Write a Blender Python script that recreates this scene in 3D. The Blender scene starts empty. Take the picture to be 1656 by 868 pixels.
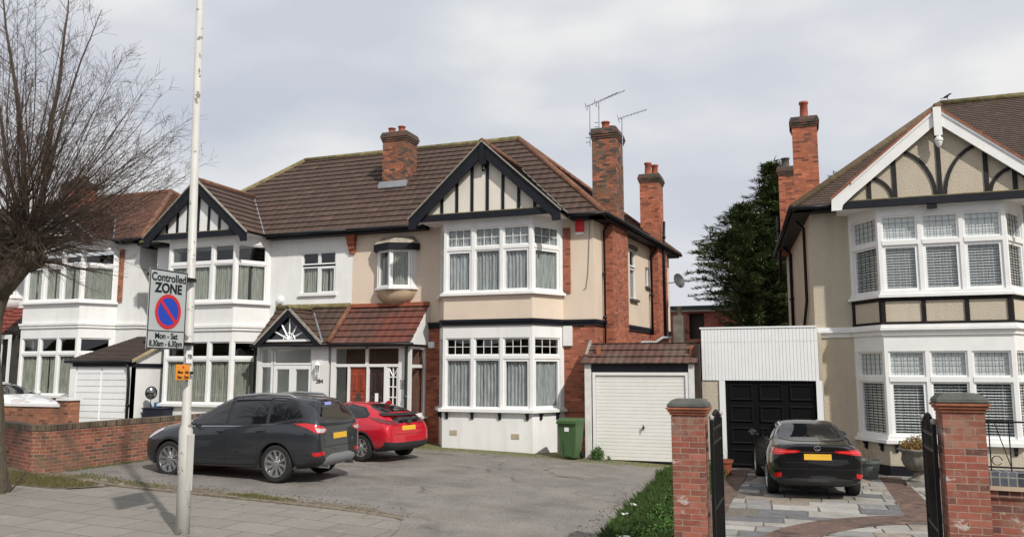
import bpy, bmesh, math, random
from mathutils import Vector, Matrix, noise
from mathutils.bvhtree import BVHTree
R = math.radians
random.seed(7)
scene = bpy.context.scene
COL = scene.collection

# ---------------------------------------------------------------- ground height
def g(x, y=0):
    pts = [(-400, .56), (-21, .55), (-15, .2), (-12, .1), (-8, 0), (-2, -.25), (400, -.26)]
    for (a, za), (b, zb) in zip(pts, pts[1:]):
        if x <= b:
            t = (x - a) / (b - a)
            return za + (zb - za) * t
    return -.26

# ---------------------------------------------------------------- materials
MATS = {}
def nt(name):
    m = bpy.data.materials.new(name); m.use_nodes = True
    t = m.node_tree; t.nodes.clear()
    o = t.nodes.new('ShaderNodeOutputMaterial'); b = t.nodes.new('ShaderNodeBsdfPrincipled')
    t.links.new(b.outputs[0], o.inputs[0])
    MATS[name] = m
    return m, t, b, o
def nd(t, typ, **kw):
    n = t.nodes.new(typ)
    for k, v in kw.items():
        if k.startswith('i_'): n.inputs[k[2:].replace('_', ' ')].default_value = v
        else: setattr(n, k, v)
    return n
def rgba(c): return (c[0], c[1], c[2], 1)
def mixc(t, fac, a, b, mode='MIX'):
    n = t.nodes.new('ShaderNodeMix'); n.data_type = 'RGBA'; n.blend_type = mode
    for s, v in ((0, fac), (6, a), (7, b)):
        if hasattr(v, 'links'): t.links.new(v, n.inputs[s])
        elif isinstance(v, (int, float)): n.inputs[s].default_value = v
        else: n.inputs[s].default_value = rgba(v)
    return n.outputs[2]
def ramp(t, src, stops):
    r = t.nodes.new('ShaderNodeValToRGB')
    while len(r.color_ramp.elements) < len(stops): r.color_ramp.elements.new(.5)
    for e, (p, c) in zip(r.color_ramp.elements, stops):
        e.position = p; e.color = rgba(c) if not isinstance(c, (int, float)) else (c, c, c, 1)
    t.links.new(src, r.inputs[0]); return r.outputs[0]
def tex(t, kind='obj'):
    c = t.nodes.new('ShaderNodeTexCoord'); return c.outputs['Object' if kind == 'obj' else 'UV']
def mapping(t, src, scale=(1, 1, 1), loc=(0, 0, 0), rot=(0, 0, 0)):
    m = t.nodes.new('ShaderNodeMapping'); t.links.new(src, m.inputs[0])
    m.inputs['Scale'].default_value = scale; m.inputs['Location'].default_value = loc; m.inputs['Rotation'].default_value = rot
    return m.outputs[0]
def noi(t, src, scale, detail=4, rough=.55):
    n = nd(t, 'ShaderNodeTexNoise'); n.inputs['Scale'].default_value = scale
    n.inputs['Detail'].default_value = detail; n.inputs['Roughness'].default_value = rough
    t.links.new(src, n.inputs['Vector']); return n.outputs['Fac']
def bump(t, b, h, strength=.3, dist=.02, prev=None):
    n = nd(t, 'ShaderNodeBump'); n.inputs['Strength'].default_value = strength; n.inputs['Distance'].default_value = dist
    t.links.new(h, n.inputs['Height'])
    if prev is not None: t.links.new(prev, n.inputs['Normal'])
    t.links.new(n.outputs[0], b.inputs['Normal']); return n.outputs[0]
def setc(t, b, c):
    if hasattr(c, 'links'): t.links.new(c, b.inputs['Base Color'])
    else: b.inputs['Base Color'].default_value = rgba(c)

def plain(name, c, rough=.5, metal=0, var=.12, coat=0, scale=3, bmp=0, bscale=60, spec=.5):
    m, t, b, o = nt(name)
    b.inputs['Roughness'].default_value = rough; b.inputs['Metallic'].default_value = metal
    b.inputs['Coat Weight'].default_value = coat; b.inputs['Coat Roughness'].default_value = .03
    b.inputs['Specular IOR Level'].default_value = spec
    co = tex(t)
    if var:
        n = noi(t, co, scale, 6, .6)
        setc(t, b, ramp(t, n, [(.3, tuple(x * (1 - var) for x in c)), (.7, tuple(min(1, x * (1 + var * .6)) for x in c))]))
    else: setc(t, b, c)
    if bmp: bump(t, b, noi(t, co, bscale, 3), bmp, .01)
    return m
def painted_wall(name, c, dirt=(.25, .22, .18), amount=.35, rough=.85, bmp=.25, bscale=45, pebble=False, zdirt=None):
    """render / roughcast; stains run down in streaks"""
    m, t, b, o = nt(name); b.inputs['Roughness'].default_value = rough
    co = tex(t)
    n1 = noi(t, co, .7, 5, .6)
    st = noi(t, mapping(t, co, (2.2, 2.2, .35)), 1.6, 5, .65)
    base = mixc(t, ramp(t, n1, [(.35, 0), (.7, 1)]), tuple(x * .93 for x in c), tuple(min(1, x * 1.04) for x in c))
    fac = ramp(t, st, [(.48, 0), (.78, amount)])
    col = mixc(t, fac, base, dirt)
    if pebble:
        v = nd(t, 'ShaderNodeTexVoronoi'); v.inputs['Scale'].default_value = 38; t.links.new(co, v.inputs['Vector'])
        col = mixc(t, ramp(t, v.outputs['Color'], [(.1, .14), (.9, 0)]), col, tuple(x * .4 for x in c))
        setc(t, b, col); bump(t, b, v.outputs['Distance'], .7, .012)
    else:
        setc(t, b, col)
        h = noi(t, co, bscale, 4, .6); bump(t, b, h, bmp, .02)
    return m
def cellrand(t, uv, w, h, off):
    """one random number per brick or tile"""
    def M(op, a, b=None):
        n = nd(t, 'ShaderNodeMath', operation=op)
        for i, v in enumerate((a, b)):
            if v is None: continue
            if hasattr(v, 'links'): t.links.new(v, n.inputs[i])
            else: n.inputs[i].default_value = v
        return n.outputs[0]
    sp_ = nd(t, 'ShaderNodeSeparateXYZ'); t.links.new(uv, sp_.inputs[0])
    row = M('FLOOR', M('DIVIDE', sp_.outputs['Y'], h)); par = M('SUBTRACT', 1.0, M('FLOORED_MODULO', row, 2.0))
    cl = M('FLOOR', M('ADD', M('DIVIDE', sp_.outputs['X'], w), M('MULTIPLY', par, off)))
    cb = nd(t, 'ShaderNodeCombineXYZ'); t.links.new(cl, cb.inputs[0]); t.links.new(row, cb.inputs[1])
    wn = nd(t, 'ShaderNodeTexWhiteNoise'); wn.noise_dimensions = '2D'; t.links.new(cb.outputs[0], wn.inputs['Vector']); return wn.outputs['Value']
def brick(name, c1, c2, mortar, dirt=(.05, .045, .04), dirtamt=.4, w=.225, h=.075, off=.5, msize=.007, lich=None, var3=None, bs=.5, bloom=0):
    m, t, b, o = nt(name); b.inputs['Roughness'].default_value = .9
    uv = tex(t, 'uv'); co = tex(t)
    k = nd(t, 'ShaderNodeTexBrick'); t.links.new(uv, k.inputs['Vector'])
    k.offset = off; k.inputs['Scale'].default_value = 1; k.inputs['Brick Width'].default_value = w; k.inputs['Row Height'].default_value = h
    k.inputs['Mortar Size'].default_value = msize; k.inputs['Mortar Smooth'].default_value = .15; k.inputs['Bias'].default_value = 0
    k.inputs['Color1'].default_value = rgba(c1); k.inputs['Color2'].default_value = rgba(c2); k.inputs['Mortar'].default_value = rgba(mortar)
    rv = cellrand(t, uv, w, h, off)
    avg = tuple((a + b) / 2 for a, b in zip(c1, c2)); v3 = var3 or tuple(x * .5 for x in c2)
    tone = ramp(t, rv, [(0.0, v3), (.14, v3), (.2, c2), (.5, avg), (.8, c1), (1.0, tuple(min(1, x * 1.25 + .02) for x in c1))])
    col = mixc(t, k.outputs['Fac'], tone, mortar)
    n2 = noi(t, co, 11, 5, .75)
    col = mixc(t, .6, col, ramp(t, n2, [(.3, .32), (.7, .72)]), 'OVERLAY')
    n1 = noi(t, co, .9, 6, .7)
    col = mixc(t, ramp(t, n1, [(.4, 0), (.62, dirtamt)]), col, dirt)
    if lich:
        n4 = noi(t, co, 2.6, 7, .75)
        col = mixc(t, ramp(t, n4, [(.52, 0), (.62, .7)]), col, lich)
    if bloom: col = mixc(t, ramp(t, noi(t, mapping(t, co, (1, 1, 1.3), (5, 2, 1)), 3.3, 6, .7), [(.6, 0), (.66, bloom)]), col, (.55, .5, .46))
    setc(t, b, col)
    inv = nd(t, 'ShaderNodeMath', operation='SUBTRACT'); inv.inputs[0].default_value = 1; t.links.new(k.outputs['Fac'], inv.inputs[1])
    p = bump(t, b, inv.outputs[0], bs, .012); bump(t, b, noi(t, co, 40, 4), .25, .01, p)
    return m
def tiles(name, c1, c2, dark, w=.3, h=.34, roll=True, lich=(.2, .19, .12), lamt=.35, off=0.0, red=None, msize=.006):
    m, t, b, o = nt(name); b.inputs['Roughness'].default_value = .88
    uv = tex(t, 'uv'); co = tex(t)
    k = nd(t, 'ShaderNodeTexBrick'); t.links.new(uv, k.inputs['Vector']); k.offset = off
    k.inputs['Scale'].default_value = 1; k.inputs['Brick Width'].default_value = w; k.inputs['Row Height'].default_value = h
    k.inputs['Mortar Size'].default_value = msize; k.inputs['Mortar Smooth'].default_value = .1
    k.inputs['Color1'].default_value = rgba(c1); k.inputs['Color2'].default_value = rgba(c2); k.inputs['Mortar'].default_value = rgba(dark)
    rv = cellrand(t, uv, w, h, off)
    col = mixc(t, .5, k.outputs['Color'], ramp(t, rv, [(0, .25), (.07, .42), (.5, .5), (.93, .58), (1, .8)]), 'OVERLAY')
    n0 = noi(t, co, 5, 6, .75)
    col = mixc(t, .4, col, ramp(t, n0, [(.3, .3), (.7, .7)]), 'OVERLAY')
    if red:
        nr = noi(t, co, .8, 5, .7); col = mixc(t, ramp(t, nr, [(.5, 0), (.6, .8)]), col, red)
    n1 = noi(t, co, 14, 6, .8)
    col = mixc(t, ramp(t, n1, [(.6, 0), (.72, lamt)]), col, lich)
    n2 = noi(t, co, .6, 5, .7)
    col = mixc(t, ramp(t, n2, [(.45, 0), (.75, .3)]), col, dark)
    setc(t, b, col)
    if roll:
        w_ = nd(t, 'ShaderNodeTexWave'); w_.wave_type = 'BANDS'; w_.bands_direction = 'X'; w_.inputs['Scale'].default_value = math.pi / 10 / w * 2 * 1.0 / 2
        t.links.new(uv, w_.inputs['Vector']); p = bump(t, b, w_.outputs['Fac'], .8, .035)
        bump(t, b, noi(t, co, 30, 3), .3, .01, p)
    else:
        inv = nd(t, 'ShaderNodeMath', operation='SUBTRACT'); inv.inputs[0].default_value = 1; t.links.new(k.outputs['Fac'], inv.inputs[1])
        p = bump(t, b, inv.outputs[0], .6, .012); bump(t, b, noi(t, co, 30, 3), .35, .012, p)
    return m
def glass(name, tint=(.86, .89, .89), f0=.09, refl=.8):
    m = bpy.data.materials.new(name); m.use_nodes = True; t = m.node_tree; t.nodes.clear(); MATS[name] = m
    o = t.nodes.new('ShaderNodeOutputMaterial'); tr = nd(t, 'ShaderNodeBsdfTransparent'); tr.inputs[0].default_value = rgba(tint)
    gl = nd(t, 'ShaderNodeBsdfGlossy'); gl.inputs['Roughness'].default_value = .015; gl.inputs['Color'].default_value = (refl, refl, refl, 1)
    lw = nd(t, 'ShaderNodeLayerWeight'); lw.inputs['Blend'].default_value = .5; pw = nd(t, 'ShaderNodeMath', operation='POWER'); pw.inputs[1].default_value = 4; t.links.new(lw.outputs['Facing'], pw.inputs[0])
    mr = nd(t, 'ShaderNodeMapRange'); mr.inputs['To Min'].default_value = f0; mr.inputs['To Max'].default_value = .9
    t.links.new(pw.outputs[0], mr.inputs[0])
    co = tex(t); bp = nd(t, 'ShaderNodeBump'); bp.inputs['Strength'].default_value = .06; bp.inputs['Distance'].default_value = .02
    t.links.new(noi(t, co, 1.4, 2), bp.inputs['Height']); t.links.new(bp.outputs[0], gl.inputs['Normal'])
    mx = nd(t, 'ShaderNodeMixShader'); t.links.new(mr.outputs[0], mx.inputs[0]); t.links.new(tr.outputs[0], mx.inputs[1]); t.links.new(gl.outputs[0], mx.inputs[2])
    t.links.new(mx.outputs[0], o.inputs[0]); return m
def carglass(name):
    m, t, b, o = nt(name); setc(t, b, (.008, .009, .011)); b.inputs['Roughness'].default_value = .02
    b.inputs['Specular IOR Level'].default_value = .85
    co = tex(t); bump(t, b, noi(t, co, 1.2, 2), .08, .03)
    return m
def fabric(name, c, trans=.35):
    m = bpy.data.materials.new(name); m.use_nodes = True; t = m.node_tree; t.nodes.clear(); MATS[name] = m
    o = t.nodes.new('ShaderNodeOutputMaterial'); d = nd(t, 'ShaderNodeBsdfDiffuse'); tr = nd(t, 'ShaderNodeBsdfTransparent')
    co = tex(t); n = noi(t, mapping(t, co, (14, 14, 1.2)), 2, 4, .6)
    t.links.new(ramp(t, n, [(.35, tuple(x * .55 for x in c)), (.65, c)]), d.inputs[0])
    mx = nd(t, 'ShaderNodeMixShader'); mx.inputs[0].default_value = trans
    t.links.new(d.outputs[0], mx.inputs[1]); t.links.new(tr.outputs[0], mx.inputs[2]); t.links.new(mx.outputs[0], o.inputs[0]); return m

white = plain('white_paint', (.78, .78, .77), .45, var=.06, bmp=.05)
upvc = plain('white_plastic', (.8, .81, .81), .3, var=.04)
whitew = plain('white_worn_paint', (.7, .69, .66), .6, var=.15, scale=6)
black = plain('black_paint', (.010, .011, .017), .55, var=.3, spec=.25)
blackgate = plain('black_metal', (.008, .008, .009), .45, var=.3, spec=.3)
gutterm = plain('black_gutter', (.010, .010, .013), .45, var=.3, spec=.3)
stonegrey = plain('grey_mortar', (.3, .28, .24), .95, var=.4, scale=12, bmp=.5)
lead = plain('lead_sheet', (.22, .23, .25), .6, var=.25)
curt_white = fabric('net_curtain', (.62, .64, .64), .15)
curt_green = fabric('green_grey_curtain', (.47, .47, .40), .06)
blindm = plain('white_blind', (.86, .87, .87), .5, var=.05)
panem = glass('window_glass')
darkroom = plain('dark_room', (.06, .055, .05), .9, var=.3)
leadbar = plain('leaded_bar', (.06, .065, .07), .5, var=0)
rc_white = painted_wall('white_roughcast', (.8, .8, .79), amount=.14, bmp=.55, bscale=14)
smooth_white = painted_wall('white_render', (.77, .77, .76), amount=.2, bmp=.12, bscale=20, dirt=(.32, .3, .26))
cream = painted_wall('cream_render', (.69, .575, .465), amount=.1, bmp=.12, bscale=14, dirt=(.36, .28, .2))
cream_light = painted_wall('pale_cream_render', (.72, .66, .53), amount=.3, bmp=.12, bscale=14, dirt=(.3, .27, .22))
gable_cream = painted_wall('gable_render', (.7, .66, .58), amount=.2, bmp=.12, bscale=14)
pebble = painted_wall('beige_pebbledash', (.53, .465, .365), amount=.22, pebble=True, dirt=(.24, .21, .17))
red_brick = brick('red_brick', (.39, .115, .06), (.31, .085, .05), (.27, .15, .1), dirtamt=.15, var3=(.2, .055, .035))
stack_brick = brick('stack_brick', (.36, .115, .055), (.18, .075, .045), (.09, .075, .06), dirt=(.055, .045, .035), dirtamt=.65, var3=(.07, .05, .04), lich=(.13, .11, .08))
orange_brick = brick('orange_stack_brick', (.46, .13, .06), (.37, .1, .05), (.25, .16, .11), dirt=(.12, .07, .05), dirtamt=.4)
wall_brick = brick('garden_wall_brick', (.33, .095, .055), (.22, .065, .045), (.36, .29, .22), dirt=(.14, .09, .06), dirtamt=.5, lich=(.15, .11, .075), var3=(.13, .06, .04))
wall_brick2 = brick('orange_wall_brick', (.40, .15, .075), (.32, .11, .06), (.3, .2, .13), dirt=(.08, .06, .045), dirtamt=.5)
pillar_brick = brick('pillar_brick', (.31, .09, .06), (.21, .07, .05), (.33, .24, .19), dirt=(.22, .12, .08), dirtamt=.5, var3=(.12, .05, .045), lich=(.3, .19, .14), msize=.006, bs=.6, bloom=.75)
soldier_brick = brick('soldier_brick', (.15, .10, .06), (.11, .075, .05), (.26, .2, .14), w=.075, h=.3, off=0, dirtamt=.5, lich=(.13, .13, .07))
blue_brick = brick('blue_coping_brick', (.10, .115, .14), (.075, .085, .11), (.3, .28, .25), w=.08, h=.3, off=0, dirtamt=.2)
brown_tile = tiles('brown_roof_tile', (.085, .05, .037), (.07, .042, .032), (.035, .024, .018), lich=(.28, .22, .15), lamt=.4)
brown_tile_b = tiles('brown_roof_tile_clean', (.115, .062, .041), (.09, .05, .035), (.035, .024, .018), lich=(.2, .15, .1), lamt=.25)
far_tile = tiles('red_brown_plain_tile', (.19, .075, .045), (.14, .06, .04), (.05, .03, .022), w=.17, h=.12, roll=False, off=.5)
red_tile = tiles('rust_roof_tile', (.115, .052, .038), (.09, .042, .032), (.04, .025, .02), red=(.165, .045, .03), lich=(.3, .2, .14), lamt=.3)
gar_tile = tiles('garage_rust_tile', (.12, .055, .042), (.095, .045, .036), (.045, .03, .022), red=(.12, .09, .07), w=.2, h=.24)
bright_tile = tiles('bright_red_tile', (.22, .05, .035), (.18, .04, .03), (.08, .02, .02), lamt=.15)
plain_tile = tiles('dark_plain_tile', (.09, .057, .042), (.068, .045, .035), (.03, .022, .018), w=.17, h=.12, roll=False, off=.5, lich=(.2, .18, .12), lamt=.45)
dark_tile = tiles('dark_brown_garage_tile', (.07, .045, .035), (.055, .036, .03), (.02, .016, .014), w=.17, h=.12, roll=False, off=.5, lamt=.2)
sooty_brick = brick('sooty_brick', (.2, .08, .05), (.12, .06, .045), (.07, .06, .05), dirtamt=.7, var3=(.05, .04, .035), lich=(.1, .09, .06))
redtrim = plain('terracotta_trim', (.33, .1, .05), .85, var=.4, scale=8, bmp=.4)
hiptile = plain('hip_ridge_tile', (.19, .085, .05), .9, var=.45, scale=5, bmp=.4)
mosstile = plain('lichen_ridge_tile', (.19, .16, .075), .95, var=.5, scale=5, bmp=.5)
pot_red = plain('chimney_pot_clay', (.36, .1, .06), .8, var=.3, scale=7)
pot_dark = plain('sooty_clay', (.1, .055, .04), .85, var=.4, scale=7)
soot = plain('sooty_cement', (.11, .095, .08), .95, var=.4, scale=9, bmp=.5)
# ---------------------------------------------------------------- scene graph helpers
class Thing:
    def __init__(self, name, label, cat, loc=(0, 0, 0), rotz=0, group=None, local=False):
        e = bpy.data.objects.new(name, None); COL.objects.link(e); e.empty_display_size = .3
        e.location = loc; e.rotation_euler = (0, 0, rotz); e['label'] = label; e['category'] = cat
        if group: e['group'] = group
        self.e = e; self.org = Vector((0, 0, 0)) if local else Vector(loc)
def tag(o, label=None, cat=None, group=None, kind=None):
    for k, v in (('label', label), ('category', cat), ('group', group), ('kind', kind)):
        if v: o[k] = v
    return o
class MB:
    def __init__(s): s.v = []; s.f = []; s.m = []; s.uv = {}
    def poly(s, pts, mi=0, uv=None):
        if uv: s.uv[len(s.f)] = uv
        b = len(s.v); s.v += [tuple(p) for p in pts]; s.f.append(tuple(range(b, b + len(pts)))); s.m.append(mi)
    def mesh(s, vs, fs, mi=0):
        b = len(s.v); s.v += [tuple(p) for p in vs]; s.f += [tuple(i + b for i in f) for f in fs]; s.m += [mi] * len(fs)
    def box(s, x0, x1, y0, y1, z0, z1, mi=0):
        if x0 > x1: x0, x1 = x1, x0
        if y0 > y1: y0, y1 = y1, y0
        if z0 > z1: z0, z1 = z1, z0
        s.prism([(x0, y0), (x1, y0), (x1, y1), (x0, y1)], z0, z1, mi)
    def prism(s, xy, z0, z1, mi=0):
        n = len(xy); a = sum(xy[i][0] * xy[(i + 1) % n][1] - xy[(i + 1) % n][0] * xy[i][1] for i in range(n))
        if a < 0: xy = xy[::-1]
        vs = [(p[0], p[1], z0) for p in xy] + [(p[0], p[1], z1) for p in xy]
        fs = [tuple(range(n - 1, -1, -1)), tuple(range(n, 2 * n))] + [(i, (i + 1) % n, n + (i + 1) % n, n + i) for i in range(n)]
        s.mesh(vs, fs, mi)
    def extr(s, pts, vec, mi=0):
        n = len(pts); P = [Vector(p) for p in pts]; V = Vector(vec)
        nrm = Vector((0, 0, 0))
        for i in range(n): nrm += P[i].cross(P[(i + 1) % n])
        if nrm.dot(V) > 0: P = P[::-1]
        vs = P + [p + V for p in P]
        fs = [tuple(range(n)), tuple(range(2 * n - 1, n - 1, -1))] + [((i + 1) % n, i, n + i, n + (i + 1) % n) for i in range(n)]
        s.mesh(vs, fs, mi)
    def tube(s, pts, r, n=8, mi=0, cap=True):
        P = [Vector(p) for p in pts]; rs = r if isinstance(r, (list, tuple)) else [r] * len(P)
        vs = []; ref = None
        for i, p in enumerate(P):
            t = (P[min(i + 1, len(P) - 1)] - P[max(i - 1, 0)]).normalized()
            if ref is None: ref = Vector((0, 0, 1)) if abs(t.z) < .9 else Vector((1, 0, 0))
            a = t.cross(ref)
            if a.length < 1e-4: a = t.cross(Vector((0, 1, 0)))
            a.normalize(); b = t.cross(a); ref = -b if False else ref
            for k in range(n):
                w = 2 * math.pi * k / n; vs.append(p + (a * math.cos(w) + b * math.sin(w)) * rs[i])
        fs = []
        for i in range(len(P) - 1):
            for k in range(n):
                k2 = (k + 1) % n; fs.append((i * n + k, i * n + k2, (i + 1) * n + k2, (i + 1) * n + k))
        if cap: fs.append(tuple(range(n - 1, -1, -1))); fs.append(tuple(range((len(P) - 1) * n, len(P) * n)))
        s.mesh(vs, fs, mi)
    def lathe(s, prof, c=(0, 0, 0), n=20, mi=0, axis='z', sq=None):
        vs = []
        for r, h in prof:
            for k in range(n):
                w = 2 * math.pi * k / n
                if axis == 'z': q = (c[0] + r * math.cos(w), c[1] + r * math.sin(w), c[2] + h)
                elif axis == 'y': q = (c[0] + r * math.cos(w), c[1] + h, c[2] + r * math.sin(w))
                else: q = (c[0] + h, c[1] + r * math.cos(w), c[2] + r * math.sin(w))
                vs.append(q)
        fs = [(i * n + k, i * n + (k + 1) % n, (i + 1) * n + (k + 1) % n, (i + 1) * n + k) for i in range(len(prof) - 1) for k in range(n)]
        fs.append(tuple(range(n - 1, -1, -1))); fs.append(tuple(range((len(prof) - 1) * n, len(prof) * n)))
        s.mesh(vs, fs, mi)
    def build(s, name, mats, th=None, smooth=False, parent=None, label=None, bevel=0, fix=True):
        """one mesh object; th = Thing it is a part of, parent = part object it is a sub-part of"""
        org = th.org if th is not None else Vector((0, 0, 0))
        if not isinstance(mats, (list, tuple)): mats = [mats]
        me = bpy.data.meshes.new(name)
        me.from_pydata([(v[0] - org.x, v[1] - org.y, v[2] - org.z) for v in s.v], [], s.f)
        for m in mats: me.materials.append(m)
        me.polygons.foreach_set('material_index', s.m)
        uvl = me.uv_layers.new(name='UVMap'); me.update()
        data = [0.0] * (2 * len(me.loops)); Z = Vector((0, 0, 1))
        for p in me.polygons:
            nrm = p.normal
            if p.index in s.uv:
                for li, c in zip(p.loop_indices, s.uv[p.index]): data[2 * li], data[2 * li + 1] = c
                continue
            if abs(nrm.z) > .92: U = Vector((1, 0, 0)); V = Vector((0, 1, 0))
            else:
                U = Z.cross(nrm).normalized(); V = nrm.cross(U)
            for li in p.loop_indices:
                q = s.v[me.loops[li].vertex_index]
                data[2 * li] = q[0] * U.x + q[1] * U.y + q[2] * U.z; data[2 * li + 1] = q[0] * V.x + q[1] * V.y + q[2] * V.z
        uvl.data.foreach_set('uv', data)
        if fix or bevel:
            bm = bmesh.new(); bm.from_mesh(me)
            if bevel:
                bmesh.ops.remove_doubles(bm, verts=bm.verts, dist=1e-5)
                bmesh.ops.bevel(bm, geom=[e for e in bm.edges if len(e.link_faces) == 2 and e.calc_face_angle(0) > .5], offset=bevel, segments=2, affect='EDGES', clamp_overlap=True)
            bm.to_mesh(me); bm.free()
        if smooth: me.polygons.foreach_set('use_smooth', [True] * len(me.polygons))
        o = bpy.data.objects.new(name, me); COL.objects.link(o)
        if parent is not None: o.parent = parent
        elif th is not None: o.parent = th.e
        if label: o['label'] = label
        me.update()
        return o

# ---------------------------------------------------------------- architecture helpers
class Seg:
    """vertical wall plane from p to q (seen with p on the left from outside)"""
    def __init__(s, p, q):
        s.p = Vector((p[0], p[1])); s.q = Vector((q[0], q[1])); d = s.q - s.p; s.L = d.length; s.t = d / s.L
        s.n = Vector((s.t.y, -s.t.x))
    def pt(s, a, d, z):
        w = s.p + s.t * a + s.n * d; return (w.x, w.y, z)
    def box(s, mb, a0, a1, d0, d1, z0, z1, mi=0):
        c = [s.pt(a0, d0, 0)[:2], s.pt(a1, d0, 0)[:2], s.pt(a1, d1, 0)[:2], s.pt(a0, d1, 0)[:2]]
        mb.prism(c, min(z0, z1), max(z0, z1), mi)
    def quad(s, mb, a0, a1, d, z0, z1, mi=0):
        mb.poly([s.pt(a0, d, z0), s.pt(a1, d, z0), s.pt(a1, d, z1), s.pt(a0, d, z1)], mi)
def offs(pts, d):
    out = []; P = [Vector(p) for p in pts]
    for i, p in enumerate(P):
        ns = []
        if i > 0: t = (p - P[i - 1]).normalized(); ns.append(Vector((t.y, -t.x)))
        if i < len(P) - 1: t = (P[i + 1] - p).normalized(); ns.append(Vector((t.y, -t.x)))
        if len(ns) == 1: q = p + ns[0] * d
        else:
            b = (ns[0] + ns[1]).normalized(); q = p + b * (d / max(.3, b.dot(ns[0])))
        out.append((q.x, q.y))
    return out
def strip(mb, pts, d0, d1, z0, z1, mi=0):
    a = offs(pts, d0); b = offs(pts, d1); n = len(pts)
    for i in range(n - 1):
        mb.prism([a[i], a[i + 1], b[i + 1], b[i]], z0, z1, mi)
def cornerpost(mb, pts, i, w, d0, d1, z0, z1, mi=0):
    p = Vector(pts[i]); t0 = (p - Vector(pts[i - 1])).normalized(); t1 = (Vector(pts[i + 1]) - p).normalized()
    strip(mb, [tuple(p - t0 * w), tuple(p), tuple(p + t1 * w)], d0, d1, z0, z1, mi)
def wall_holes(mb, seg, a0, a1, z0, z1, holes, mi=0, reveal=.14):
    As = sorted({a0, a1} | {h[0] for h in holes} | {h[1] for h in holes}); Zs = sorted({z0, z1} | {h[2] for h in holes} | {h[3] for h in holes})
    for i in range(len(As) - 1):
        for j in range(len(Zs) - 1):
            ca = (As[i] + As[i + 1]) / 2; cz = (Zs[j] + Zs[j + 1]) / 2
            if any(h[0] < ca < h[1] and h[2] < cz < h[3] for h in holes): continue
            seg.quad(mb, As[i], As[i + 1], 0, Zs[j], Zs[j + 1], mi)
    for h in holes:
        r = h[4] if len(h) > 4 else reveal
        if r <= 0: continue
        mb.poly([seg.pt(h[0], 0, h[2]), seg.pt(h[0], 0, h[3]), seg.pt(h[0], -r, h[3]), seg.pt(h[0], -r, h[2])], mi)
        mb.poly([seg.pt(h[1], 0, h[3]), seg.pt(h[1], 0, h[2]), seg.pt(h[1], -r, h[2]), seg.pt(h[1], -r, h[3])], mi)
        mb.poly([seg.pt(h[0], 0, h[3]), seg.pt(h[1], 0, h[3]), seg.pt(h[1], -r, h[3]), seg.pt(h[0], -r, h[3])], mi)
        mb.poly([seg.pt(h[0], 0, h[2]), seg.pt(h[0], -r, h[2]), seg.pt(h[1], -r, h[2]), seg.pt(h[1], 0, h[2])], mi)
def clip(poly, axis, val, keep_greater):
    out = []
    for i in range(len(poly)):
        a = poly[i]; b = poly[(i + 1) % len(poly)]
        ia = (a[axis] >= val) == keep_greater or a[axis] == val; ib = (b[axis] >= val) == keep_greater or b[axis] == val
        if ia: out.append(a)
        if ia != ib:
            t = (val - a[axis]) / (b[axis] - a[axis]); out.append((a[0] + (b[0] - a[0]) * t, a[1] + (b[1] - a[1]) * t))
    return out
def roof(mb, pts, course=.34, step=.035, mi=0, th_=None):
    """sloping tiled face laid in overlapping courses"""
    P = [Vector(p) for p in pts]; n = Vector((0, 0, 0))
    for i in range(len(P)): n += P[i].cross(P[(i + 1) % len(P)])
    n.normalize()
    if n.z < 0: n = -n
    U = Vector((0, 0, 1)).cross(n).normalized(); V = n.cross(U)
    O = min(P, key=lambda p: p.z)
    q = [((p - O).dot(U), (p - O).dot(V)) for p in P]
    vmax = max(a[1] for a in q); k = 0
    while k * course < vmax - 1e-4:
        v0 = k * course; v1 = v0 + course
        c = clip(clip(q, 1, v0, True), 1, v1, False)
        if len(c) >= 3:
            pts3 = []; th = th_ or course; uvs = [(a[0], a[1] / course * th) for a in c]
            for a in c:
                h = step * (1 - (a[1] - v0) / course); w = O + U * a[0] + V * a[1] + n * h; pts3.append(w)
            nn = Vector((0, 0, 0))
            for i in range(len(pts3)): nn += pts3[i].cross(pts3[(i + 1) % len(pts3)])
            if nn.dot(n) < 0: pts3.reverse(); uvs.reverse()
            mb.poly(pts3, mi, uvs)
            lo = [a for a in c if abs(a[1] - v0) < 1e-5]
            if len(lo) >= 2:
                u0 = min(a[0] for a in lo); u1 = max(a[0] for a in lo)
                w0 = O + U * u0 + V * v0; w1 = O + U * u1 + V * v0
                vv = k * th + .002; mb.poly([w0, w1, w1 + n * step, w0 + n * step], mi, [(u0, vv), (u1, vv), (u1, vv + .001), (u0, vv + .001)])  # lip takes the dark joint colour: shadow line of each course painted in
        k += 1
def curtain(mb, seg, a0, a1, d, z0, z1, amp=.022, wl=.11, mi=0, gap=0):
    n = max(6, int((a1 - a0) / .02)); ph = random.random() * 6
    xs = [a0 + (a1 - a0) * i / n for i in range(n + 1)]
    for i in range(n):
        if gap and abs((xs[i] + xs[i + 1]) / 2 - (a0 + a1) / 2) < gap / 2: continue
        def dd(x): return d + amp * math.sin(2 * math.pi * x / wl + ph) + amp * .5 * math.sin(2 * math.pi * x / (wl * 2.7) + ph * 2)
        mb.poly([seg.pt(xs[i], dd(xs[i]), z0), seg.pt(xs[i + 1], dd(xs[i + 1]), z0), seg.pt(xs[i + 1], dd(xs[i + 1]) , z1), seg.pt(xs[i], dd(xs[i]), z1)], mi)
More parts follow.
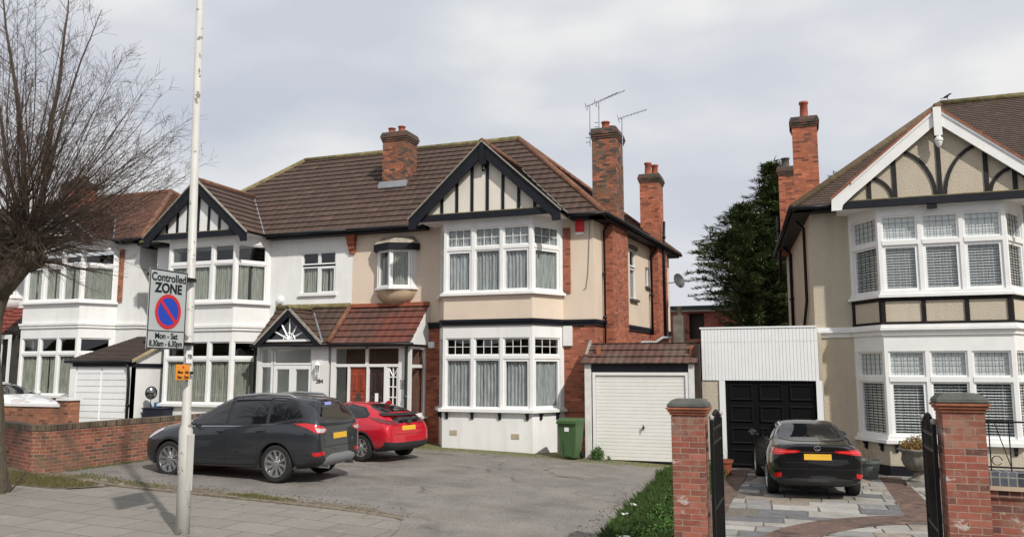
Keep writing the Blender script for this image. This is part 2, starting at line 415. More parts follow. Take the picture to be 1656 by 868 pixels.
def frame(mb, seg, a0, a1, z0, z1, d0, d1, w, mi=0):
    seg.box(mb, a0, a1, d0, d1, z0, z0 + w, mi); seg.box(mb, a0, a1, d0, d1, z1 - w, z1, mi)
    seg.box(mb, a0, a0 + w, d0, d1, z0 + w, z1 - w, mi); seg.box(mb, a1 - w, a1, d0, d1, z0 + w, z1 - w, mi)
def light(th, seg, a0, a1, zl0, zl1, zu0, zu1, style='net', bars=None, fw=.045, fm=None, sash=False, depth=-.035):
    """one window column: lower light and (optional) top light, with panes, glazing bars and curtain or blind"""
    f = MB(); d1 = depth; d0 = depth - .07
    frame(f, seg, a0, a1, zl0, zl1, d0, d1, fw + (.03 if sash else 0))
    tops = zu0 is not None
    if tops: frame(f, seg, a0, a1, zu0, zu1, d0, d1, fw)
    o = f.build('window', fm or upvc, th)
    p = MB(); e = fw * .6
    seg.quad(p, a0 + e, a1 - e, d0 + .03, zl0 + e, zl1 - e)
    if tops: seg.quad(p, a0 + e, a1 - e, d0 + .03, zu0 + e, zu1 - e)
    p.build('pane', panem, th, parent=o)
    b = MB()
    if bars == 'grid' and tops:
        W = a1 - a0 - 2 * fw; Hh = zu1 - zu0 - 2 * fw
        for k in (1, 2): seg.box(b, a0 + fw + W * k / 3 - .008, a0 + fw + W * k / 3 + .008, d0 + .025, d0 + .045, zu0 + fw, zu1 - fw)
        seg.box(b, a0 + fw, a1 - fw, d0 + .022, d0 + .042, (zu0 + zu1) / 2 - .008, (zu0 + zu1) / 2 + .008)
        b.build('glazing_bar', white, th, parent=o)
    if bars == 'lead':
        def lat(za, zb, nx, nz):
            for k in range(1, nx): x = a0 + fw + (a1 - a0 - 2 * fw) * k / nx; seg.box(b, x - .0035, x + .0035, d0 + .026, d0 + .04, za + fw, zb - fw)
            for k in range(1, nz): z = za + fw + (zb - za - 2 * fw) * k / nz; seg.box(b, a0 + fw, a1 - fw, d0 + .024, d0 + .038, z - .0035, z + .0035)
        lat(zu0, zu1, 5, 4); lat(zl0, zl1, 5, 8)
        b.build('leaded_bars', leadbar, th, parent=o)
    c = MB()
    if style == 'net':
        curtain(c, seg, a0 + .01, a1 - .01, d0 - .03, zl0 + .02, (zu1 if (tops and random.random() < .5) else zl1) - .01)
        if tops and random.random() < .8: curtain(c, seg, a0 + .01, a1 - .01, d0 - .035, zu0, zu1 - .01)
        c.build('curtain', curt_white, th, parent=o)
    elif style == 'netlow':
        curtain(c, seg, a0 + .01, a1 - .01, d0 - .03, zl0 + .02, zl1 - .01)
        c.build('curtain', curt_white, th, parent=o)
    elif style == 'green':
        curtain(c, seg, a0 + .01, a1 - .01, d0 - .03, zl0 + .02, zl1 - .01, amp=.03, wl=.09, gap=(a1 - a0) * .12 if random.random() < .4 else 0)
        c.build('curtain', curt_green, th, parent=o)
    elif style == 'blind':
        z = zl0 + .06; za_up = zl0 > 3
        while z < zl1 - .03:
            tl = .056 if za_up else .04
            c.poly([seg.pt(a0 + .03, d0 - .0, z - tl * .5), seg.pt(a1 - .03, d0 - .0, z - tl * .5), seg.pt(a1 - .03, d0 - .045, z + tl * .4), seg.pt(a0 + .03, d0 - .045, z + tl * .4)])
            z += .068
        if tops: seg.quad(c, a0 + .02, a1 - .02, d0 - .01, zu0, zu1)
        for s_ in (.25, .75):
            x = a0 + (a1 - a0) * s_; seg.box(c, x - .008, x + .008, d0 - .055, d0 - .052, zl0, zl1)
        c.build('blind', blindm, th, parent=o)
    return o
def gutter(mb, a, b, r=.06, mi=0): mb.tube([a, b], r, 8, mi)
# ---------------------------------------------------------------- houses
WY = 23.3          # plane of the front walls
BY = 22.2          # front of the bays
HS = dict(sill=1.11, w0=1.22, t0=2.66, t1=2.76, head=3.28, b0=3.65, b1=3.82, sF=4.55, f0=4.66, ft0=5.93, ft1=6.02, fhead=6.6, beam=6.88, eave=6.95)
HD = dict(sill=.54, w0=.72, t0=2.05, t1=2.17, head=2.8, b0=3.2, b1=3.45, sF=4.14, f0=4.3, ft0=5.47, ft1=5.58, fhead=6.22, beam=6.46, eave=6.72)
RISE = 3.78 / 4.16
def half(name, label, xc, sg, H, O):
    th = Thing(name, label, 'house', (xc + sg * 4, WY, g(xc + sg * 4)), group=O.get('group'))
    X = lambda u: xc + sg * u
    W = O.get('W', 8.3); dz = O.get('dz', 0); H = {k: v + dz for k, v in H.items()}
    z0 = O['z0']
    us = lambda Y: -.09 * (Y - WY)
    YB = 32.4; ev = H['eave']
    bu = [(.95, WY), (1.58, BY), (4.43, BY), (5.06, WY)]
    bay = [(X(u), Y) for u, Y in bu]
    if sg < 0: bay = bay[::-1]
    fr = [(X(W), WY), (X(0), WY)] if sg < 0 else [(X(0), WY), (X(W), WY)]
    F = Seg(*fr)
    fa = lambda u: (W - u) if sg < 0 else u           # u -> distance along the front wall
    A = lambda u0, u1: (min(fa(u0), fa(u1)), max(fa(u0), fa(u1)))
    side = [(X(0), WY), (X(us(YB)), YB)] if sg < 0 else [(X(us(YB)), YB), (X(0), WY)]
    S = Seg(*side)
    sa = lambda Y: (Y - WY) / (YB - WY) * S.L if sg < 0 else (YB - Y) / (YB - WY) * S.L
    m_low, m_up = O['low'], O['up']
    zb = H['b0'] + .02
    # ---- front wall
    lo = MB(); up = MB()
    bh = A(1.15, 4.86)
    holes_up = [(bh[0], bh[1], H['f0'], H['fhead'], .01)]
    if O.get('oriel'): a = A(6.15, 7.3); holes_up.append((a[0], a[1], 4.98, 6.2, .01))
    if O.get('flatwin'): a = A(6.33, 7.67); holes_up.append((a[0], a[1], 4.9, 6.33, .12))
    wall_holes(lo, F, 0, W, z0 - .4, zb, [(bh[0], bh[1], H['w0'], H['head'], .01)])
    wall_holes(up, F, 0, W, zb, ev + .02, holes_up)
    # ---- side wall
    shu = []; 
    if O.get('sidewins'):
        for (ya, yb, za, zb_) in O['sidewins']:
            p, q = sorted((sa(ya), sa(yb))); shu.append((p, q, za, zb_, .1))
    wall_holes(lo, S, 0, S.L, z0 - .4, zb, []); wall_holes(up, S, 0, S.L, zb, ev + .02, shu)
    # rear wall and party wall
    up.poly([(X(us(YB)), YB, z0 - .4), (X(W), YB, z0 - .4), (X(W), YB, ev), (X(us(YB)), YB, ev)])
    up.poly([(X(W), WY, z0 - .4), (X(W), YB, z0 - .4), (X(W), YB, ev), (X(W), WY, ev)])
    # ---- bay walls
    T = .28
    bb = O['bay_base']; bu_ = O['bay_panel']
    base = MB(); strip(base, bay, -T, 0, z0 - .4, H['sill']); 
    hd = MB(); strip(hd, bay, -T, .0, H['head'], H['b0']); hd.build('bay_head', O.get('headmat', smooth_white), th); hd = MB()
    strip(hd, bay, -T, .0, H['fhead'], H['beam'] + .08)
    pn = MB(); strip(pn, bay, -T, -.012, H['b1'] - .02, H['sF'] + .01)
    w1 = lo.build('wall', m_low, th, label=O.get('lowlabel')); w2 = up.build('wall', m_up, th)
    base.build('bay_wall', bb, th); hd.build('bay_head', O.get('headmat', smooth_white), th); pn.build('bay_wall', bu_, th)
    # interior: dark floors and back of rooms
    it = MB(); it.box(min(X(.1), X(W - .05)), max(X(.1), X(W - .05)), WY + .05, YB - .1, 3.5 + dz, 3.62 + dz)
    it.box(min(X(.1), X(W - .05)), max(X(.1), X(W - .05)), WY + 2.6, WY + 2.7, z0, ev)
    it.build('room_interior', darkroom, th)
    # ---- band along wall and bay
    band = MB()
    full = [(X(W), WY)] + bay + [(X(0), WY)] if sg < 0 else [(X(0), WY)] + bay + [(X(W), WY)]
    sidep = [tuple(p) for p in side]
    full2 = full + [sidep[1]] if sg < 0 else [sidep[0]] + full
    strip(band, full2, 0.0, .05, H['b0'], H['b1'])
    strip(band, full2, 0.0, .085, H['b1'] - .07, H['b1'] + .012)
    band.build('string_course', O['band'], th)
    # ---- sills
    sl = MB(); strip(sl, bay, -.1, .13, H['sill'], H['sill'] + .085); strip(sl, bay, -.1, .05, H['sill'] + .085, H['w0'])
    sl.build('window_sill', O.get('sillm', white), th)
    sl = MB(); strip(sl, bay, -.1, .11, H['sF'], H['sF'] + .07); strip(sl, bay, -.1, .04, H['sF'] + .07, H['f0'])
    sl.build('window_sill', O.get('sillm', white), th)
    # corbels beneath the ground floor sill
    if O.get('corbels'):
        sgF = Seg(bay[1], bay[2])
        sgL = Seg(bay[0], bay[1]); sgR = Seg(bay[2], bay[3])
        for s_, a in [(sgF, x) for x in (.16, .98, 1.85, 2.7)] + [(sgL, .35), (sgL, 1.0), (sgR, .3), (sgR, .95)]:
            c = MB(); pr = [(-.0, 0), (.10, 0), (.10, -.06), (.06, -.1), (.07, -.16), (.03, -.21), (0, -.21)]
            c.extr([s_.pt(a - .035, d, H['sill'] + z) for d, z in pr], tuple(s_.t * .07) + (0,)); c.build('corbel', black, th)
    # ---- surround posts
    for (za, zb2, zt0, zt1) in ((H['w0'], H['head'], H['t0'], H['t1']), (H['f0'], H['fhead'], H['ft0'], H['ft1'])):
        sr = MB()
        for i in (1, 2): cornerpost(sr, bay, i, .09, -.15, 0, za, zb2)
        for j, (p, q) in enumerate(zip(bay, bay[1:])):
            s_ = Seg(p, q)
            if j == 1:
                n = O.get('nfront', 3); a0 = .09; a1 = s_.L - .09; pitch = (a1 - a0 + .1) / n
                for k in range(n):
                    if k: s_.box(sr, a0 + pitch * k - .1, a0 + pitch * k, -.15, -.003, za, zb2)
                cols = [(a0 + pitch * k, a0 + pitch * k + pitch - .1) for k in range(n)]
            else:
                e0 = .16 if j == 0 else .09; e1 = .09 if j == 0 else .16
                if j == 0: s_.box(sr, 0.0, e0, -.15, -.002, za, zb2)
                else: s_.box(sr, s_.L - e1, s_.L, -.15, -.002, za, zb2)
                cols = [(e0, s_.L - e1)]
            for (c0, c1) in cols:
                s_.box(sr, c0 - .005, c1 + .005, -.145, .012 if O.get('proudtransom') else -.012, zt0, zt1)
                gf = za < 3
                light(th, s_, c0, c1, za + .0, zt0, zt1, zb2, style=O['curtain_g'] if gf else O['curtain_f'], bars=O.get('bars'), sash=(random.random() < .35))
        sr.build('window_surround', O.get('surround', white), th)
    # ---- main roof
    ze = ev; ur = O.get('ridge_u', 3.71); zr = O.get('ridge_z', 10.73) + dz; YR = 27.06; rm = O['roof']
    rs = MB(); cs = O.get('course', .34)
    uB = us(YB) - .4
    hl = MB(); hl2 = []
    P = lambda u, y, z: (X(u), y, z)
    cor_f = P(-.45, 22.9, ze); cor_b = P(uB, YB + .3, ze); rdg = P(ur, YR, zr); rdgW = P(W, YR, zr); efW = P(W, 22.9, ze); ebW = P(W, YB + .3, ze)
    roof(rs, [cor_f, efW, rdgW, rdg], cs, O.get('step', .035)); roof(rs, [cor_f, rdg, cor_b], cs, .035); roof(rs, [cor_b, rdg, rdgW, ebW], cs, .035)
    # bay gable roof
    gc = O.get('gc', 2.98); gh = O.get('gh', 2.3); gz = O.get('gz', 9.1) + dz; gy = 21.82
    k = (gz - ze) / gh
    yr = 22.9 + (gz - ze) / ((zr - ze) / (YR - 22.9))
    for s in (1, -1):
        roof(rs, [P(gc, gy, gz), P(gc + s * gh, gy, ze - .0), P(gc + s * gh, 22.9, ze), P(gc, yr, gz)], cs, .035)
    rs.build('roof', rm, th)
    # ridge and hip tiles
    rt = MB()
    rt.tube([P(ur, YR, zr + .02), P(W, YR, zr + .02)], .11, 8); rt.build('ridge_tiles', O.get('ridgem', mosstile), th, smooth=True)
    rt = MB(); rt.tube([cor_f, rdg], .11, 8); rt.tube([cor_b, rdg], .11, 8); rt.build('hip_tiles', O.get('hipm', hiptile), th, smooth=True)
    rt = MB(); rt.tube([P(gc, gy, gz + .03), P(gc, yr, gz + .03)], .09, 8); rt.build('ridge_tiles', O.get('gridgem', O.get('hipm', hiptile)), th, smooth=True)
    vt = MB()
    for s in (1, -1): vt.tube([P(gc, yr, gz), P(gc + s * (gh - .02), 22.9, ze + .02)], .035, 6)
    vt.build('valley_flashing', lead, th)
    # verge mortar
    vg = MB()
    for s in (1, -1):
        vg.extr([P(gc, gy - .015, gz + .05), P(gc + s * (gh + .05), gy - .015, ze + .0), P(gc + s * (gh + .05), gy - .015, ze - .05), P(gc, gy - .015, gz - .0)], (0, .1, 0))
    vg.build('verge', O.get('vergem', stonegrey), th)
    # gable wall
    gw = MB(); Yg = 22.08
    gw.extr([P(gc - gh + .25, Yg, H['beam'] + .05), P(gc + gh - .25, Yg, H['beam'] + .05), P(gc, Yg, gz - .15)], (0, .12, 0)); gw.build('gable_wall', O['gablem'], th)
    # soffit under the gable
    so = MB(); so.box(min(X(gc - gh + .12), X(gc + gh - .12)), max(X(gc - gh + .12), X(gc + gh - .12)), 21.98, WY, H['beam'] + .012, H['beam'] + .06); so.build('soffit', white, th)
    bm_ = MB(); bm_.box(min(X(gc - gh + .1), X(gc + gh - .1)), max(X(gc - gh + .1), X(gc + gh - .1)), 21.93, 22.06, H['beam'] - .03, H['beam'] + .15)
    bm_.build('gable_beam', black, th)
    mo = MB(); mo.box(min(X(gc - gh + .3), X(gc + gh - .3)), max(X(gc - gh + .3), X(gc + gh - .3)), 21.96, 22.08, H['beam'] + .151, H['beam'] + .18); mo.build('beam_flashing', mosstile, th)
    # timbers
    def ztop(u): return gz - .12 - abs(u - gc) * k
    tb = MB(); zb0 = H['beam'] + .12
    if O.get('arched'):
        def bar(pts, w=.085, y=Yg):
            # flat curved timber in the gable plane
            L = []; Rr = []
            for i, (u, z) in enumerate(pts):
                a = pts[max(i - 1, 0)]; b = pts[min(i + 1, len(pts) - 1)]; tx = b[0] - a[0]; tz = b[1] - a[1]; l = math.hypot(tx, tz)
                L.append((u - tz / l * w / 2, z + tx / l * w / 2)); Rr.append((u + tz / l * w / 2, z - tx / l * w / 2))
            for i in range(len(pts) - 1):
                tb.extr([P(L[i][0], y, L[i][1]), P(L[i + 1][0], y, L[i + 1][1]), P(Rr[i + 1][0], y, Rr[i + 1][1]), P(Rr[i][0], y, Rr[i][1])], (0, -.03, 0))
        for du in (0, -1.02, 1.02, -1.62, 1.62): bar([(gc + du, zb0), (gc + du, ztop(gc + du) + .05)], .1)
        for s in (1, -1):
            r_ = .98
            bar([(gc + s * (.1 + r_ * (1 - math.cos(a * math.pi / 2 / 10))), zb0 + 1.3 * math.sin(a * math.pi / 2 / 10)) for a in range(10)], y=Yg - .003)
            bar([(gc + s * (1.08 + .68 * (1 - math.cos(a * math.pi / 2 / 10))), zb0 + .66 * math.sin(a * math.pi / 2 / 10)) for a in range(10)], y=Yg - .003)
        tb.build('gable_timbers', plain('dark_timber', (.03, .028, .03), .8, var=.3, scale=6, spec=.2), th)
    else:
        for kx in O.get('timbers', (-1.5, -1.0, -.5, 0.0, .5, 1.0, 1.5)):
            u = gc + kx - sg * .0; w = .045
            if ztop(u) - .2 > zb0: tb.extr([P(u - w, Yg, zb0), P(u + w, Yg, zb0), P(u + w, Yg, ztop(u + w)), P(u - w, Yg, ztop(u - w))], (0, -.03, 0))
        tb.build('gable_timbers', black, th)
    # bargeboards
    bw = O.get('bw', .3); bmn = O.get('bargem', black)
    for s in (1, -1):
        b_ = MB(); uo = gc + s * (gh - .0)
        sl_ = k
        pts = [(gc, gz - .02), (gc + s * (gh * .82), gz - .02 - gh * .82 * sl_), (uo + s * .03, ze - .04), (uo + s * .04, ze - .34), (uo - s * .2, ze - .34), (uo - s * .24, ze - .2), (gc + s * (gh * .78), gz - .02 - gh * .78 * sl_ - bw * 1.32), (gc, gz - .02 - bw * 1.38)]
        b_.extr([P(u, 21.86, z) for u, z in pts], (0, .06, 0))
        o = b_.build('bargeboard', bmn, th)
        if O.get('arched'):
            e = MB(); pts2 = [(gc, gz + .0), (gc + s * (gh * .82), gz - gh * .82 * sl_), (gc + s * (gh * .82), gz - gh * .82 * sl_ - .07), (gc, gz - .08)]
            e.extr([P(u, 21.83, z) for u, z in pts2], (0, .03, 0)); e.build('moulding', bmn, th, parent=o)
    if O.get('arched'):
        fn = MB(); fn.box(X(gc) - .09, X(gc) + .09, 21.78, 21.85, gz - .72, gz - .0)
        fn.lathe([(.07, -.12), (.1, -.08), (.1, -.02), (.05, .02), (.06, .06)], (X(gc), 21.815, gz - .78), 12); fn.lathe([(.01, -.17), (.05, -.13), (.085, -.05), (.05, .02)], (X(gc), 21.815, gz - .86), 12)
        fn.build('finial', white, th, smooth=False)
    else:
        fn = MB(); fn.box(X(gc) - .08, X(gc) + .08, 21.82, 21.857, gz - .7, gz + .02); fn.build('finial', bmn, th)
    # eaves: fascia and gutters
    ea = MB(); gh1 = gc - gh; gh2 = gc + gh
    for (ua, ub) in ((-.42, gh1 - .02), (gh2 + .02, W)):
        if ub - ua > .1: ea = MB(); ea.box(X(ua), X(ub), 22.95, WY + .02, ze - .13, ze - .02); ea.build('fascia', black, th)
    ea = MB()
    ea.extr([P(-.42, 22.95, ze - .13), P(uB + .03, YB + .3, ze - .13), P(uB + .5, YB + .3, ze - .13), P(.05, 22.95, ze - .13)], (0, 0, .1))
    ea.build('fascia', black, th)
    gt = MB()
    if gh1 > -.3: gutter(gt, P(-.5, 22.86, ze - .02), P(gh1, 22.86, ze - .02)); gt.build('gutter', gutterm, th, smooth=True); gt = MB()
    gutter(gt, P(gh2, 22.86, ze - .02), P(W, 22.86, ze - .02)); gt.build('gutter', gutterm, th, smooth=True); gt = MB()
    gutter(gt, P(-.5, 22.86, ze - .02), P(uB - .05, YB + .3, ze - .03))
    gt.build('gutter', gutterm, th, smooth=True)
    th.X = X; th.H = H; th.S = S; th.sa = sa; th.F = F; th.A = A; th.us = us; th.bay = bay; th.sg = sg; th.W = W
    return th
def chimney(th, x0, x1, y0, y1, zb, zt, mat, pots, cap=.28, label=None):
    m = MB(); m.box(x0, x1, y0, y1, zb, zt - cap)
    o = m.build('chimney', mat, th, label=label); m = MB()
    n = 4
    for i in range(n):
        e = .025 * (i + 1) if i < 3 else .055
        m.box(x0 - e, x1 + e, y0 - e, y1 + e, zt - cap + i * cap / n + .0005 * i, zt - cap + (i + 1) * cap / n)
    m.build('corbelled_top', sooty_brick, th, parent=o)
    f = MB(); e = .05; f.prism([(x0 - e + .02, y0 - e + .02), (x1 + e - .02, y0 - e + .02), (x1 + e - .02, y1 + e - .02), (x0 - e + .02, y1 + e - .02)], zt + .002, zt + .06); f.build('flaunching', soot, th, parent=o)
    for (px, py, r, h, mt) in pots:
        p = MB(); p.lathe([(r * 1.15, 0), (r * 1.1, .05), (r, .08), (r * .9, h * .85), (r * 1.12, h * .88), (r * 1.12, h), (r * .8, h), (r * .75, h * .6)], (px, py, zt + .05), 14)
        p.build('chimney_pot', mt, th, parent=o, smooth=True)
    return o
def downpipe(th, pts, r=.04, mat=None, brackets=True):
    m = MB(); m.tube(pts, r, 8)
    if brackets:
        a = Vector(pts[-2]); b = Vector(pts[-1]); n = max(1, int((a - b).length / 1.6))
        for i in range(1, n + 1):
            p = a.lerp(b, i / (n + 1)); m.tube([p + Vector((0, 0, -.04)), p + Vector((0, 0, .04))], r * 1.45, 8)
    return m.build('drainpipe', mat or gutterm, th, smooth=True)

# ---- the cream half of the pair, right of centre
C = half('semi_detached_house', 'cream rendered house with brick ground floor and black-timbered gable, left of the white garage', -5.87, -1, HS,
         dict(z0=-.1, low=red_brick, up=cream, band=black, bay_base=smooth_white, bay_panel=cream, gablem=gable_cream, roof=brown_tile, oriel=True, corbels=True,
              curtain_g='netlow', curtain_f='net', bars='grid', headmat=smooth_white, sidewins=[(27.0, 27.7, 4.75, 6.45), (28.9, 29.4, 5.35, 6.05)],
              timbers=(-1.6, -1.1, -.6, -.1, .4, .9, 1.4), gc=3.05, gh=2.4, gz=9.15, group='two joined halves of the middle pair of houses'))
# ---- its white twin
B = half('semi_detached_house', 'all white roughcast house with black timbered gable, joined to the cream house', -22.5, 1, HS,
         dict(W=8.33, z0=-.0, low=rc_white, up=rc_white, band=smooth_white, bay_base=smooth_white, bay_panel=smooth_white, gablem=smooth_white, roof=brown_tile, flatwin=True, corbels=False, ridgem=mosstile,
              curtain_g='green', curtain_f='green', gc=2.9, gh=2.15, gz=8.85, timbers=(-1.35, -.9, -.45, 0, .45, .9, 1.35), hipm=mosstile, gridgem=hiptile, group='two joined halves of the middle pair of houses'))
A = half('semi_detached_house', 'white house with red-brown tiled roof and bay, behind the bare tree', -23.35, -1, HS,
         dict(z0=.45, dz=.22, low=smooth_white, up=smooth_white, band=smooth_white, bay_base=wall_brick2, bay_panel=smooth_white, gablem=smooth_white, roof=far_tile, course=.12, step=.012, oriel=True, corbels=False,
              curtain_g='green', curtain_f='green', ridge_u=2.2, ridge_z=9.75, gc=3.0, gh=2.1, gz=8.3, hipm=hiptile, ridgem=hiptile))
D = half('semi_detached_house', 'beige pebbledashed house with white bargeboards and arched gable timbers, at the right edge', .26, 1, HD,
         dict(z0=-.26, low=pebble, up=pebble, band=white, bay_base=pebble, bay_panel=pebble, gablem=pebble, roof=plain_tile, course=.12, step=.014, corbels=True,
              curtain_g='blind', curtain_f='blind', bars='lead', arched=True, bargem=white, gc=3.05, gh=2.5, gz=8.82, bw=.27, ridgem=mosstile, hipm=plain('brown_hip_tile', (.12, .085, .05), .95, var=.4, scale=6, bmp=.4), ridge_u=3.95, ridge_z=10.45, vergem=redtrim, proudtransom=True,
              headmat=white))

# ---------------- C extras
def seg_u(th, ua, ub, y):   # wall segment between two u values at plane y, left to right
    xa, xb = th.X(ua), th.X(ub); 
    return Seg((min(xa, xb), y), (max(xa, xb), y))
# painted brick strips beside the bay, first floor
for th, mat in ((C, red_brick), (A, wall_brick2)):
    m = MB(); m.box(th.X(.72), th.X(.94), WY - .04, WY - .002, th.H['sF'] + .08, th.H['beam'] - .25); m.build('brick_pier', mat, th)
# pilaster block beside ground floor bay of C
m = MB(); m.box(C.X(.68), C.X(.95), WY - .09, WY - .002, 3.05, 3.64); m.build('bay_head', smooth_white, C)
# chimneys of C
o = chimney(C, -6.2, -5.42, 24.55, 25.65, 6.9, 9.98, stack_brick, [(-5.82, 24.9, .13, .3, pot_red), (-5.7, 25.3, .12, .26, pot_red)], label='tall sooty chimney nearest the street')
chimney(C, -5.72, -5.0, 30.0, 31.0, 6.6, 9.7, orange_brick, [(-5.45, 30.35, .13, .52, pot_red), (-5.25, 30.7, .13, .5, pot_red)], label='rear chimney on the side wall')
for (ya, yb) in ((24.25, 25.8), (29.6, 30.9)):
    m = MB(); C.S.box(m, C.sa(ya), C.sa(yb), .0, .3, -.4, 6.83); m.build('chimney_breast', red_brick, C)
chimney(C, -14.02, -13.08, 24.9, 25.75, 8.3, 10.75, stack_brick, [(-13.82, 25.2, .125, .24, pot_red), (-13.42, 25.2, .125, .27, pot_red)], label='short chimney on the roof slope')
m = MB()
m.extr([(-14.12, 24.78, 8.72), (-12.98, 24.78, 8.72), (-12.98, 24.88, 8.96), (-14.12, 24.88, 8.96)], (0, -.02, .04)); m.build('lead_flashing', lead, C)
# side windows of C
for (ya, yb, za, zb_) in ((27.0, 27.7, 4.75, 6.45),):
    light(C, C.S, C.sa(ya), C.sa(yb), za, za + (zb_ - za) * .62, za + (zb_ - za) * .66, zb_, style='netlow')
light(C, C.S, C.sa(28.9), C.sa(29.4), 5.35, 6.05, None, None, style='netlow')
m = MB(); C.S.box(m, C.sa(26.9), C.sa(27.8), -.05, .1, 4.66, 4.74); C.S.box(m, C.sa(28.82), C.sa(29.48), -.05, .1, 5.27, 5.34); C.S.box(m, C.sa(26.9), C.sa(27.8), .0, .06, 6.46, 6.6); m.build('window_sill', soot, C)
# pipes on the side of C
def sp(th, Y, d, z): q = th.S.pt(th.sa(Y), d, z); return q
downpipe(C, [sp(C, 24.0, .35, 6.9), sp(C, 24.05, .08, 6.6), sp(C, 24.05, .08, -.1)])
downpipe(C, [sp(C, 29.3, .38, 6.85), sp(C, 29.35, .1, 6.5), sp(C, 29.35, .1, 3.6)], .055)
downpipe(C, [sp(C, 30.2, .36, 3.5), sp(C, 30.2, .36, 6.7), sp(C, 30.2, .40, 7.9)], .05)
downpipe(C, [sp(C, 31.0, .36, 3.55), sp(C, 29.6, .4, 3.5), sp(C, 28.6, .4, 3.3), sp(C, 27, .4, 3.25), sp(C, 26.4, .4, 3.1)], .05, plain('grey_pipe', (.4, .42, .44), .4), False)
# corner gable camera
m = MB(); m.box(C.X(3.05) - .05, C.X(3.05) + .07, 21.95, 22.07, 8.38, 8.5); m.lathe([(.05, 0), (.06, -.05), (.03, -.1)], (C.X(3.05), 21.98, 8.38), 10); m.build('security_light', blackgate, C)
for ax, az in ((-10.05, .42), (-8.1, .36)):
    m = MB(); m.box(ax, ax + .24, BY - .012, BY - .001, az, az + .15)
    for k in range(6): m.box(ax + .02 + k * .036, ax + .035 + k * .036, BY - .018, BY - .0121, az + .02, az + .13)
    m.build('air_brick', plain('buff_air_brick', (.5, .42, .32), .9, var=.3) if 'buff_air_brick' not in MATS else MATS['buff_air_brick'], C)
# corbelled brick end between the two halves
m = MB()
for i in range(4): m.box(-14.28 - .015 * i, -14.08 + .02 * i, WY - .08 - .05 * i, WY - .002, 6.2 + .15 * i, 6.2 + .15 * i + (.149 if i < 3 else .2))
m.build('party_corbel', redtrim, C)
# oriel window
def oriel(th, um, zs, zt, fm, depth=.5, low=None, top=black):
    xm = th.X(um); w = .72; y0 = WY; pts = [(xm - w, y0), (xm - w * .55, y0 - depth), (xm + w * .55, y0 - depth), (xm + w, y0)]
    if True:
        pts = [(xm - w, y0), (xm - .62, y0 - .2), (xm, y0 - depth), (xm + .62, y0 - .2), (xm + w, y0)]
    m = MB(); strip(m, pts, -.02, .07, zs - .07, zs); o = m.build('window_sill', white, th)
    segs = [Seg(pts[i], pts[i + 1]) for i in range(4)]
    for i in (1, 2): light(th, segs[i], .03, segs[i].L - .03, zs, zt, None, None, style='green', fm=upvc, depth=-.01, sash=True)
    m = MB()
    for i in (0, 3): segs[i].box(m, 0, segs[i].L, -.05, 0, zs, zt)
    m.tube([(pts[2][0], pts[2][1] + .03, zs), (pts[2][0], pts[2][1] + .03, zt)], .05, 6); m.build('window_frame', upvc, th)
    # black fascia and stone roof
    big = offs(pts, .13); m = MB(); m.prism(big + [(xm + w + .1, y0), (xm - w - .1, y0)][::1], zt, zt + .2); m.build('oriel_fascia', top, th)
    m = MB(); b2 = offs(pts, .15); hi = [(xm + (p[0] - xm) * .7, y0 + (p[1] - y0) * .25, zt + .46) for p in b2]; lo_ = [(p[0], p[1], zt + .202) for p in b2]
    n = len(b2); m.mesh(lo_ + hi, [(i, i + 1, n + i + 1, n + i) for i in range(n - 1)] + [tuple(range(n, 2 * n))]); m.build('oriel_roof', plain('weathered_stone', (.36, .31, .25), .95, var=.4, scale=5, bmp=.5), th)
    # bowl below
    m = MB(); rows = 7; prev = None; vs = []; fs = []; N = 13
    for r in range(rows):
        t = r / (rows - 1); f = math.sqrt(max(0, 1 - (t * .97) ** 2)); z = zs - .07 - t * .5
        for j in range(N):
            a = math.pi * j / (N - 1); vs.append((xm - math.cos(a) * w * f, y0 - math.sin(a) * .42 * f, z))
    for r in range(rows - 1):
        for j in range(N - 1): a = r * N + j; fs.append((a, a + N, a + N + 1, a + 1))
    m.mesh(vs, fs); m.build('oriel_bowl', low, th, smooth=True)
bowlm = plain('stained_stone_render', (.5, .38, .26), .9, var=.35, scale=4, bmp=.2)
oriel(C, 6.62, 4.98, 6.2, upvc, low=bowlm)
oriel(A, 6.62, 5.2, 6.4, upvc, low=smooth_white, top=white)
# brick pilaster far left of A
m = MB(); m.box(A.X(7.75), A.X(8.2), WY - .06, WY - .002, 3.8, 7.0); m.build('brick_pier', plain('ochre_render', (.36, .22, .1), .9, var=.3), A)
# flat first floor window of B
a0, a1 = B.A(6.33, 7.67)
sm = (a0 + a1) / 2
light(B, B.F, a0, sm - .0, 4.9, 5.83, 5.9, 6.33, style='green', depth=-.03)
light(B, B.F, sm + .01, a1, 4.9, 5.83, 5.9, 6.33, style='green', depth=-.028, sash=True)
m = MB(); B.F.box(m, a0 - .08, a1 + .08, -.02, .08, 4.82, 4.9); m.build('window_sill', white, B)
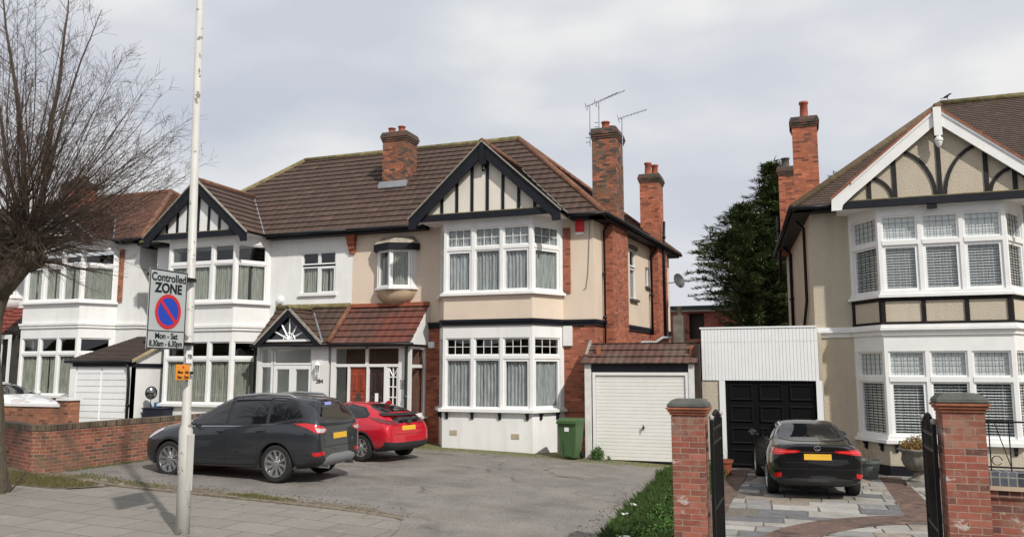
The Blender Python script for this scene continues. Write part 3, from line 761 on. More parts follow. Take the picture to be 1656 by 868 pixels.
# valley-ward pipe on B gable roof and D lamp
# D: timber band framing between floors
m = MB(); zA, zB = D.H['b1'], D.H['sF']
bandp = D.bay
strip(m, bandp, -.02, .018, zA + .0, zA + .085); strip(m, bandp, -.02, .018, zB - .09, zB - .002)
for i in (1, 2): cornerpost(m, bandp, i, .085, -.02, .022, zA + .01, zB - .01)
sF_ = Seg(bandp[1], bandp[2])
for k in (1, 2): sF_.box(m, sF_.L * k / 3 - .05, sF_.L * k / 3 + .05, -.02, .02, zA + .01, zB - .01)
for s_ in (Seg(bandp[0], bandp[1]), Seg(bandp[2], bandp[3])): s_.box(m, .02, .12, -.02, .02, zA + .01, zB - .01) if s_.t.y < 0 else s_.box(m, s_.L - .12, s_.L - .02, -.02, .02, zA + .01, zB - .01)
m.build('timber_framing', plain('black_brown_timber', (.014, .012, .012), .7, var=.3, spec=.2), D)
m = MB(); strip(m, D.bay, -.02, .02, -.5, -.0); m.build('plinth', black, D)
m = MB(); strip(m, [(D.X(0), WY)] + D.bay, 0.0, .13, D.H['b1'] - .13, D.H['b1'] - .075); m.build('string_course', white, D)
chimney(D, -.13, .62, 26.4, 27.3, 6.7, 10.25, orange_brick, [(.26, 26.8, .13, .6, pot_red)], label='taller chimney with terracotta pot, nearer the street')
chimney(D, -.68, -.1, 30.2, 31.0, 6.5, 9.6, orange_brick, [(-.42, 30.5, .14, .38, soot)], label='lower chimney behind')
downpipe(D, [sp(D, 24.4, .33, 6.65), sp(D, 24.5, .07, 6.4), sp(D, 24.5, .07, 4.3), sp(D, 25.6, .07, 3.6), sp(D, 25.6, .07, 3.4)], .045)
downpipe(D, [sp(D, 29.6, .33, 6.65), sp(D, 29.6, .07, 6.35), sp(D, 29.6, .07, 3.2)], .06)
downpipe(D, [sp(D, 30.6, .33, 5.6), sp(D, 30.6, .36, 6.9), sp(D, 30.6, .36, 7.9)], .06)
m = MB(); m.box(2.98, 3.2, 21.95, 22.06, 6.31, 6.41); m.tube([(3.09, 22.08, 6.45), (3.09, 22.0, 6.42)], .02, 6); m.build('floodlight', blackgate, D)
# ---------------------------------------------------------------- text
def text_mesh(name, body, size, mat, loc, rot, th=None, parent=None, ext=.002, align='CENTER', bold=0.0, sx=1.0):
    cu = bpy.data.curves.new(name, 'FONT'); cu.body = body; cu.size = size; cu.align_x = align; cu.align_y = 'CENTER'; cu.extrude = ext; cu.offset = bold
    tmp = bpy.data.objects.new('tmp', cu); COL.objects.link(tmp)
    dg = bpy.context.evaluated_depsgraph_get(); me = bpy.data.meshes.new_from_object(tmp.evaluated_get(dg))
    bpy.data.objects.remove(tmp); bpy.data.curves.remove(cu)
    M = Matrix.Translation(Vector(loc) - (th.org if th else Vector((0, 0, 0)))) @ rot.to_4x4() @ Matrix.Diagonal((sx, 1, 1, 1))
    me.transform(M); me.materials.clear(); me.materials.append(mat)
    o = bpy.data.objects.new(name, me); COL.objects.link(o)
    o.parent = parent if parent is not None else (th.e if th else None)
    return o
FRONT = Matrix.Rotation(R(90), 3, 'X')                       # reads from -Y
def facing(nx, ny):
    n = Vector((nx, ny, 0)).normalized(); t = Vector((-n.y, n.x, 0)); return Matrix((t, Vector((0, 0, 1)), n)).transposed()

# ---------------------------------------------------------------- porches
PY = 22.32
PF = Seg((-17.12, PY), (-11.38, PY)); px = lambda X: X + 17.12
# roofs
rm = MB(); roof(rm, [(-17.1, 22.05, 3.17), (-14.2, 22.05, 3.17), (-14.2, WY, 4.42), (-17.1, WY, 4.42)], .3, .03, 0, .34)
gcx, ghw, gz_ = -15.68, 1.24, 4.3
for s in (1, -1):
    roof(rm, [(gcx, 21.92, gz_), (gcx + s * ghw, 21.92, 3.17), (gcx + s * ghw, 22.05, 3.17), (gcx, WY - .05, gz_)], .3, .03, 0, .34)
rm.build('porch_roof', brown_tile, B)
m = MB()
for s in (1, -1):
    m.extr([(gcx, 21.9, gz_ + .06), (gcx + s * (ghw + .05), 21.9, 3.2), (gcx + s * (ghw + .02), 21.9, 3.13), (gcx, 21.9, gz_ - .03)], (0, .06, 0))
m.build('verge', stonegrey, B)
for s in (1, -1):
    m = MB(); m.extr([(gcx, 21.93, gz_ - .03), (gcx + s * (ghw + .02), 21.93, 3.13), (gcx + s * (ghw - .2), 21.93, 3.1), (gcx, 21.93, gz_ - .26)], (0, .05, 0)); m.build('bargeboard', black, B)
m = MB(); m.tube([(gcx, 21.9, gz_ + .06), (gcx, WY, gz_ + .06)], .08, 8); m.tube([(-17.1, WY - .04, 4.46), (-14.2, WY - .04, 4.46)], .09, 8); m.build('ridge_tiles', mosstile, B, smooth=True)
m = MB(); m.tube([(gcx + ghw, 22.04, 3.2), (gcx + .1, WY - .1, gz_)], .035, 6); m.build('valley_flashing', lead, B)
# sunburst gable window
m = MB(); zb = 3.24
m.box(gcx - .98, gcx + .98, 22.0, 22.06, zb, zb + .07)
for a in (25, 58, 90, 122, 155):
    L = .84 if a == 90 else (.62 if a in (58, 122) else .66)
    m.tube([(gcx, 22.03, zb + .06), (gcx + math.cos(R(a)) * L, 22.03, zb + .06 + math.sin(R(a)) * L)], .028, 4)
for a in range(0, 180, 20):
    m.tube([(gcx + math.cos(R(a)) * .22, 22.025, zb + .05 + math.sin(R(a)) * .22), (gcx + math.cos(R(a + 20)) * .22, 22.025, zb + .05 + math.sin(R(a + 20)) * .22)], .022, 4)
sun = m.build('sunburst_frame', upvc, B)
m = MB(); m.poly([(gcx - 1.0, 22.05, zb), (gcx + 1.0, 22.05, zb), (gcx, 22.05, gz_ - .2)]); m.build('pane', carglass('dark_gable_glass'), B, parent=sun)
m = MB(); m.box(-17.12, -14.2, 22.0, 22.12, 3.08, 3.17); m.build('fascia', black, B)
m = MB(); gutter(m, (-17.15, 21.98, 3.13), (-14.2, 21.98, 3.13), .045); m.build('gutter', gutterm, B, smooth=True)
downpipe(B, [(-17.08, 22.0, 3.1), (-17.08, 22.16, 3.0), (-17.08, 22.16, .2)])
# front: sidelight, double door with top light, white panel
def ppane(th, a0, a1, z0, z1, nm='window', fw=.06, mat=upvc, d=0, pn=panem):
    f = MB(); frame(f, PF, px(a0), px(a1), z0, z1, d - .07, d, fw); o = f.build(nm, mat, th)
    p = MB(); PF.quad(p, px(a0) + fw * .6, px(a1) - fw * .6, d - .035, z0 + fw * .6, z1 - fw * .6); p.build('pane', pn, th, parent=o); return o
gB = .12
ppane(B, -16.98, -16.5, 2.5, 3.06); ppane(B, -16.98, -16.5, gB, 2.49)
ppane(B, -16.45, -14.98, 2.5, 3.06); 
for a0, a1 in ((-16.45, -15.72), (-15.715, -14.98)):
    o = ppane(B, a0, a1, gB, 2.48, 'door', .12)
    hx = a1 - .06 if a0 < -16 else a0 + .06
    m = MB(); m.tube([(hx, PY - .06, 1.15), (hx + (.1 if a0 > -16 else -.1), PY - .06, 1.15)], .013, 6); m.box(hx - .02, hx + .02, PY - .05, PY - .002, 1.02, 1.26); m.build('handle', lead, B, parent=o)
m = MB(); m.box(-14.97, -14.36, PY - .04, PY + .1, -.1, 3.08); m.build('porch_wall', smooth_white, B); m = MB(); m.box(-17.11, -16.99, PY - .02, PY + .1, -.1, 3.08); m.build('porch_wall', smooth_white, B)
# porch back wall and floor detail come from the house; number and lamp
text_mesh('house_number', '284', .17, black, (-14.66, PY - .045, 1.97), FRONT, B, ext=.006, bold=.004, sx=1.05)
m = MB(); lx, lz = -14.68, 2.3
m.lathe([(.02, .32), (.06, .26), (.1, .2), (.1, .18)], (lx, PY - .16, lz), 6); m.lathe([(.05, -.1), (.055, -.08), (.05, -.07)], (lx, PY - .16, lz), 6)
for k in range(6):
    a = k * math.pi / 3; m.tube([(lx + .05 * math.cos(a), PY - .16 + .05 * math.sin(a), lz - .08), (lx + .09 * math.cos(a), PY - .16 + .09 * math.sin(a), lz + .19)], .008, 4)
m.tube([(lx, PY - .16, lz - .1), (lx, PY - .1, lz - .2), (lx, PY - .04, lz - .16)], .015, 6); o = m.build('wall_lantern', upvc, B)
m = MB(); m.lathe([(.045, -.07), (.082, .18)], (lx, PY - .16, lz), 6); m.build('pane', panem, B, parent=o)
# --- C porch
rm = MB(); roof(rm, [(-14.2, 22.02, 3.15), (-11.3, 22.02, 3.15), (-11.3, WY, 4.4), (-14.2, WY, 4.4)], .3, .04, 0, .34); rm.build('porch_roof', red_tile, C)
m = MB(); m.tube([(-14.2, 22.0, 3.2), (-14.2, WY, 4.45)], .085, 8); m.build('hip_tiles', hiptile, C, smooth=True)
m = MB(); m.box(-14.1, -11.3, WY - .12, WY - .002, 4.38, 4.5); m.build('brick_flashing_course', redtrim, C)
m = MB(); m.extr([(-11.31, 22.06, 3.12), (-11.31, WY - .002, 3.12), (-11.31, WY - .002, 4.36)], (-.06, 0, 0)); m.build('porch_gable', smooth_white, C)
m = MB(); m.box(-14.2, -11.3, 22.02, 22.1, 3.06, 3.14); m.build('fascia', black, C)
m = MB(); gutter(m, (-14.15, 21.97, 3.12), (-11.2, 21.97, 3.12), .045); m.build('gutter', gutterm, C, smooth=True)
m = MB()
for (a, w) in ((-14.28, .12), (-13.66, .07), (-12.98, .08), (-12.36, .09)): PF.box(m, px(a), px(a) + w, -.08, 0, -.1, 2.43)
PF.box(m, px(-14.28), px(-14.1), -.08, .002, -.1, 3.06); PF.box(m, px(-11.86), px(-11.6), -.1, .002, -.1, 3.06)
PF.box(m, px(-14.1), px(-11.86), -.079, -.003, 2.43, 2.52); PF.box(m, px(-13.03), px(-12.93), -.079, -.003, 2.52, 3.06); PF.box(m, px(-14.28), px(-11.6), -.079, -.003, 3.0, 3.07)
SS = Seg((-11.45, PY), (-11.4, WY))
SS.box(m, .02, .1, -.1, 0, .9, 3.06); SS.box(m, SS.L - .08, SS.L, -.1, 0, .9, 3.06); SS.box(m, .1, SS.L - .08, -.08, -.01, 2.4, 2.5); SS.box(m, .1, SS.L - .08, -.08, -.01, .9, 1.0); SS.box(m, .1, SS.L - .08, -.08, -.01, 2.98, 3.06)
m.build('porch_frame', white, C)
m = MB(); SS.quad(m, .1, SS.L - .08, -.05, .95, 3.0); m.build('pane', panem, C)
m = MB(); SS.box(m, -.02, SS.L, -.15, .1, .82, .9); m.build('window_sill', whitew, C)
m = MB(); SS.box(m, .0, SS.L, -.2, -.01, -.2, .82); m.build('porch_wall', red_brick, C)
m = MB(); PF.quad(m, px(-14.1), px(-13.03), -.04, 2.52, 3.02); PF.quad(m, px(-12.93), px(-11.86), -.04, 2.52, 3.02); PF.quad(m, px(-14.16), px(-13.66), -.04, .2, 2.43); m.build('pane', panem, C)
def panel_door(x0, x1, z0, z1, y, mat, glassy, label):
    m = MB(); m.box(x0, x1, y, y + .06, z0, z1); w = x1 - x0
    for (c0, c1, r0, r1) in ((.12, .42, .08, .3), (.58, .88, .08, .3), (.12, .42, .36, .62), (.58, .88, .36, .62), (.12, .42, .68, .92), (.58, .88, .68, .92)):
        a, b = x0 + w * c0, x0 + w * c1; c, d = z0 + (z1 - z0) * r0, z0 + (z1 - z0) * r1
        m.mesh([(a, y, c), (b, y, c), (b, y, d), (a, y, d), (a + .04, y - .025, c + .04), (b - .04, y - .025, c + .04), (b - .04, y - .025, d - .04), (a + .04, y - .025, d - .04)], [(0, 1, 5, 4), (1, 2, 6, 5), (2, 3, 7, 6), (3, 0, 4, 7), (4, 5, 6, 7)])
    o = m.build('door', mat, C, label=label)
    p = MB(); p.box(x0 + w * .4, x0 + w * .62, y - .035, y - .026, z0 + (z1 - z0) * .42, z0 + (z1 - z0) * .66); p.build('door_light', glassy, C, parent=o)
    p = MB(); p.tube([(x0 + w * .12, y, z0 + .98), (x0 + w * .12, y - .07, z0 + .98)], .025, 8); p.build('handle', plain('brass', (.4, .28, .1), .35, 1), C, parent=o)
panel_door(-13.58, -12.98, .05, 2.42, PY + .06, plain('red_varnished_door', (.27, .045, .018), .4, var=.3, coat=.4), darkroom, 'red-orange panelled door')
panel_door(-12.89, -12.37, .05, 2.42, PY + .07, plain('dark_brown_door', (.03, .012, .012), .4, var=.3, coat=.4), blindm, 'dark brown panelled door')
# small-paned white door
m = MB(); PF.box(m, px(-12.26), px(-11.87), -.09, -.03, .05, 1.15); PF.box(m, px(-12.26), px(-12.19), -.09, -.03, 1.15, 2.42); PF.box(m, px(-11.93), px(-11.87), -.09, -.03, 1.15, 2.42)
for z in (1.15, 1.48, 1.8, 2.1): PF.box(m, px(-12.19), px(-11.93), -.08, -.04, z, z + .035)
PF.box(m, px(-12.075), px(-12.045), -.081, -.038, 1.15, 2.42)
for s in (-1, 1): m.tube([(-12.06, PY + .05, 2.12), (-12.06 + s * .13, PY + .05, 2.36)], .014, 4)
o = m.build('door', upvc, C, label='white small-paned side door')
m = MB(); PF.quad(m, px(-12.2), px(-11.92), -.055, 1.15, 2.42); m.build('pane', panem, C, parent=o)
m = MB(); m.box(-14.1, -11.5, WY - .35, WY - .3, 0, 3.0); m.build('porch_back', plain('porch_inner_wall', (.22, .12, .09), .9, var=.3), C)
downpipe(C, [(-11.5, 21.97, 3.08), (-11.54, 22.2, 2.95), (-11.54, 22.2, .1)], .042, plain('green_pipe', (.05, .075, .06), .5, var=.3))
rotn = Matrix.Rotation(R(90), 3, 'X') @ Matrix.Rotation(R(-90), 3, 'Z')
text_mesh('house_number', '280', .2, plain('grey_numeral', (.2, .2, .2), .4, var=0), (-11.72, PY - .012, 1.9), rotn, C, ext=.004)
# --- A porch with bright red roof
rm = MB(); roof(rm, [(-31.4, 22.1, 3.75), (-28.55, 22.1, 3.75), (-28.55, WY, 4.75), (-31.4, WY, 4.75)], .25, .03, 0, .34)
for s in (1, -1): roof(rm, [(-29.5, 21.9, 4.7), (-29.5 + s * .95, 21.9, 3.7), (-29.5 + s * .95, 22.1, 3.7), (-29.5, WY, 4.7)], .25, .03, 0, .34)
rm.build('porch_roof', bright_tile, A)
m = MB()
for s in (1, -1): m.extr([(-29.5, 21.88, 4.72), (-29.5 + s * 1.0, 21.88, 3.68), (-29.5 + s * .85, 21.88, 3.55), (-29.5, 21.88, 4.5)], (0, .05, 0))
m.build('bargeboard', white, A)
AF = Seg((-31.4, 22.3), (-28.45, 22.3)); m = MB()
for a in (0, .5, 1.0, 1.5, 2.0, 2.42, 2.87): AF.box(m, a, a + .08, -.08, 0, .4, 3.62)
AF.box(m, 0, AF.L, -.08, -.003, 3.5, 3.66); AF.box(m, 0, AF.L, -.08, .05, .9, 1.05); m.build('porch_frame', upvc, A)
m = MB(); AF.quad(m, 0, AF.L, -.05, 1.0, 3.6); m.build('pane', panem, A)
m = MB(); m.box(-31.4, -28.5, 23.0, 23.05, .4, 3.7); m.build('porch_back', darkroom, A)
m = MB(); m.box(-31.4, -28.45, 22.32, 22.4, .4, .9); m.build('porch_wall', smooth_white, A)
# A chimney, far party one
chimney(A, -30.9, -29.75, 26.2, 27.0, 9.0, 10.55, orange_brick, [(-30.5, 26.6, .13, .3, pot_dark), (-30.0, 26.6, .13, .3, pot_dark)])

# ---------------------------------------------------------------- garages
# brick/tile garage beside the cream house
G = Thing('garage', 'garage with white ribbed door and rusty tiled canopy, beside the cream house', 'garage', (-4.3, 22.2, g(-4.3)))
gz0 = -.16
m = MB(); m.box(-5.88, -5.7, 22.12, 22.4, gz0 - .3, 2.5); m.box(-3.0, -2.86, 22.12, 22.3, gz0 - .3, 2.5); m.build('door_post', whitew, G)
m = MB(); m.box(-5.7, -3.0, 22.18, 22.3, 2.27, 2.5); m.build('lintel', plain('dark_lintel', (.02, .021, .03), .7, var=.5, scale=4), G)
m = MB(); m.box(-5.66, -5.58, 22.14, 22.28, gz0 - .1, 2.27); m.box(-3.09, -3.001, 22.14, 22.28, gz0 - .1, 2.27); m.box(-5.58, -3.09, 22.14, 22.28, 2.19, 2.268); m.build('door_frame', white, G)
m = MB(); n = 24; z = gz0 + .04; zt = 2.18; x0, x1 = -5.57, -3.1
for i in range(n):
    za = z + (zt - z) * i / n; zb_ = z + (zt - z) * (i + 1) / n
    m.mesh([(x0, 22.2, za), (x1, 22.2, za), (x1, 22.185, za + .012), (x0, 22.185, za + .012), (x1, 22.185, zb_ - .006), (x0, 22.185, zb_ - .006), (x1, 22.2, zb_), (x0, 22.2, zb_)], [(0, 1, 2, 3), (3, 2, 4, 5), (5, 4, 6, 7)])
dr = m.build('garage_door', plain('white_ribbed_steel', (.77, .76, .72), .45, var=.06), G)
m = MB(); m.tube([(-4.25, 22.18, .78), (-4.25, 22.1, .78)], .03, 8); m.tube([(-4.25, 22.1, .86), (-4.25, 22.1, .7)], .014, 6); m.build('handle', blackgate, G, parent=dr)
m = MB(); m.box(-5.58, -3.09, 22.19, 22.22, gz0 - .1, gz0 + .05); m.build('door_seal', blackgate, G)
rm = MB(); roof(rm, [(-5.98, 22.02, 2.5), (-2.74, 22.02, 2.5), (-2.74, 22.95, 3.08), (-5.98, 22.95, 3.08)], .36, .035, 0, .24); rm.build('roof', gar_tile, G)
m = MB(); m.prism([(-5.92, 22.96), (-2.78, 22.96), (-2.78, 28), (-5.5, 28)], 2.95, 3.1); m.build('flat_roof', plain('mossy_felt', (.12, .09, .05), .95, var=.5), G)
m = MB(); m.extr([(-5.95, 22.04, 2.47), (-5.95, 22.9, 3.03), (-5.95, 22.96, 3.2), (-5.95, 22.86, 3.12)], (.08, 0, 0)); m.build('verge', stonegrey, G)
m = MB(); m.box(-2.98, -2.86, 22.35, 28, gz0 - .3, 3.0); m.box(-5.6, -5.5, 22.4, 22.5, gz0 - .3, 3.0); m.box(-5.4, -2.9, 27.9, 28, gz0 - .3, 3.0); m.build('wall', red_brick, G)
m = MB(); m.box(-2.84, -2.72, 22.25, 22.6, -.4, 3.0); m.build('dark_post', plain('dark_stained_wood', (.035, .022, .018), .8, var=.4), G)
# black-door annex on the right house
Gd = Thing('garage', 'attached garage with white ribbed cladding above a black panelled door, behind the saloon', 'garage', (-1.2, 22.5, -.26))
yA = 22.5
m = MB(); n = 34; x0, x1 = -2.68, .3
for i in range(n):
    a = x0 + (x1 - x0) * i / n; b = x0 + (x1 - x0) * (i + 1) / n
    for (za, zb_) in ((2.06, 3.08), (3.085, 3.44)):
        m.poly([(a, yA, za), (b - .012, yA, za), (b - .012, yA, zb_), (a, yA, zb_)]); m.poly([(b - .012, yA, za), (b - .004, yA + .02, za), (b - .004, yA + .02, zb_), (b - .012, yA, zb_)]); m.poly([(b - .004, yA + .02, za), (b, yA, za), (b, yA, zb_), (b - .004, yA + .02, zb_)])
m.box(x0, x1, yA + .021, yA + .12, 2.06, 3.44); m.build('cladding', upvc, Gd)
m = MB(); m.box(-2.72, .28, yA - .02, yA + .16, 3.445, 3.49); m.build('roof_trim', upvc, Gd)
m = MB(); m.box(-2.7, -2.24, yA + .03, yA + .4, -.5, 2.055); m.build('wall', pebble, Gd)
m = MB(); m.box(-2.66, .4, yA + .4, 28, -.5, 3.3); m.build('building_body', pebble, Gd)
m = MB(); m.box(-2.24, -2.09, yA - .01, yA + .15, -.4, 2.055); m.build('door_frame', upvc, Gd); m = MB(); m.box(.21, .36, yA - .01, yA + .15, -.4, 2.055); m.build('door_frame', upvc, Gd)
m = MB(); m.box(-2.09, .21, yA + .08, yA + .14, -.3, 2.05)
dblack = plain('black_door_paint', (.005, .005, .006), .6, var=.2, spec=.12)
for cx in range(3):
    for rz in range(4):
        a = -2.0 + cx * .76; b = a + .62; c = -.2 + rz * .57; d = c + .46
        fz = .04
        m.mesh([(a, yA + .08, c), (b, yA + .08, c), (b, yA + .08, d), (a, yA + .08, d), (a + fz, yA + .045, c + fz), (b - fz, yA + .045, c + fz), (b - fz, yA + .045, d - fz), (a + fz, yA + .045, d - fz), (a + fz * 2, yA + .07, c + fz * 2), (b - fz * 2, yA + .07, c + fz * 2), (b - fz * 2, yA + .07, d - fz * 2), (a + fz * 2, yA + .07, d - fz * 2)],
               [(0, 1, 5, 4), (1, 2, 6, 5), (2, 3, 7, 6), (3, 0, 4, 7), (4, 5, 9, 8), (5, 6, 10, 9), (6, 7, 11, 10), (7, 4, 8, 11), (8, 9, 10, 11)])
m.build('garage_door', dblack, Gd)
# white garage of the left neighbour
Ga = Thing('garage', 'small white garage with dark tiled roof, between the two white houses at the left', 'garage', (-22.8, 21.3, .5))
xl, xr, yf = -24.1, -21.47, 21.35
m = MB(); m.box(xl - .12, xl + .14, yf, yf + .2, .2, 2.6); m.build('wall', smooth_white, Ga); m = MB(); m.box(xr - .1, xr, yf, yf + .2, .2, 2.6)
m.poly([(xr, yf, .2), (xr, WY, .2), (xr, WY, 3.45), (xr, yf, 2.6)]); m.build('wall', smooth_white, Ga)
m = MB(); m.box(xl + .14, xr - .1, yf + .05, yf + .1, .45, 2.45); nn = 9
for cx in range(2):
    for i in range(nn):
        a = xl + .2 + cx * 1.16; b = a + 1.06; c = .5 + i * .215; m.box(a, b, yf + .02, yf + .05, c, c + .19)
m.build('garage_door', upvc, Ga)
m = MB(); m.box(xl, xr, yf - .02, yf + .12, 2.45, 2.6); m.box(xr + .003, xr + .05, yf, WY, 2.42, 2.55); m.build('fascia', black, Ga)
m = MB(); gutter(m, (xl - .25, yf - .12, 2.62), (xr + .08, yf - .12, 2.62), .055); m.build('gutter', gutterm, Ga, smooth=True)
rm = MB(); roof(rm, [(xl - .3, yf - .1, 2.64), (xr + .1, yf - .1, 2.64), (xr + .1, WY, 3.55), (-23.2, WY, 3.55)], .12, .014); rm.build('roof', dark_tile, Ga)
m = MB(); m.extr([(xr + .1, yf - .1, 2.58), (xr + .1, yf - .1, 2.68), (xr + .1, WY, 3.59), (xr + .1, WY, 3.49)], (.04, 0, 0)); m.build('verge', plain('yellowed_mortar', (.42, .34, .2), .9, var=.3), Ga)
downpipe(Ga, [(xr - .12, yf - .12, 2.55), (xr - .06, yf - .08, 2.4), (xr - .03, yf - .06, 2.0), (xr - .03, yf - .06, .3)], .045)

# ---------------------------------------------------------------- things on the walls
t = Thing('alarm_box', 'red burglar alarm box with white base on the cream wall under the eaves', 'alarm box', (-6.28, WY, 6.5))
m = MB(); m.box(-6.41, -6.15, WY - .1, WY - .002, 6.46, 6.86); m.build('cover', plain('red_plastic', (.62, .02, .03), .35, var=.05), t, bevel=.015)
m = MB(); m.box(-6.4, -6.16, WY - .11, WY - .002, 6.39, 6.455); m.build('base', upvc, t)
t = Thing('alarm_box', 'round white alarm bell on the white wall above the porch', 'alarm box', (-17.0, WY, 4.7))
m = MB(); m.lathe([(.15, 0), (.15, -.04), (.11, -.08), (.05, -.1)], (-17.0, WY - .002, 4.72), 20, axis='y'); m.build('cover', upvc, t, smooth=False)
t = Thing('meter_box', 'small white box on the brick wall left of the ground floor bay', 'box', (-11.2, WY, 3.0))
m = MB(); m.box(-11.28, -11.08, WY - .12, WY - .002, 3.02, 3.22); m.build('box', upvc, t, bevel=.01)
# satellite dish
t = Thing('satellite_dish', 'dark satellite dish on the side wall at the back of the cream house', 'satellite dish', (-4.75, 31.6, 5.7))
m = MB(); N = 20; vs = []; fs = []
c = Vector((-4.55, 31.4, 5.75)); nn_ = Vector((.75, -.6, .28)).normalized(); a_ = nn_.cross(Vector((0, 0, 1))).normalized(); b_ = a_.cross(nn_)
for r in range(5):
    for k in range(N):
        w = 2 * math.pi * k / N; rr = .3 * r / 4; vs.append(c + a_ * math.cos(w) * rr * .9 + b_ * math.sin(w) * rr + nn_ * (rr * rr * .7))
for r in range(4):
    for k in range(N): fs.append((r * N + k, (r + 1) * N + k, (r + 1) * N + (k + 1) % N, r * N + (k + 1) % N))
m.mesh(vs, fs); m.mesh([v - nn_ * .012 for v in vs], [f[::-1] for f in fs]); m.build('dish', plain('dark_grey_dish', (.05, .05, .055), .5, var=.2), t, smooth=True)
m = MB(); m.tube([c - b_ * .28, c + nn_ * .32 - b_ * .12], .012, 6); m.tube([c - nn_ * .02, c - nn_ * .12, (-4.98, 31.55, 5.7)], .02, 6); m.build('arm', lead, t)
m = MB(); q = c + nn_ * .34 - b_ * .11; m.box(q.x - .04, q.x + .04, q.y - .04, q.y + .04, q.z - .03, q.z + .04); m.build('receiver', lead, t)
# aerials
alum = plain('dull_aluminium', (.25, .27, .32), .4, 1, var=.1)
def aerial(label, x, y, z0, z1, bdir, L, tilt, els, backbox=True, bend=0, group='TV aerials on the tall chimney'):
    t = Thing('tv_aerial', label, 'TV aerial', (x, y, z0), group=group)
    m = MB(); m.tube([(x, y, z0), (x + bend, y, (z0 + z1) / 2), (x, y, z1)], .019, 6); m.tube([(x, y, z0 + .15), (x - .15, y, z0 + .15)], .012, 5); m.tube([(x, y, z0 + .3), (x - .15, y, z0 + .3)], .012, 5); m.build('mast', alum, t)
    d = Vector((math.cos(R(bdir)), math.sin(R(bdir)), math.tan(R(tilt)))).normalized(); p = Vector((x, y, z1)) - d * .12
    m = MB(); m.tube([p, p + d * L], .012, 5); m.build('boom', alum, t)
    m = MB(); e = d.cross(Vector((0, 0, 1))).normalized()
    u = e.cross(d)
    for i in range(els):
        q = p + d * (L * (i + .6) / els); h = .12 - .05 * i / els; m.tube([q - e * h, q + e * h], .006, 4); 
        m.tube([q - e * h * .7 - u * .03, q - e * h * .7 + u * .03], .005, 4); m.tube([q + e * h * .7 - u * .03, q + e * h * .7 + u * .03], .005, 4)
    if backbox:
        for s in (-1, 1): m.tube([p - e * .2 + u * s * .07, p + e * .2 + u * s * .07], .008, 4); m.tube([p - e * .2 * s - u * .07, p - e * .2 * s + u * .07], .008, 4)
    m.build('elements', alum, t)
aerial('long TV aerial on a thin mast at the front left of the tall chimney', -6.24, 24.5, 9.45, 10.82, 15, 1.35, 22, 10)
aerial('shorter TV aerial on a straight mast behind, above the tall chimney pots', -6.0, 24.75, 10.0, 11.0, 12, .8, 24, 6)
aerial('TV aerial on a mast bracketed to the right side of the tall chimney', -5.28, 24.9, 8.8, 10.42, 8, .95, 15, 8)
# cable looping down the wall of the cream house
m = MB(); pts = [(-5.95, 23.0, 7.15), (-5.98, WY - .03, 6.7), (-6.02, WY - .02, 5.8), (-6.05, WY - .02, 5.2), (-6.12, WY - .02, 4.75), (-6.2, WY - .02, 4.72)]; m.tube(pts, .008, 5); m.build('cable', leadbar, C)
# bird on the ridge
def bird():
    t = Thing('bird', 'small dark bird perched on the roof ridge of the right-hand house', 'bird', (3.72, 24.6, 9.9))
    hz = D.H['eave']
    m = MB(); zc = 0
    return t
# bird: body, tail, head, legs
bz = 10.6
t = Thing('bird', 'small dark bird perched on the roof ridge of the right-hand house', 'bird', (4.4, 27.06, bz))
m = MB(); bx = 4.4
prof = [(-.17, .015, .008), (-.1, .03, .012), (-.06, .05, .03), (0, .07, .045), (.05, .1, .042), (.08, .13, .03), (.1, .145, .027), (.12, .145, .018), (.15, .14, .003)]
vs = []; fs = []; N = 10
for (x, z, r) in prof:
    for k in range(N): a = 2 * math.pi * k / N; vs.append((bx + x, 27.06 + math.cos(a) * r, bz + .04 + z - .03 + math.sin(a) * r))
for i in range(len(prof) - 1):
    for k in range(N): fs.append((i * N + k, i * N + (k + 1) % N, (i + 1) * N + (k + 1) % N, (i + 1) * N + k))
m.mesh(vs, fs)
for s in (-.03, .03): m.tube([(bx + .02, 27.06 + s, bz + .06), (bx + .03, 27.06 + s, bz)], .007, 4)
m.build('body', plain('black_feathers', (.015, .015, .02), .6, var=.3), t, smooth=True)

# ---------------------------------------------------------------- ground
def sheet(name, poly, off, mats, step=1.0, mi=None, kind='structure', cat=None, label=None):
    """flat-ish sheet following the fall of the ground"""
    bm = bmesh.new(); vs = [bm.verts.new((x, y, 0)) for x, y in poly]; bm.faces.new(vs)
    xs = [p[0] for p in poly]; cuts = [-21, -15, -12, -8, -2]
    for c in cuts:
        if min(xs) < c < max(xs):
            bmesh.ops.bisect_plane(bm, geom=bm.verts[:] + bm.edges[:] + bm.faces[:], plane_co=(c, 0, 0), plane_no=(1, 0, 0))
    for v in bm.verts: v.co.z = g(v.co.x) + off
    bmesh.ops.recalc_face_normals(bm, faces=bm.faces)
    for f in bm.faces:
        if f.normal.z < 0: f.normal_flip()
    me = bpy.data.meshes.new(name); bm.to_mesh(me); bm.free()
    me.uv_layers.new(name='UVMap')
    for l in me.loops: v = me.vertices[l.vertex_index].co; me.uv_layers[0].data[l.index].uv = (v.x, v.y)
    me.materials.append(mats); o = bpy.data.objects.new(name, me); COL.objects.link(o); o['kind'] = kind
    if label: o['label'] = label
    if cat: o['category'] = cat
    return o
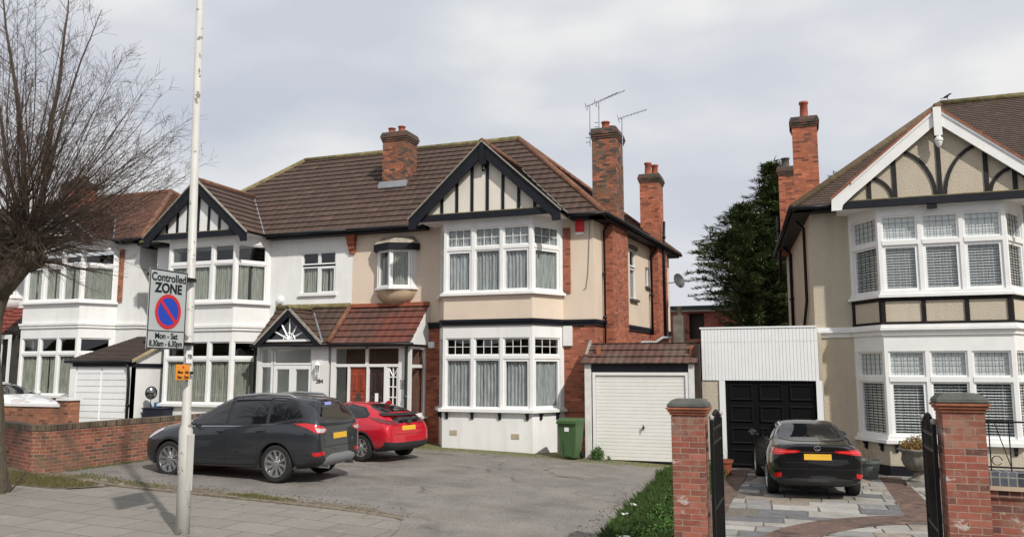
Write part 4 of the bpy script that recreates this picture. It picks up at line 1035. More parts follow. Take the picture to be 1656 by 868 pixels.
def asphalt(name, c, patch, light=(.2, .17, .13), moss=False, cracks=False):
    m, t, b, o = nt(name); b.inputs['Roughness'].default_value = .93
    co = tex(t); fine = noi(t, co, 38, 5, .85); mid = noi(t, co, 1.2, 7, .65)
    col = mixc(t, ramp(t, mid, [(.38, 0), (.62, 1)]), c, patch)
    col = mixc(t, .9, col, ramp(t, fine, [(.32, .12), (.7, .88)]), 'OVERLAY')
    big = noi(t, mapping(t, co, (1, 1.6, 1), (3, 7, 0)), .5, 7, .62)
    col = mixc(t, ramp(t, big, [(.5, 0), (.75, .4)]), col, light)
    big2 = noi(t, mapping(t, co, (.7, 1.4, 1), (13.2, 2.4, 0)), .75, 6, .6)
    col = mixc(t, ramp(t, big2, [(.52, 0), (.68, .6)]), col, tuple(x * .5 for x in c))
    vv = nd(t, 'ShaderNodeTexVoronoi'); vv.inputs['Scale'].default_value = 24; t.links.new(co, vv.inputs['Vector'])
    col = mixc(t, ramp(t, vv.outputs['Distance'], [(.06, .9), (.16, 0)]), col, tuple(min(1, x * 2.1) for x in c))
    if cracks:
        wv = nd(t, 'ShaderNodeTexVoronoi', feature='DISTANCE_TO_EDGE'); wv.inputs['Scale'].default_value = .55
        nz = nd(t, 'ShaderNodeTexNoise'); nz.inputs['Scale'].default_value = 2.5; nz.inputs['Detail'].default_value = 5; t.links.new(co, nz.inputs['Vector'])
        vm = nd(t, 'ShaderNodeVectorMath', operation='MULTIPLY_ADD'); vm.inputs[1].default_value = (.8, .8, 0); t.links.new(nz.outputs['Color'], vm.inputs[0]); t.links.new(co, vm.inputs[2]); t.links.new(vm.outputs[0], wv.inputs['Vector'])
        gate = ramp(t, noi(t, co, .35, 3), [(.5, 0), (.6, 1)])
        mm = nd(t, 'ShaderNodeMath', operation='MULTIPLY'); t.links.new(ramp(t, wv.outputs['Distance'], [(.004, .7), (.02, 0)]), mm.inputs[0]); t.links.new(gate, mm.inputs[1])
        col = mixc(t, mm.outputs[0], col, (.03, .028, .025))
    if moss:
        sx = nd(t, 'ShaderNodeSeparateXYZ'); t.links.new(co, sx.inputs[0])
        nz2 = noi(t, co, 2.2, 5, .6); ad = nd(t, 'ShaderNodeMath', operation='MULTIPLY_ADD'); ad.inputs[1].default_value = 1.1; t.links.new(nz2, ad.inputs[0]); t.links.new(sx.outputs['Y'], ad.inputs[2])
        mr = nd(t, 'ShaderNodeMapRange'); mr.inputs['From Min'].default_value = 21.55; mr.inputs['From Max'].default_value = 22.2; t.links.new(ad.outputs[0], mr.inputs[0])
        msk = nd(t, 'ShaderNodeMath', operation='MULTIPLY'); t.links.new(mr.outputs[0], msk.inputs[0]); t.links.new(ramp(t, noi(t, co, 9, 4), [(.3, .5), (.6, 1)]), msk.inputs[1])
        col = mixc(t, msk.outputs[0], col, (.115, .12, .03))
    setc(t, b, col); p = bump(t, b, fine, .5, .006); bump(t, b, mid, .35, .05, p)
    return m
drive_m = asphalt('driveway_asphalt', (.17, .157, .143), (.215, .2, .185), moss=True, cracks=True, light=(.3, .26, .2))
road_m = asphalt('road_asphalt', (.05, .05, .05), (.065, .063, .06))
earth_m = plain('earth', (.13, .105, .075), .95, var=.5, scale=2, bmp=.6)
sheet('ground', [(-400, -300), (400, -300), (400, 400), (-400, 400)], -.16, earth_m)
sheet('road', [(-120, -8), (120, -8), (120, 5.2), (-120, 5.2)], -.12, road_m)
m = MB()
for i in range(-60, 60):
    a, b = i * .915 * 2, (i + 1) * .915 * 2 - .01; m.box(a, b, 5.2, 5.35, g((a + b) / 2) - .3, g((a + b) / 2) + .012)
kb = m.build('kerb', plain('kerb_stone', (.3, .29, .27), .9, var=.25)); kb['kind'] = 'structure'
sheet('driveway', [(-15.0, 12.4), (-14.2, 12.45), (-7.1, 12.3), (-6.35, 12.15), (-6.0, 11.4), (-5.6, 9.8), (-5.2, 5.35), (-2.2, 5.35), (-2.3, 10.4), (-2.2, 23.4), (-30, 23.4), (-30, 16), (-15.0, 16)], -.004, drive_m)
sheet('driveway', [(-40, 15.99), (-30.01, 15.99), (-30.01, 23.4), (-40, 23.4)], -.004, drive_m)
# paving flags
flag_m, t_, b_, o_ = nt('paving_flag'); b_.inputs['Roughness'].default_value = .92
uv = tex(t_, 'uv'); co_ = tex(t_)
k_ = nd(t_, 'ShaderNodeTexBrick'); t_.links.new(mapping(t_, uv, (1, 1, 1), (.2, .12, 0)), k_.inputs['Vector']); k_.offset = .5
for nm, v in (('Scale', 1), ('Brick Width', .9), ('Row Height', .6), ('Mortar Size', .009), ('Mortar Smooth', .3)): k_.inputs[nm].default_value = v
k_.inputs['Color1'].default_value = (.245, .228, .2, 1); k_.inputs['Color2'].default_value = (.205, .19, .168, 1); k_.inputs['Mortar'].default_value = (.06, .052, .042, 1)
cc = mixc(t_, .5, k_.outputs['Color'], ramp(t_, noi(t_, co_, 60, 3, .7), [(.3, .3), (.7, .7)]), 'OVERLAY')
cc = mixc(t_, ramp(t_, noi(t_, co_, .9, 6, .7), [(.45, 0), (.72, .55)]), cc, (.15, .135, .115))
cc = mixc(t_, ramp(t_, noi(t_, co_, 3.5, 5, .7), [(.6, 0), (.7, .4)]), cc, (.38, .355, .32))
setc(t_, b_, cc); iv = nd(t_, 'ShaderNodeMath', operation='SUBTRACT'); iv.inputs[0].default_value = 1; t_.links.new(k_.outputs['Fac'], iv.inputs[1])
pp = bump(t_, b_, iv.outputs[0], .5, .01); bump(t_, b_, noi(t_, co_, 70, 3), .3, .006, pp)
sheet('pavement', [(-60, 5.35), (-5.2, 5.35), (-5.6, 9.8), (-6.0, 11.4), (-6.35, 12.15), (-12.6, 12.25), (-13.0, 11.6), (-60, 11.2)], .004, flag_m)
sheet('pavement', [(-2.2, 5.35), (60, 5.35), (60, 10.2), (-1.9, 10.2), (-2.0, 10.6)], .004, flag_m)
# old edging strip with grit
m = MB(); pts = [(-15.0, 12.55), (-14.0, 12.5), (-12.6, 12.32), (-10.5, 12.33), (-8.2, 12.28), (-7.0, 12.2), (-6.45, 12.12), (-6.25, 12.0)]
for (x0, y0), (x1, y1) in zip(pts, pts[1:]):
    n = max(1, int((x1 - x0) / .6))
    for i in range(n):
        a = i / n; b = (i + .97) / n; xa = x0 + (x1 - x0) * a; xb = x0 + (x1 - x0) * b; ya = y0 + (y1 - y0) * a; yb = y0 + (y1 - y0) * b; dz = random.uniform(.012, .04)
        m.extr([(xa, ya - .05, g(xa) - .05), (xb, yb - .05, g(xb) - .05), (xb, yb + .06, g(xb) - .05), (xa, ya + .06, g(xa) - .05)], (0, 0, .05 + dz))
kb = m.build('kerb', plain('gritty_edging', (.2, .165, .12), .95, var=.5, scale=14, bmp=.6)); kb['kind'] = 'structure'
sheet('earth_strip', [(-15, 12.62), (-13, 12.5), (-9.5, 12.4), (-7.2, 12.3), (-6.3, 12.1), (-7.2, 12.7), (-9, 12.6), (-11, 12.95), (-13, 12.9), (-15, 13.1)], .001, plain('grit_and_earth', (.17, .14, .1), .95, var=.5, scale=10, bmp=.6))
sheet('earth_strip', [(-16.5, 11.3), (-13.2, 11.5), (-12.7, 12.2), (-14, 12.45), (-16.5, 13.0)], .008, plain('verge_earth', (.13, .11, .075), .95, var=.5, scale=8, bmp=.7))
sheet('earth_strip', [(-2.75, 10.3), (-2.0, 10.3), (-2.0, 22.2), (-3.4, 22.2), (-3.35, 20), (-3.1, 15), (-2.95, 12.0)], .006, earth_m)
# ---- right-hand drive: random slabs with dark joints
dk = MATS['earth']
sheet('driveway', [(-2.0, 10.6), (12, 10.6), (12, 23.2), (-2.0, 23.2)], .0, plain('dark_joint_mortar', (.15, .13, .11), .95, var=.3, scale=9))
slabs = [plain('slab_pale', (.31, .295, .27), .85, var=.25, scale=6, bmp=.2), plain('slab_grey', (.24, .235, .23), .85, var=.25, scale=6, bmp=.2), plain('slab_slate', (.14, .14, .145), .8, var=.3, scale=6, bmp=.2), plain('slab_buff', (.27, .23, .185), .85, var=.3, scale=6, bmp=.2), plain('slab_white', (.37, .355, .33), .85, var=.2, scale=6, bmp=.2)]
m = MB(); rnd = random.Random(5)
ca, sa_ = math.cos(R(12)), math.sin(R(12))
def slab_ok(x, y):
    if not (-1.93 < x < 9 and 10.7 < y < 22.4): return False
    return True
y = 10.7
while y < 22.6:
    h = rnd.uniform(.32, .62); x = -4 - rnd.random()
    while x < 10:
        w = rnd.uniform(.4, 1.05)
        jj = lambda: rnd.uniform(-.05, .05)
        q = [(x + .015 + jj() * .5, y + .015 + jj()), (x + w - .018 + jj() * .3, y + .015 + jj()), (x + w - .018 + jj() * .3, y + h - .015 + jj()), (x + .015 + jj() * .5, y + h - .015 + jj())]
        if rnd.random() < .3: q.insert(2, (x + w * .99 - .0, y + h * .5))
        Q = [((a - 1) * ca - (b - 16) * sa_ * .15 + 1, b + (a - 1) * .06) for a, b in q]
        if all(slab_ok(a, b) for a, b in Q):
            m.prism(Q, g(Q[0][0]) - .02, g(1) + .011 + rnd.uniform(0, .003), rnd.choices(range(5), [4, 4, 1.6, 2, 3])[0])
        x += w
    y += h
o = m.build('paving', slabs); o['kind'] = 'structure'
# brick bands
bandm = brick('paviour_brick', (.15, .085, .065), (.11, .07, .058), (.09, .075, .06), w=.2, h=.1, dirtamt=.4, lich=(.2, .12, .08))
m = MB(); N = 40
for i in range(N):
    a0 = math.pi * i / N; a1 = math.pi * (i + 1) / N
    m.poly([(3.2 + 3.32 * math.cos(a0), 12.6 + 3.32 * math.sin(a0), -.232), (3.2 + 4.08 * math.cos(a0), 12.6 + 4.08 * math.sin(a0), -.232), (3.2 + 4.08 * math.cos(a1), 12.6 + 4.08 * math.sin(a1), -.232), (3.2 + 3.32 * math.cos(a1), 12.6 + 3.32 * math.sin(a1), -.232)])
m.poly([(1.54, 16.25, -.236), (2.15, 16.1, -.236), (2.04, 22.0, -.236), (1.54, 22.0, -.236)])
m.poly([(-1.95, 10.7, -.234), (-1.5, 10.7, -.234), (-1.5, 22.3, -.234), (-1.95, 22.3, -.234)])
m.poly([(-1.5, 22.11, -.238), (1.5, 22.11, -.238), (1.5, 22.45, -.238), (-1.5, 22.45, -.238)])
o = m.build('brick_band', bandm); o['kind'] = 'structure'

# ---------------------------------------------------------------- vegetation
def leafmat(name, c1, c2, rough=.6):
    m, t, b, o = nt(name); b.inputs['Roughness'].default_value = rough; b.inputs['Specular IOR Level'].default_value = .25
    co = tex(t); n = noi(t, co, 2.2, 5, .7); n2 = noi(t, co, 23, 2, .6)
    setc(t, b, mixc(t, ramp(t, n2, [(.35, 0), (.65, .6)]), ramp(t, n, [(.35, c1), (.65, c2)]), tuple(x * 1.5 for x in c2)))
    return m
grassm = leafmat('grass_blades', (.034, .064, .018), (.06, .098, .028)); weedm = leafmat('weed_leaves', (.035, .085, .018), (.06, .13, .025))
drym = leafmat('dry_grass', (.15, .12, .06), (.1, .09, .04)); mossy = leafmat('moss_tufts', (.08, .1, .02), (.11, .12, .035))
def tri_in(poly, rnd):
    xs = [p[0] for p in poly]; ys = [p[1] for p in poly]
    while True:
        x = rnd.uniform(min(xs), max(xs)); y = rnd.uniform(min(ys), max(ys)); c = False
        for i in range(len(poly)):
            (xa, ya), (xb, yb) = poly[i], poly[i - 1]
            if (ya > y) != (yb > y) and x < (xb - xa) * (y - ya) / (yb - ya) + xa: c = not c
        if c: return x, y
def blades(m, poly, n, h0, h1, w, rnd, hf=None, mi=0):
    for _ in range(n):
        x, y = tri_in(poly, rnd); h = rnd.uniform(h0, h1) * (hf(x, y) if hf else 1); a = rnd.random() * 6.28; l = h * rnd.uniform(.1, .7); z = g(x)
        dx, dy = math.cos(a), math.sin(a); ww = w * rnd.uniform(.6, 1.3); ox, oy = -dy * ww, dx * ww
        m.poly([(x - ox, y - oy, z), (x + ox, y + oy, z), (x + ox * .7 + dx * l * .35, y + oy * .7 + dy * l * .35, z + h * .6), (x + dx * l, y + dy * l, z + h), (x - ox * .7 + dx * l * .35, y - oy * .7 + dy * l * .35, z + h * .6)], mi)
def leaves(m, x, y, z, rad, hh, n, s, rnd, mi=0):
    for _ in range(n):
        a = rnd.random() * 6.28; r = rad * math.sqrt(rnd.random()); px_ = x + r * math.cos(a); py_ = y + r * math.sin(a); pz = z + rnd.random() ** .8 * hh * (1 - .5 * (r / rad) ** 2)
        d = Vector((rnd.gauss(0, 1), rnd.gauss(0, 1), rnd.uniform(.1, 1))).normalized(); e = d.cross(Vector((rnd.gauss(0, 1), rnd.gauss(0, 1), rnd.gauss(0, 1)))).normalized(); q = Vector((px_, py_, pz)); k = s * rnd.uniform(.6, 1.3)
        m.poly([q, q + d * k * .5 + e * k * .3, q + d * k, q + d * k * .5 - e * k * .3], mi)
rnd = random.Random(3)
gp = [(-2.9, 10.4), (-2.0, 10.4), (-2.0, 22.0), (-3.35, 22.1), (-3.35, 20), (-3.15, 15), (-3.0, 12.0)]
m = MB(); blades(m, gp, 34000, .06, .19, .006, rnd, hf=lambda x, y: .6 + noise.noise((x * 2, y * 2, 0)) * .7 + .5)
for _ in range(230):
    x, y = tri_in(gp, rnd); leaves(m, x, y, g(x), rnd.uniform(.08, .2), rnd.uniform(.06, .2) * (1.9 if x > -2.65 else .8), 50, .055, rnd, 1)
o = m.build('grass', [grassm, weedm]); o['kind'] = 'stuff'; o['label'] = 'rough green grass and weeds along the drive edge'; o['category'] = 'grass'
m = MB(); gp2 = [(-16.2, 11.4), (-13.3, 11.55), (-12.9, 12.1), (-14, 12.5), (-15.5, 12.5)]
blades(m, gp2, 1100, .03, .1, .005, rnd, mi=0); blades(m, gp2, 2600, .03, .1, .005, rnd, mi=1)
for s in ([(-14.3, 12.6), (-11.8, 12.5), (-11.8, 12.75), (-14.3, 13.2)], [(-10.3, 12.42), (-9.2, 12.4), (-8.6, 12.6), (-9.8, 12.8)], [(-15.0, 13.2), (-14.8, 13.2), (-14.8, 16), (-15.0, 16)]): blades(m, s, 420, .02, .06, .005, rnd, mi=0); blades(m, s, 350, .02, .06, .005, rnd, mi=1)
o = m.build('grass', [mossy, drym]); o['kind'] = 'stuff'; o['label'] = 'sparse grass and dry weeds on the verge and drive edge'; o['category'] = 'grass'
# dead leaves, grit and moss crumbs blown about the drive
m = MB(); 
def bits(poly, n, s0, s1):
    for _ in range(n):
        x, y = tri_in(poly, rnd); a = rnd.random() * 6.28; s = rnd.uniform(s0, s1); z = g(x) + .006; c, d = math.cos(a) * s, math.sin(a) * s
        m.poly([(x - c, y - d, z), (x + d * .5, y - c * .5, z + s * .5), (x + c, y + d, z + .002), (x - d * .5, y + c * .5, z + s * .3)], rnd.choice((0, 0, 1, 2)))
bits([(-14.9, 12.5), (-6.3, 12.2), (-6.3, 12.9), (-14.9, 13.4)], 700, .008, .028)
bits([(-14.9, 12.5), (-2.9, 11), (-3.3, 22), (-14.9, 22)], 700, .008, .022)
bits([(-12, 21.4), (-3.3, 21.4), (-3.3, 22.1), (-12, 22.1)], 350, .01, .03)
bits([(-3.6, 12), (-2.9, 11), (-3.2, 21), (-3.7, 21)], 400, .01, .03)
o = m.build('leaf_litter', [plain('brown_leaf_bits', (.12, .075, .035), .9, var=.4), plain('grit_bits', (.3, .28, .24), .9, var=.3), plain('moss_crumbs', (.07, .075, .025), .95, var=.3)]); o['kind'] = 'stuff'; o['label'] = 'dead leaf bits, grit and moss crumbs scattered over the drive'; o['category'] = 'leaf litter'
# weeds at the garage door
def weed(label, x, y, rad, h, n, s=.06):
    t = Thing('weed', label, 'weed', (x, y, g(x))); m = MB(); leaves(m, x, y, g(x) , rad, h, n, s, rnd); m.build('foliage', weedm, t)
    m = MB()
    for k in range(6): a = k; m.tube([(x, y, g(x)), (x + math.cos(a) * rad * .5, y + math.sin(a) * rad * .5, g(x) + h * .7)], .004, 4)
    m.build('stem', weedm, t); return t
weed('leafy green weed at the left foot of the white ribbed garage door', -5.5, 21.98, .17, .36, 420)
weed('tiny dark weed to the right of the leafy one at the garage door', -5.2, 22.05, .07, .12, 60, .04)
weed('green weed at the foot of the free-standing brick pillar and gate', -1.13, 10.62, .14, .22, 300, .045)
# loose stones along the wall foot
stm = plain('rubble', (.27, .24, .2), .9, var=.4, scale=20)
for i in range(14):
    x = rnd.uniform(-14.8, -12.6); y = rnd.uniform(12.2, 12.7) ; r = rnd.uniform(.04, .11); t = MB(); vs = []; 
    vs = [(x + math.cos(a) * r * rnd.uniform(.7, 1.1), y + math.sin(a) * r * rnd.uniform(.5, .9)) for a in (0, 1, 2.1, 3.1, 4.2, 5.3)]
    t.prism(vs, g(x) - .02, g(x) + r * .45); o = t.build('stone', stm, bevel=.01); tag(o, 'loose grey stone by the foot of the brick garden wall', 'stone', 'loose stones by the garden wall')
# litter in the grass
for lb, (x, y, s) in {'white scrap of litter high in the grass, nearest the garage': (-3.0, 14.6, .12), 'crumpled white litter in the middle of the grass': (-2.95, 13.6, .13), 'white plastic bottle lying low in the grass': (-2.68, 11.9, .16), 'small white scrap at the left edge of the grass': (-3.3, 12.6, .06)}.items():
    m = MB(); z = g(x) + .15 if s > .1 else g(x) + .03
    if 'bottle' in lb: m.lathe([(.012, 0), (.02, .02), (.035, .05), (.035, .15), (.03, .17)], (x, y, z), 10, axis='x')
    else:
        vs = [(x + rnd.uniform(-s, s) * .6, y + rnd.uniform(-s, s) * .4, z + rnd.uniform(0, s) * .5) for _ in range(9)]; m.mesh(vs, [(0, 1, 2), (2, 3, 4), (1, 3, 5), (5, 6, 0), (4, 6, 7), (7, 8, 2), (8, 0, 3), (1, 4, 8)])
    o = m.build('litter', upvc); tag(o, lb, 'litter')
# ---- bare pollarded street tree
barkm, t_, b_, o_ = nt('bark'); b_.inputs['Roughness'].default_value = .95
co_ = tex(t_); n_ = noi(t_, mapping(t_, co_, (1, 1, .3)), 9, 7, .7)
cc = ramp(t_, n_, [(.3, (.05, .038, .026)), (.55, (.12, .095, .065)), (.75, (.19, .17, .12))]); cc = mixc(t_, ramp(t_, noi(t_, co_, 1.7, 5), [(.5, 0), (.62, .6)]), cc, (.11, .12, .075))
setc(t_, b_, cc); bump(t_, b_, n_, .9, .05)
twigm = plain('twig_bark', (.1, .066, .05), .8, var=.35, scale=2); limbm = plain('limb_bark', (.075, .053, .04), .9, var=.45, scale=5, bmp=.5)
T = Thing('bare_tree', 'bare pollarded street tree with a dense burst of brown shoots, left of the lamp post', 'tree', (-14.05, 10.63, .14))
rnd = random.Random(11)
m = MB(); tr = [(-14.05, 10.63, .0, .62), (-14.05, 10.63, .25, .46), (-14.07, 10.63, .9, .36), (-14.12, 10.65, 1.8, .3), (-14.2, 10.63, 2.6, .27), (-14.15, 10.6, 3.3, .27), (-14.0, 10.62, 3.9, .26), (-13.8, 10.62, 4.45, .22)]
vs = []; fs = []; N = 26
fine_tr = []
for (a, b) in zip(tr, tr[1:]):
    for k in range(5): fine_tr.append(tuple(a[i] + (b[i] - a[i]) * k / 5 for i in range(4)))
fine_tr.append(tr[-1])
for (x, y, z, r) in fine_tr:
    for k in range(N):
        a = 2 * math.pi * k / N; rr = r * (1 + .16 * noise.noise((math.cos(a) * 1.6, math.sin(a) * 1.6, z * .8)) + .06 * noise.noise((math.cos(a) * 6, math.sin(a) * 6, z * 3)) + (.25 * max(0, .5 - z) * max(0, math.cos(a * 5))))
        vs.append((x + math.cos(a) * rr, y + math.sin(a) * rr, z))
for i in range(len(fine_tr) - 1):
    for k in range(N): fs.append((i * N + k, i * N + (k + 1) % N, (i + 1) * N + (k + 1) % N, (i + 1) * N + k))
m.mesh(vs, fs)
knobs = [(-13.15, 10.55, 4.72, .28), (-13.55, 10.4, 4.9, .3), (-14.3, 10.7, 4.75, .34), (-13.6, 10.9, 4.45, .28), (-13.15, 10.5, 4.35, .17), (-13.8, 11.0, 5.0, .28)]
for (x, y, z, r) in knobs:
    vs = []; fs = []; Nu, Nv = 16, 10
    for j in range(Nv + 1):
        for k in range(Nu):
            p = math.pi * j / Nv; a = 2 * math.pi * k / Nu; d = Vector((math.sin(p) * math.cos(a), math.sin(p) * math.sin(a), math.cos(p))); rr = r * (1 + .35 * noise.noise(d * 2.2 + Vector((x, y, z))) + .15 * noise.noise(d * 6))
            vs.append(Vector((x, y, z)) + d * rr)
    for j in range(Nv):
        for k in range(Nu): fs.append((j * Nu + k, j * Nu + (k + 1) % Nu, (j + 1) * Nu + (k + 1) % Nu, (j + 1) * Nu + k))
    m.mesh(vs, fs); m.tube([(-14.08, 10.62, 3.6), (x, y, z)], [.18, r * .7], 10)
m.build('trunk', barkm, T, smooth=True)
lm = MB(); tw = MB()
def shoot(p, d, L, r0, up, lev, mb):
    n = 9 if lev == 0 else (4 if lev == 1 else 3); pts = [p]; rs = [r0]; dd = d.copy(); segs = []
    for i in range(n):
        dd = (dd + Vector((rnd.gauss(0, .05), rnd.gauss(0, .05), up / n + rnd.gauss(0, .04)))).normalized(); pts.append(pts[-1] + dd * (L / n)); rs.append(max(.0022, r0 * (1 - (i + 1) / n * .88))); segs.append(dd.copy())
    mb.tube(pts, rs, 6 if lev == 0 and r0 > .03 else (4 if lev == 0 else 3), cap=False)
    if lev == 0:
        k = int(L * 6.5)
        for i in range(k):
            t = .18 + .8 * (i + rnd.random()) / k; j = min(n - 1, int(t * n)); q = pts[j].lerp(pts[j + 1], t * n - j)
            a = segs[j].cross(Vector((rnd.gauss(0, 1), rnd.gauss(0, 1), rnd.gauss(0, 1)))).normalized(); nd_ = (segs[j] * .85 + a * .75).normalized()
            shoot(q, nd_, rnd.uniform(.25, .8) * (1.1 - t * .6) * min(1, L / 3), max(.003, r0 * .22 * (1 - t * .5)), .18, 1, tw)
    elif lev == 1 and L > .3:
        for i in range(int(2 + L * 7)):
            t = .25 + .7 * rnd.random(); j = min(n - 1, int(t * n)); q = pts[j].lerp(pts[j + 1], t * n - j)
            a = segs[j].cross(Vector((rnd.gauss(0, 1), rnd.gauss(0, 1), rnd.gauss(0, 1)))).normalized()
            shoot(q, (segs[j] + a * .8).normalized(), rnd.uniform(.1, .32), .0026, .1, 2, tw)
for i in range(185):
    kx = knobs[rnd.choice((0, 0, 0, 1, 1, 2, 3, 4, 5))]; az = rnd.uniform(0, 2 * math.pi) if i % 3 == 0 else rnd.gauss(-.1, .95)
    el = R(rnd.choice((rnd.uniform(-22, 15), rnd.uniform(-5, 40), rnd.uniform(20, 60), rnd.uniform(45, 88))))
    d = Vector((math.cos(el) * math.cos(az), math.cos(el) * math.sin(az), math.sin(el)))
    c = Vector(kx[:3]) + d * kx[3] * .8; L = (2.45 + 2.0 * max(0, math.sin(el))) * rnd.uniform(.7, 1.12)
    if el < R(8): L *= .8
    if d.x > .5 and el < R(60): L *= .9
    shoot(c, d, L, rnd.uniform(.009, .019), .25 if el > 0 else .1, 0, lm)
for (dx, dz, L, r) in ((.06, 1, 5.2, .075), (.25, 1, 4.4, .045), (-.15, 1, 5.4, .07), (-.4, 1, 5.0, .05)):
    shoot(Vector((-13.25 + dx * .3, 10.6, 4.7)), Vector((dx, rnd.uniform(-.2, .2), dz)).normalized(), L, r, .15, 0, lm)
for i in range(110):   # short tangled shoots low on the head and at the trunk foot
    kx = rnd.choice(knobs); az = rnd.uniform(0, 6.28); shoot(Vector(kx[:3]), Vector((math.cos(az), math.sin(az), rnd.uniform(-.7, .1))).normalized(), rnd.uniform(.7, 1.5), .01, .0, 1, tw)
for i in range(60):
    az = rnd.uniform(0, 6.28); shoot(Vector((-14.05 + .5 * math.cos(az), 10.63 + .5 * math.sin(az), .15)), Vector((math.cos(az), math.sin(az), 1.3)).normalized(), rnd.uniform(.15, .45), .006, .1, 1, tw)
lm.build('branches', limbm, T); tw.build('twigs', twigm, T)
# ---- conifers
conm = leafmat('conifer_needles', (.05, .075, .03), (.095, .12, .048), .8)
def conifer(label, x, y, zb, H_, R_, seed, lean=0, tw_=.6):
    rn = random.Random(seed); T = Thing('conifer_tree', label, 'tree', (x, y, zb), group='dark conifers behind the houses')
    m = MB(); m.tube([(x, y, zb), (x + lean * .5, y, zb + H_ * .5), (x + lean, y, zb + H_ * .97)], [.35, .22, .03], 8); m.build('trunk', barkm, T)
    m = MB(); nb = 400
    for i in range(nb):
        t = (i / nb) ** .9; z = zb + H_ * (.1 + .9 * t); rad = R_ * (((1 - t) / (1 - tw_)) ** .8 if t > tw_ else max(.3, (t / tw_) ** 1.3)) * rn.uniform(.5, 1.2) + .25
        az = rn.uniform(0, 6.28); d = Vector((math.cos(az), math.sin(az), rn.uniform(.05, .45))).normalized(); p = Vector((x + lean * t, y, z)); n = max(4, int(rad * 6))
        for j in range(n):
            s = (j + .5) / n; q = p + d * rad * s + Vector((0, 0, -.22 * rad * s * s + .35 * s ** 4 * .5))
            for _ in range(15):
                w = Vector((rn.gauss(0, .21), rn.gauss(0, .21), rn.gauss(0, .075))) * (1.35 - s * .9); dd = (d + Vector((rn.gauss(0, .45), rn.gauss(0, .45), rn.gauss(-.05, .25)))).normalized(); e = dd.cross(Vector((rn.gauss(0, .3), rn.gauss(0, .3), 1))).normalized(); k = rn.uniform(.13, .34); c = q + w
                m.poly([c - dd * k * .3, c + e * k * .13, c + dd * k, c - e * k * .13])
    m.build('crown', conm, T)
conifer('shorter dark conifer with spreading left side, between the two houses', -2.45, 43.5, -.2, 11.1, 3.5, 1, -.35, .66)
conifer('taller dark conifer rising beside the right-hand house chimneys', -1.3, 45.5, -.2, 13.7, 3.5, 2, .0, .45)
conifer('dark conifer whose tip shows above the right-hand roof edge', 2.2, 47, -.2, 13.2, 3.0, 4, 0, .5)

# belt of trees and hedges across the road, behind the viewpoint (unseen, added only to be mirrored in glass and paint)
m = MB(); rb = random.Random(9); N = 150; vs = []; fs = []
for i in range(N):
    x = -110 + 220 * i / (N - 1); top = 6.5 + 3.5 * noise.noise((x * .09, 3, 0)) + 1.6 * noise.noise((x * .5, 1, 0)); yy = -24 + 2 * noise.noise((x * .2, 9, 0))
    for k in range(7):
        t = k / 6; vs.append((x, yy + 1.5 * math.sin(t * math.pi) + .8 * noise.noise((x * .7, t * 5, 2)), -.3 + top * t))
    vs.append((x, yy - 6, -.3 + top * .6)); vs.append((x, yy - 7, -.3))
for i in range(N - 1):
    for k in range(8): fs.append((i * 9 + k, (i + 1) * 9 + k, (i + 1) * 9 + k + 1, i * 9 + k + 1))
m.mesh(vs, fs); o = m.build('reflection_tree_belt', leafmat('belt_foliage', (.04, .045, .025), (.08, .075, .045), .9)); o['kind'] = 'stuff'; o['label'] = 'belt of trees added for reflections, out of view behind the viewpoint'; o['category'] = 'trees'
# ---------------------------------------------------------------- street furniture
T = Thing('lamp_column', 'tall leaning white-painted steel lamp column on the pavement, carrying the parking signs', 'lamp column', (-8.49, 9.55, g(-8.49)))
polem, t_, b_, o_ = nt('chipped_white_pole'); b_.inputs['Roughness'].default_value = .5; co_ = tex(t_)
n_ = noi(t_, mapping(t_, co_, (1, 1, .8)), 7, 5, .7)
cc = mixc(t_, ramp(t_, n_, [(.6, 0), (.64, .85)]), ramp(t_, noi(t_, co_, 2, 4), [(.3, (.46, .45, .42)), (.7, (.56, .55, .52))]), (.12, .1, .09)); setc(t_, b_, cc)
z0 = g(-8.49)
def pc(z): return (-8.49 - .021 * z, 9.55, z0 + z)
m = MB(); m.tube([pc(-.2), pc(1.46), pc(1.56), pc(10)], [.098, .096, .066, .05], 20); m.build('column', polem, T, smooth=True)
m = MB(); m.box(pc(.9)[0] + .05, pc(.9)[0] + .1, 9.49, 9.61, .62, 1.42); m.build('access_door', polem, T, bevel=.004)
m = MB(); m.tube([pc(9.9), (-8.7, 9.2, 10.15), (-8.7, 8.4, 10.2)], .03, 8); m.build('bracket_arm', polem, T, smooth=True)
m = MB(); m.box(-8.8, -8.6, 7.7, 8.4, 10.14, 10.26); m.build('lantern', lead, T, bevel=.03)
T = Thing('parking_sign', 'grey and white Controlled ZONE parking sign with no-waiting roundel, mounted on the lamp column', 'sign', (-8.44, 9.0, 2.64))
sx_ = -8.42; y0, y1, za, zb = 8.6, 9.32, 2.63, 3.74
def disc(m, a, z, r0, r1, off, n=40):
    for k in range(n):
        w0, w1 = 2 * math.pi * k / n, 2 * math.pi * (k + 1) / n
        if r0 <= 0: m.poly([(sx_ + off, a, z), (sx_ + off, a + r1 * math.cos(w0), z + r1 * math.sin(w0)), (sx_ + off, a + r1 * math.cos(w1), z + r1 * math.sin(w1))])
        else: m.poly([(sx_ + off, a + r0 * math.cos(w0), z + r0 * math.sin(w0)), (sx_ + off, a + r1 * math.cos(w0), z + r1 * math.sin(w0)), (sx_ + off, a + r1 * math.cos(w1), z + r1 * math.sin(w1)), (sx_ + off, a + r0 * math.cos(w1), z + r0 * math.sin(w1))])
signg = plain('sign_grey_white', (.42, .45, .45), .5, var=.05)
